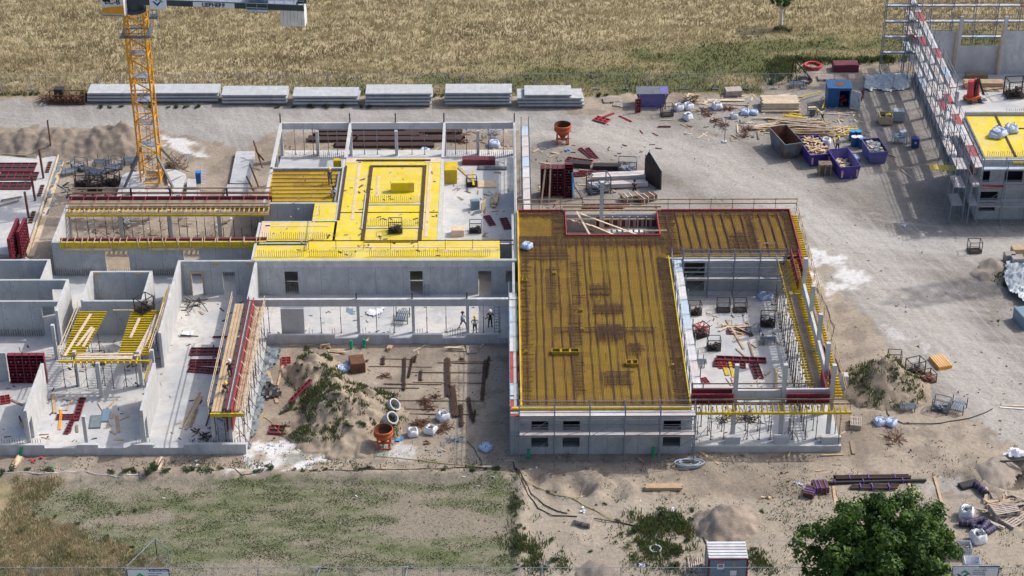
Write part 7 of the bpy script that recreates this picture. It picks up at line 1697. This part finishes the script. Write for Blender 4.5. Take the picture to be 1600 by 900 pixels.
cable('yellow hose crossing the sand from the court to the transformer hut',[(440,680),(470,690),(500,700),(508,706),(495,702),(520,705),(560,710),(640,718),(760,733),(800,745),(840,764),(900,785),(960,812),(1028,835)],'hose_yellow',.035,'hose','hose')
cable('black cable curving down to the transformer hut',[(1083,818),(1095,830),(1103,850),(1104,862)]); cable('long black cable curving over the sand right of the building',[(1305,560),(1318,590),(1322,620),(1340,635),(1385,638),(1392,655),(1410,663),(1470,662),(1530,650),(1562,636)]); cable('black cable hanging down the yard from the platform rail',[(1275,450),(1290,480),(1303,510),(1300,530),(1288,545)],r=.035)
cable('dark cable along the berm in front of the court',[(505,738),(560,742),(620,738),(680,734),(760,733),(800,737)]); cable('thin dark rod line beside the knotted bag',[(730,690),(745,712),(763,733)],r=.03); cable('pale yellow rope coil on the sand left of the court heap',[(402,660),(412,652),(425,660),(440,678),(455,684)],'hose_yellow',.03,'rope','rope'); cable('dark cable over the lower left sand by the white spill',[(360,735),(378,748),(395,745),(405,735)],r=.03)
cable('pale pipe segments along the foot of the lower left sill',[(0,746),(60,748),(120,745),(200,750),(270,745)],'white_paint',.035,'pipe','pipe'); cable('grey tube lying in the thicket',[(1027,868),(1033,885)],'pipe_grey',.07,'tube','tube')
for px, py, z, l in ((31,712,0,'leftmost green drain pipe stub at the lower left sill'),(236,709,0,'green drain pipe stub at the lower middle of the left sill'),(549,545,0,'green drain pipe stub at the rear of the court, left one'),(569,543,0,'green drain pipe stub at the rear of the court, right one'),(826,716,0,'green pipe stub behind the facade scaffold, left'),(1020,713,0,'green pipe stub behind the facade scaffold, right')):
    p = U(px, py); single(MB().tube((0,0,0),(.25 if px < 300 else 0,.1,.85),.13,n=10), 'drain_pipe', 'green_pipe', p, l, 'pipe')
# ladders
def ladder(px, py, z, l, label, rz=0, lean=.25, mat='galv'):
    p = U(px, py, z); r = thing('ladder', label, 'ladder', p, rz); m = MB()
    for x in (-.22,.22): m.bar((x,0,0),(x,l*sin(lean),l*cos(lean)),.06)
    m.build('stile', mat, r); m = MB()
    for i in range(int(l/.3)): t = (i+.5)*.3; m.bar((-.22,t*sin(lean),t*cos(lean)),(.22,t*sin(lean),t*cos(lean)),.04)
    m.build('rung', mat, r)
ladder(667,462,FL,3.2,'aluminium ladder leaning on the grey door wall of the centre building'); ladder(776,520,FL,3.4,'ladder at the right end of the long beam',.0,.2); ladder(318,298,0,2.6,'white ladder right of the blue cabinet by the crane',0,.6,'white_paint')
# lamp post in yard
p = U(1132,222); r = thing('lamp_post','thin grey lamp post with square foot in the yard','lamp post',p); MB().tube((0,0,.1),(0,0,3.0),.05,n=6).build('pole','galv',r); MB().box(-.25,.25,-.25,.25,0,.14).build('foot','concrete_plain',r); MB().box(-.25,.25,-.08,.08,3.0,3.12).build('lamp_head','galv_dark',r)
# transformer hut
p = U(1137,918); X = p.x; r = thing('transformer_hut','grey site transformer hut with red frame and ribbed roof at the bottom','hut',(X,122.9,0)); w, d, h = 3.1, 2.2, 2.35
MB().box(-w/2,w/2,0,d,.1,h-.1).build('hut_body','hut_grey',r)
m = MB(); m.box(-w/2-.02,-w/2+.12,-.03,0,.1,h); m.box(w/2-.12,w/2+.02,-.03,0,.1,h); m.box(-w/2+.12,w/2-.12,-.03,0,h-.12,h); m.box(-w/2+.12,w/2-.12,-.03,0,.1,.22); m.box(-w/2-.03,-w/2,0,.12,.1,h); m.box(-w/2-.03,-w/2,d-.12,d,.1,h); m.build('frame','hut_red',r)
m = MB(); m.box(-w/2,w/2,0,d,h-.08,h-.02)
for i in range(6): m.box(-w/2+.03,w/2-.03,.05+i*.36,.29+i*.36,h-.02,h+.06)
m.build('roof','deck_alu',r)
dr = MB().box(-.4,.75,-.025,-.002,.25,h-.2).build('door','hut_grey',r); MB().box(-.33,-.27,-.06,-.026,1.1,1.35).build('handle','black_steel',dr)
sg = MB().box(-.85,-.3,-.05,-.03,1.35,2.05).build('notice','sign_white',r); MB().box(-.84,-.31,-.056,-.051,1.9,2.04).build('red_header','red_bright',sg); MB().box(-.76,-.4,-.056,-.051,1.5,1.82).build('grey_print','hut_grey',sg)
m = MB(); m.add([(.35,-.04,1.72),(.61,-.04,1.72),(.48,-.04,1.97),(.35,-.03,1.72),(.61,-.03,1.72),(.48,-.03,1.97)],[(0,1,2),(5,4,3),(0,3,4,1),(1,4,5,2),(2,5,3,0)]); m.build('warning_triangle','warn_yellow',r)
m = MB().add([(.465,-.046,1.76),(.50,-.046,1.76),(.475,-.046,1.87),(.50,-.046,1.84)],[(0,1,3,2)]); m.build('warning_bolt','glass_dark',r)
MB().box(.2,.7,-.045,-.026,.7,1.2).build('vent_grille','sign_white',r)

# rolls right of tree
def roll(px, py, rz, l, label):
    p = U(px, py); r = thing('wrapped_roll', label, 'roll', p, rz); MB().tube((-l/2,0,.28),(l/2,0,.28),.28,n=12).build('roll','black_plastic',r); m = MB()
    for t in (-.3,.0,.3): m.tube((l*t-.03,0,.28),(l*t+.03,0,.28),.295,n=12)
    m.each('strap','purple_strap',r)
for a in ((1511,822,-.2,1.4,'black roll with purple straps, left of the lying group'),(1523,818,.35,1.5,'black roll with purple straps, rear of the lying group'),(1528,830,-.5,1.2,'black roll with purple straps, middle of the lying group'),(1538,826,1.0,1.3,'black roll with purple straps, rear right of the lying group'),(1546,833,.7,1.2,'black roll with purple straps, front right of the lying group'),(1532,768,-1.1,1.6,'slim roll with purple straps beside the dark mat pack')): roll(*a)
# small litter on the sand
def litter(px, py, s, mat, label):
    m = MB()
    for _ in range(5): m.obox((R.gauss(0,s),R.gauss(0,s),R.uniform(.03,.12)),(R.uniform(.1,.35),R.uniform(.08,.25),R.uniform(.03,.12)),R.uniform(0,3),R.gauss(0,.3))
    single(m,'litter',mat,U(px,py),label,'litter')
for t in ((1284,220,.15,'bag_white','white paper scrap in the yard below the lamp post'),(908,800,.3,'bag_white','pale rubbish scraps on the sand right of the cable'),(1052,798,.2,'bag_white','small pale rubbish scrap left of the grey heap'),(1003,884,.15,'bag_blue','small bluish scrap in the thicket bottom'),(834,733,.25,'bag_white','pale scrap beside the dug hollow'),(1195,778,.2,'timber','small timber offcuts on the sand right of the grey heap'),(55,722,.3,'red_bright','red and white scraps on the lower left sand'),(80,735,.3,'green_pipe','green scraps on the lower left sand'),(425,695,.3,'bag_white','pale spill scraps in front of the left wall'),(498,695,.15,'green_pipe','light green strap scrap at the foot of the court heap'),(299,729,.3,'bag_white','long white scrap in front of the left sill'),(1248,757,.2,'bag_blue','white purple scrap left of the pipe bundles'),(668,692,.25,'rust','rusty scrap at the front of the court'),(1413,352,.15,'bag_white','white scrap on the shadowed yard'),(848,235,.3,'galv','grey pieces left of the upright orange bucket'),(893-5,236,.15,'tarp_blue','small blue pot beside the upright orange bucket'),(568,264+300,.3,'rust','rust coloured litter near the heap top'),(680,706,.3,'galv','grey steel pieces at the court front'),(1155,655+60,.2,'galv_dark','grey cone foot litter before the sill')): litter(*t)
# flat yellow panel sticking out from the hall scaffold
p = U(1472,262,3.2); single(MB().obox((0,0,0),(2.6,1.2,.06),-.06).obox((0,0,-.12),(2.4,.1,.14),-.06).obox((1.1,.3,-1.6),(.07,.07,3.2),0), 'yellow_platform', 'ply_yellow', p, 'yellow plywood landing sticking out at the left of the hall scaffold', 'platform')
# second crane's slewed jib beyond the right picture edge, whose shadow crosses the road
c2 = Vector((100, 190, 0)); r2 = thing('tower_crane', 'second lattice tower crane standing beyond the right picture edge', 'crane', c2); m = MB(); lattice(m, (c2.x,c2.y,0), 40, 1.8, 22); B(m,'mast','crane_yellow',r2); m = MB()
e0 = Vector((98,187.5,40)); dv = Vector((-.96,-.26,0)).normalized(); nv = Vector((-dv.y,dv.x,0))
for i in range(16):
    a = e0+dv*(i*1.5); b = e0+dv*((i+1)*1.5); u = Vector((0,0,2.6))
    for s in (-1.7,1.7): m.bar(a+nv*s, b+nv*s, .36); m.bar(a+nv*s, (b if i%2 else a)+u, .22)
    m.bar(a+u, b+u, .36); m.bar(a-nv*1.7, b+nv*1.7, .22); m.bar(a+nv*1.7, a-nv*1.7, .2)
B(m,'jib','crane_yellow',r2)

# ------------------------------------------------------------------ people
def person_kind(pose, shirt, trousers, helmet, hairc='cloth_black', bare=False):
    def skin(name, verts, edges, radii, mat, parent, sub=1):
        me = bpy.data.meshes.new(name); me.from_pydata(verts, edges, []); o = bpy.data.objects.new(name, me); scene.collection.objects.link(o)
        s = o.modifiers.new('s','SKIN'); s.use_smooth_shade = True
        for i, rr in enumerate(radii): me.skin_vertices[0].data[i].radius = rr if isinstance(rr, tuple) else (rr, rr); me.skin_vertices[0].data[i].use_root = (i == 0)
        sb = o.modifiers.new('sub','SUBSURF'); sb.levels = sub; sb.render_levels = sub
        bpy.context.view_layer.update(); me2 = bpy.data.meshes.new_from_object(o.evaluated_get(bpy.context.evaluated_depsgraph_get()))
        bpy.data.objects.remove(o); me2.materials.clear(); me2.materials.append(M(mat)); n = bpy.data.objects.new(name, me2); scene.collection.objects.link(n); n.parent = parent; return n
    def mk():
        r = thing('person','','person'); J = POSES[pose]
        names = ['pelvis','waist','chest','neck','head','crown','sl','el','hl','fl','sr','er','hr','fr','pl','kl','al','tl','pr','kr','ar','tr']
        V = [J[n] for n in names]; ix = {n: i for i, n in enumerate(names)}
        ed = [('pelvis','waist'),('waist','chest'),('chest','neck'),('neck','head'),('head','crown'),('chest','sl'),('sl','el'),('el','hl'),('hl','fl'),('chest','sr'),('sr','er'),('er','hr'),('hr','fr'),('pelvis','pl'),('pl','kl'),('kl','al'),('al','tl'),('pelvis','pr'),('pr','kr'),('kr','ar'),('ar','tr')]
        rad = dict(pelvis=(.13,.10),waist=(.13,.10),chest=(.16,.11),neck=.055,head=.095,crown=.08,sl=.06,el=.042,hl=.03,fl=.035,sr=.06,er=.042,hr=.03,fr=.035,pl=.085,kl=.058,al=.04,tl=.045,pr=.085,kr=.058,ar=.04,tr=.045)
        skin('body', V, [(ix[a],ix[b]) for a,b in ed], [rad[n] for n in names], 'skin', r)
        def sub(part, keys, es, grow, mat, cut=None):
            ids = {k: i for i, k in enumerate(keys)}; vv = [Vector(J[k]) for k in keys]
            if cut:
                for a, b, t in cut: vv[ids[b]] = Vector(J[a]).lerp(Vector(J[b]), t)
            rr = [tuple(q+grow for q in (rad[k] if isinstance(rad[k], tuple) else (rad[k],rad[k]))) for k in keys]
            skin(part, [tuple(v) for v in vv], [(ids[a],ids[b]) for a,b in es], rr, mat, r)
        sub('shirt', ['waist','chest','sl','el','sr','er','pelvis'], [('waist','chest'),('chest','sl'),('sl','el'),('chest','sr'),('sr','er'),('pelvis','waist')], .018, shirt, [('sl','el',.75),('sr','er',.75)])
        sub('trousers', ['pelvis','pl','kl','al','pr','kr','ar'], [('pelvis','pl'),('pl','kl'),('kl','al'),('pelvis','pr'),('pr','kr'),('kr','ar')], .02, trousers, [('kl','al',.9 if not bare else .15),('kr','ar',.9 if not bare else .15)])
        m = MB()
        for s_ in ('l','r'):
            a = Vector(J['a'+s_]); t = Vector(J['t'+s_]); m.bar((a.x,a.y,max(.05,a.z-.02)),(t.x,t.y,max(.05,t.z)),.11,.1)
        m.build('boots','cloth_black',r)
        c = Vector(J['head']).lerp(Vector(J['crown']), .75); m = MB(); m.lathe([(.15,0),(.14,.06),(.11,.12),(.05,.15),(0,.155)],tuple(c),14); m.lathe([(.18,-.005),(.13,.012)],tuple(c),14); m.sm=True; m.build('helmet' if helmet else 'hair', helmet or hairc, r)
        m = MB(); h = Vector(J['head']); f = Vector((0,-1,0)); m.obox((h.x-.035,h.y-.10,h.z+.03),(.02,.02,.012)).obox((h.x+.035,h.y-.10,h.z+.03),(.02,.02,.012)).obox((h.x,h.y-.105,h.z-.045),(.05,.015,.012)); m.build('face_features','cloth_black',r)
        return r
    return mk
def base_pose():
    return dict(pelvis=(0,0,.95),waist=(0,0,1.12),chest=(0,0,1.38),neck=(0,0,1.52),head=(0,-.01,1.66),crown=(0,0,1.76),sl=(.2,0,1.42),el=(.27,.02,1.12),hl=(.28,-.06,.87),fl=(.28,-.1,.78),sr=(-.2,0,1.42),er=(-.27,.02,1.12),hr=(-.28,-.06,.87),fr=(-.28,-.1,.78),
        pl=(.1,0,.88),kl=(.13,-.02,.5),al=(.15,.02,.09),tl=(.17,-.16,.05),pr=(-.1,0,.88),kr=(-.13,-.02,.5),ar=(-.15,.02,.09),tr=(-.17,-.16,.05))
POSES = {'stand': base_pose()}
P_ = base_pose(); P_.update(el=(.34,.05,1.2),hl=(.2,-.1,1.02),fl=(.12,-.12,1.0),er=(-.34,.05,1.2),hr=(-.2,-.1,1.02),fr=(-.12,-.12,1.0)); POSES['hips'] = P_
P_ = base_pose(); P_.update(waist=(-.08,0,1.1),chest=(-.3,0,1.28),neck=(-.42,0,1.36),head=(-.54,0,1.42),crown=(-.62,0,1.49),sl=(-.3,.18,1.28),sr=(-.3,-.18,1.28),el=(-.45,.2,1.03),er=(-.45,-.2,1.03),hl=(-.66,.12,.95),hr=(-.66,-.12,.95),fl=(-.74,.1,.95),fr=(-.74,-.1,.95),kl=(.05,.1,.5),kr=(.1,-.12,.5),al=(.0,.12,.09),tl=(-.17,.12,.05),ar=(.22,-.14,.09),tr=(.06,-.14,.05)); POSES['lean'] = P_
P_ = base_pose(); P_.update(kl=(.16,-.25,.52),al=(.16,-.3,.09),tl=(.16,-.48,.05),kr=(-.13,.12,.5),ar=(-.14,.36,.12),tr=(-.14,.24,.05),el=(.3,-.1,1.14),hl=(.3,-.3,1.0),fl=(.3,-.38,.98)); POSES['walk'] = P_
P_ = base_pose(); P_.update(pelvis=(0,.1,.5),waist=(0,.02,.66),chest=(0,-.14,.88),neck=(0,-.24,1.0),head=(0,-.32,1.1),crown=(0,-.36,1.2),sl=(.2,-.14,.9),sr=(-.2,-.14,.9),el=(.24,-.35,.68),er=(-.24,-.35,.68),hl=(.15,-.5,.45),hr=(-.15,-.5,.45),fl=(.12,-.55,.36),fr=(-.12,-.55,.36),pl=(.1,.08,.46),pr=(-.1,.08,.46),kl=(.2,-.3,.5),kr=(-.15,-.12,.1),al=(.2,-.2,.09),tl=(.2,-.38,.05),ar=(-.15,.28,.09),tr=(-.15,.36,.05)); POSES['kneel'] = P_
PPL = [(1284,190,0,'lean','cloth_white','cloth_black','helmet_yellow','white shirted worker with yellow helmet bent over the saw table',.2,True),(1308,236,0,'stand','cloth_white','cloth_black','helmet_yellow','worker in white vest and yellow helmet standing behind the empty purple skip',.0,False),(991,305,0,'stand','cloth_black','cloth_black',None,'man in black clothes without helmet at the silvery channels',pi,True),
 (516,287,T-.3,'stand','cloth_navy','cloth_navy','helmet_yellow','worker in dark navy clothes standing on the worn formwork bay',.6,False),(521,306,T-.3,'kneel','cloth_white','cloth_pale_blue',None,'worker in white shirt crouching on the worn formwork bay',.3,False),
 (723,513,FL,'walk','cloth_pale_blue','cloth_navy',None,'man in pale blue shirt walking beside the right column of the long beam',1.0,True),(742,520,FL,'hips','cloth_white','cloth_black','helmet_yellow','worker in white shirt and yellow helmet standing behind the long sill',0,True),(766,510,FL,'hips','cloth_black','cloth_black','helmet_white','worker in black with white helmet, rightmost of the three behind the long sill',.1,False),
 (360,589,T-.08,'walk','cloth_black','cloth_black','helmet_white','worker in black clothes walking on the timber walkway of the formed wall',3.3,False),(352,613,T-.08,'kneel','cloth_black','cloth_grey','helmet_yellow','crouching worker with yellow helmet on the timber walkway of the formed wall',.4,False)]
for px, py, z, pose, sh, tr_, he, l, rz, bare in PPL:
    k = Kind(person_kind(pose, sh, tr_, he, 'cloth_black', bare)); k.put(U(px, py, z), rz, l)

# ------------------------------------------------------------------ trees
def tree(loc, H, crown_c, crown_r, n_cl, leaf, label, leafm, trunk_r, trunkm, seed, name='broadleaf_tree', dens=42):
    rr = random.Random(seed); r = thing(name, label, 'tree', loc); m = MB(); m.tube((0,0,0),(0,0,crown_c[2]*.55),trunk_r,trunk_r*.7,n=9); fork = Vector((0,0,crown_c[2]*.55)); cl = []
    for i in range(n_cl):
        a = rr.uniform(0,2*pi); u = rr.uniform(-1,1); s = sqrt(1-u*u); rad = rr.random()**.42; lump = 1+.24*sin(3*a+seed)*(1-.5*abs(u))+.16*sin(5*a+2*u*3)+.08*sin(9*a+5*u)
        c = Vector((crown_c[0]+cos(a)*s*rad*crown_r[0]*lump, crown_c[1]+sin(a)*s*rad*crown_r[1]*lump, crown_c[2]+u*rad*crown_r[2]*(1.0 if u > 0 else .85))); cl.append((c, rad))
    for c, rad in cl[:int(n_cl*.4)]:
        mid = fork.lerp(c, .5)+Vector((rr.gauss(0,.3),rr.gauss(0,.3),-.2)); m.tube(fork, mid, trunk_r*.32, trunk_r*.18, n=5, caps=False); m.tube(mid, c, trunk_r*.18, trunk_r*.05, n=4, caps=False)
    m.build('trunk', trunkm, r); g = MB()
    for c, rad in cl:
        cr = rr.uniform(.4,1.0)*crown_r[0]*.15
        for _ in range(dens):
            d = Vector((rr.gauss(0,1),rr.gauss(0,1),rr.gauss(0,.8))); d.normalize(); p = c+d*cr*rr.uniform(.5,1.15); s = leaf*rr.uniform(.6,1.3)
            nrm = (d+Vector((rr.gauss(0,.5),rr.gauss(0,.5),.5+rr.gauss(0,.4)))).normalized(); u = nrm.cross(Vector((rr.gauss(0,1),rr.gauss(0,1),rr.gauss(0,1)))).normalized(); w = nrm.cross(u)
            g.add([p-u*s, p-w*s*.55, p+u*s, p+w*s*.55+nrm*s*.2], [(0,1,2,3)])
    g.build('crown', leafm, r); return r
tc = U(1386,864,6.5)
tree((tc.x,tc.y,0), 12, (0,0,6.0), (5.6,5.2,4.8), 520, .17, 'big dense green deciduous tree at the bottom right in front of the site', 'leaf', .42, 'bark', 5, dens=120)
t2 = U(1220,42); tree((t2.x,t2.y,0), 6, (0,0,4.4), (2.0,2.0,1.7), 60, .14, 'small young tree with white painted trunk at the top edge of the meadow', 'leaf_light', .2, 'bark_white', 9, dens=60)
bush(1,1216,48,1.1,'dark bush at the foot of the white trunked young tree, left'); bush(1,1232,50,1.0,'dark bush at the foot of the white trunked young tree, right')
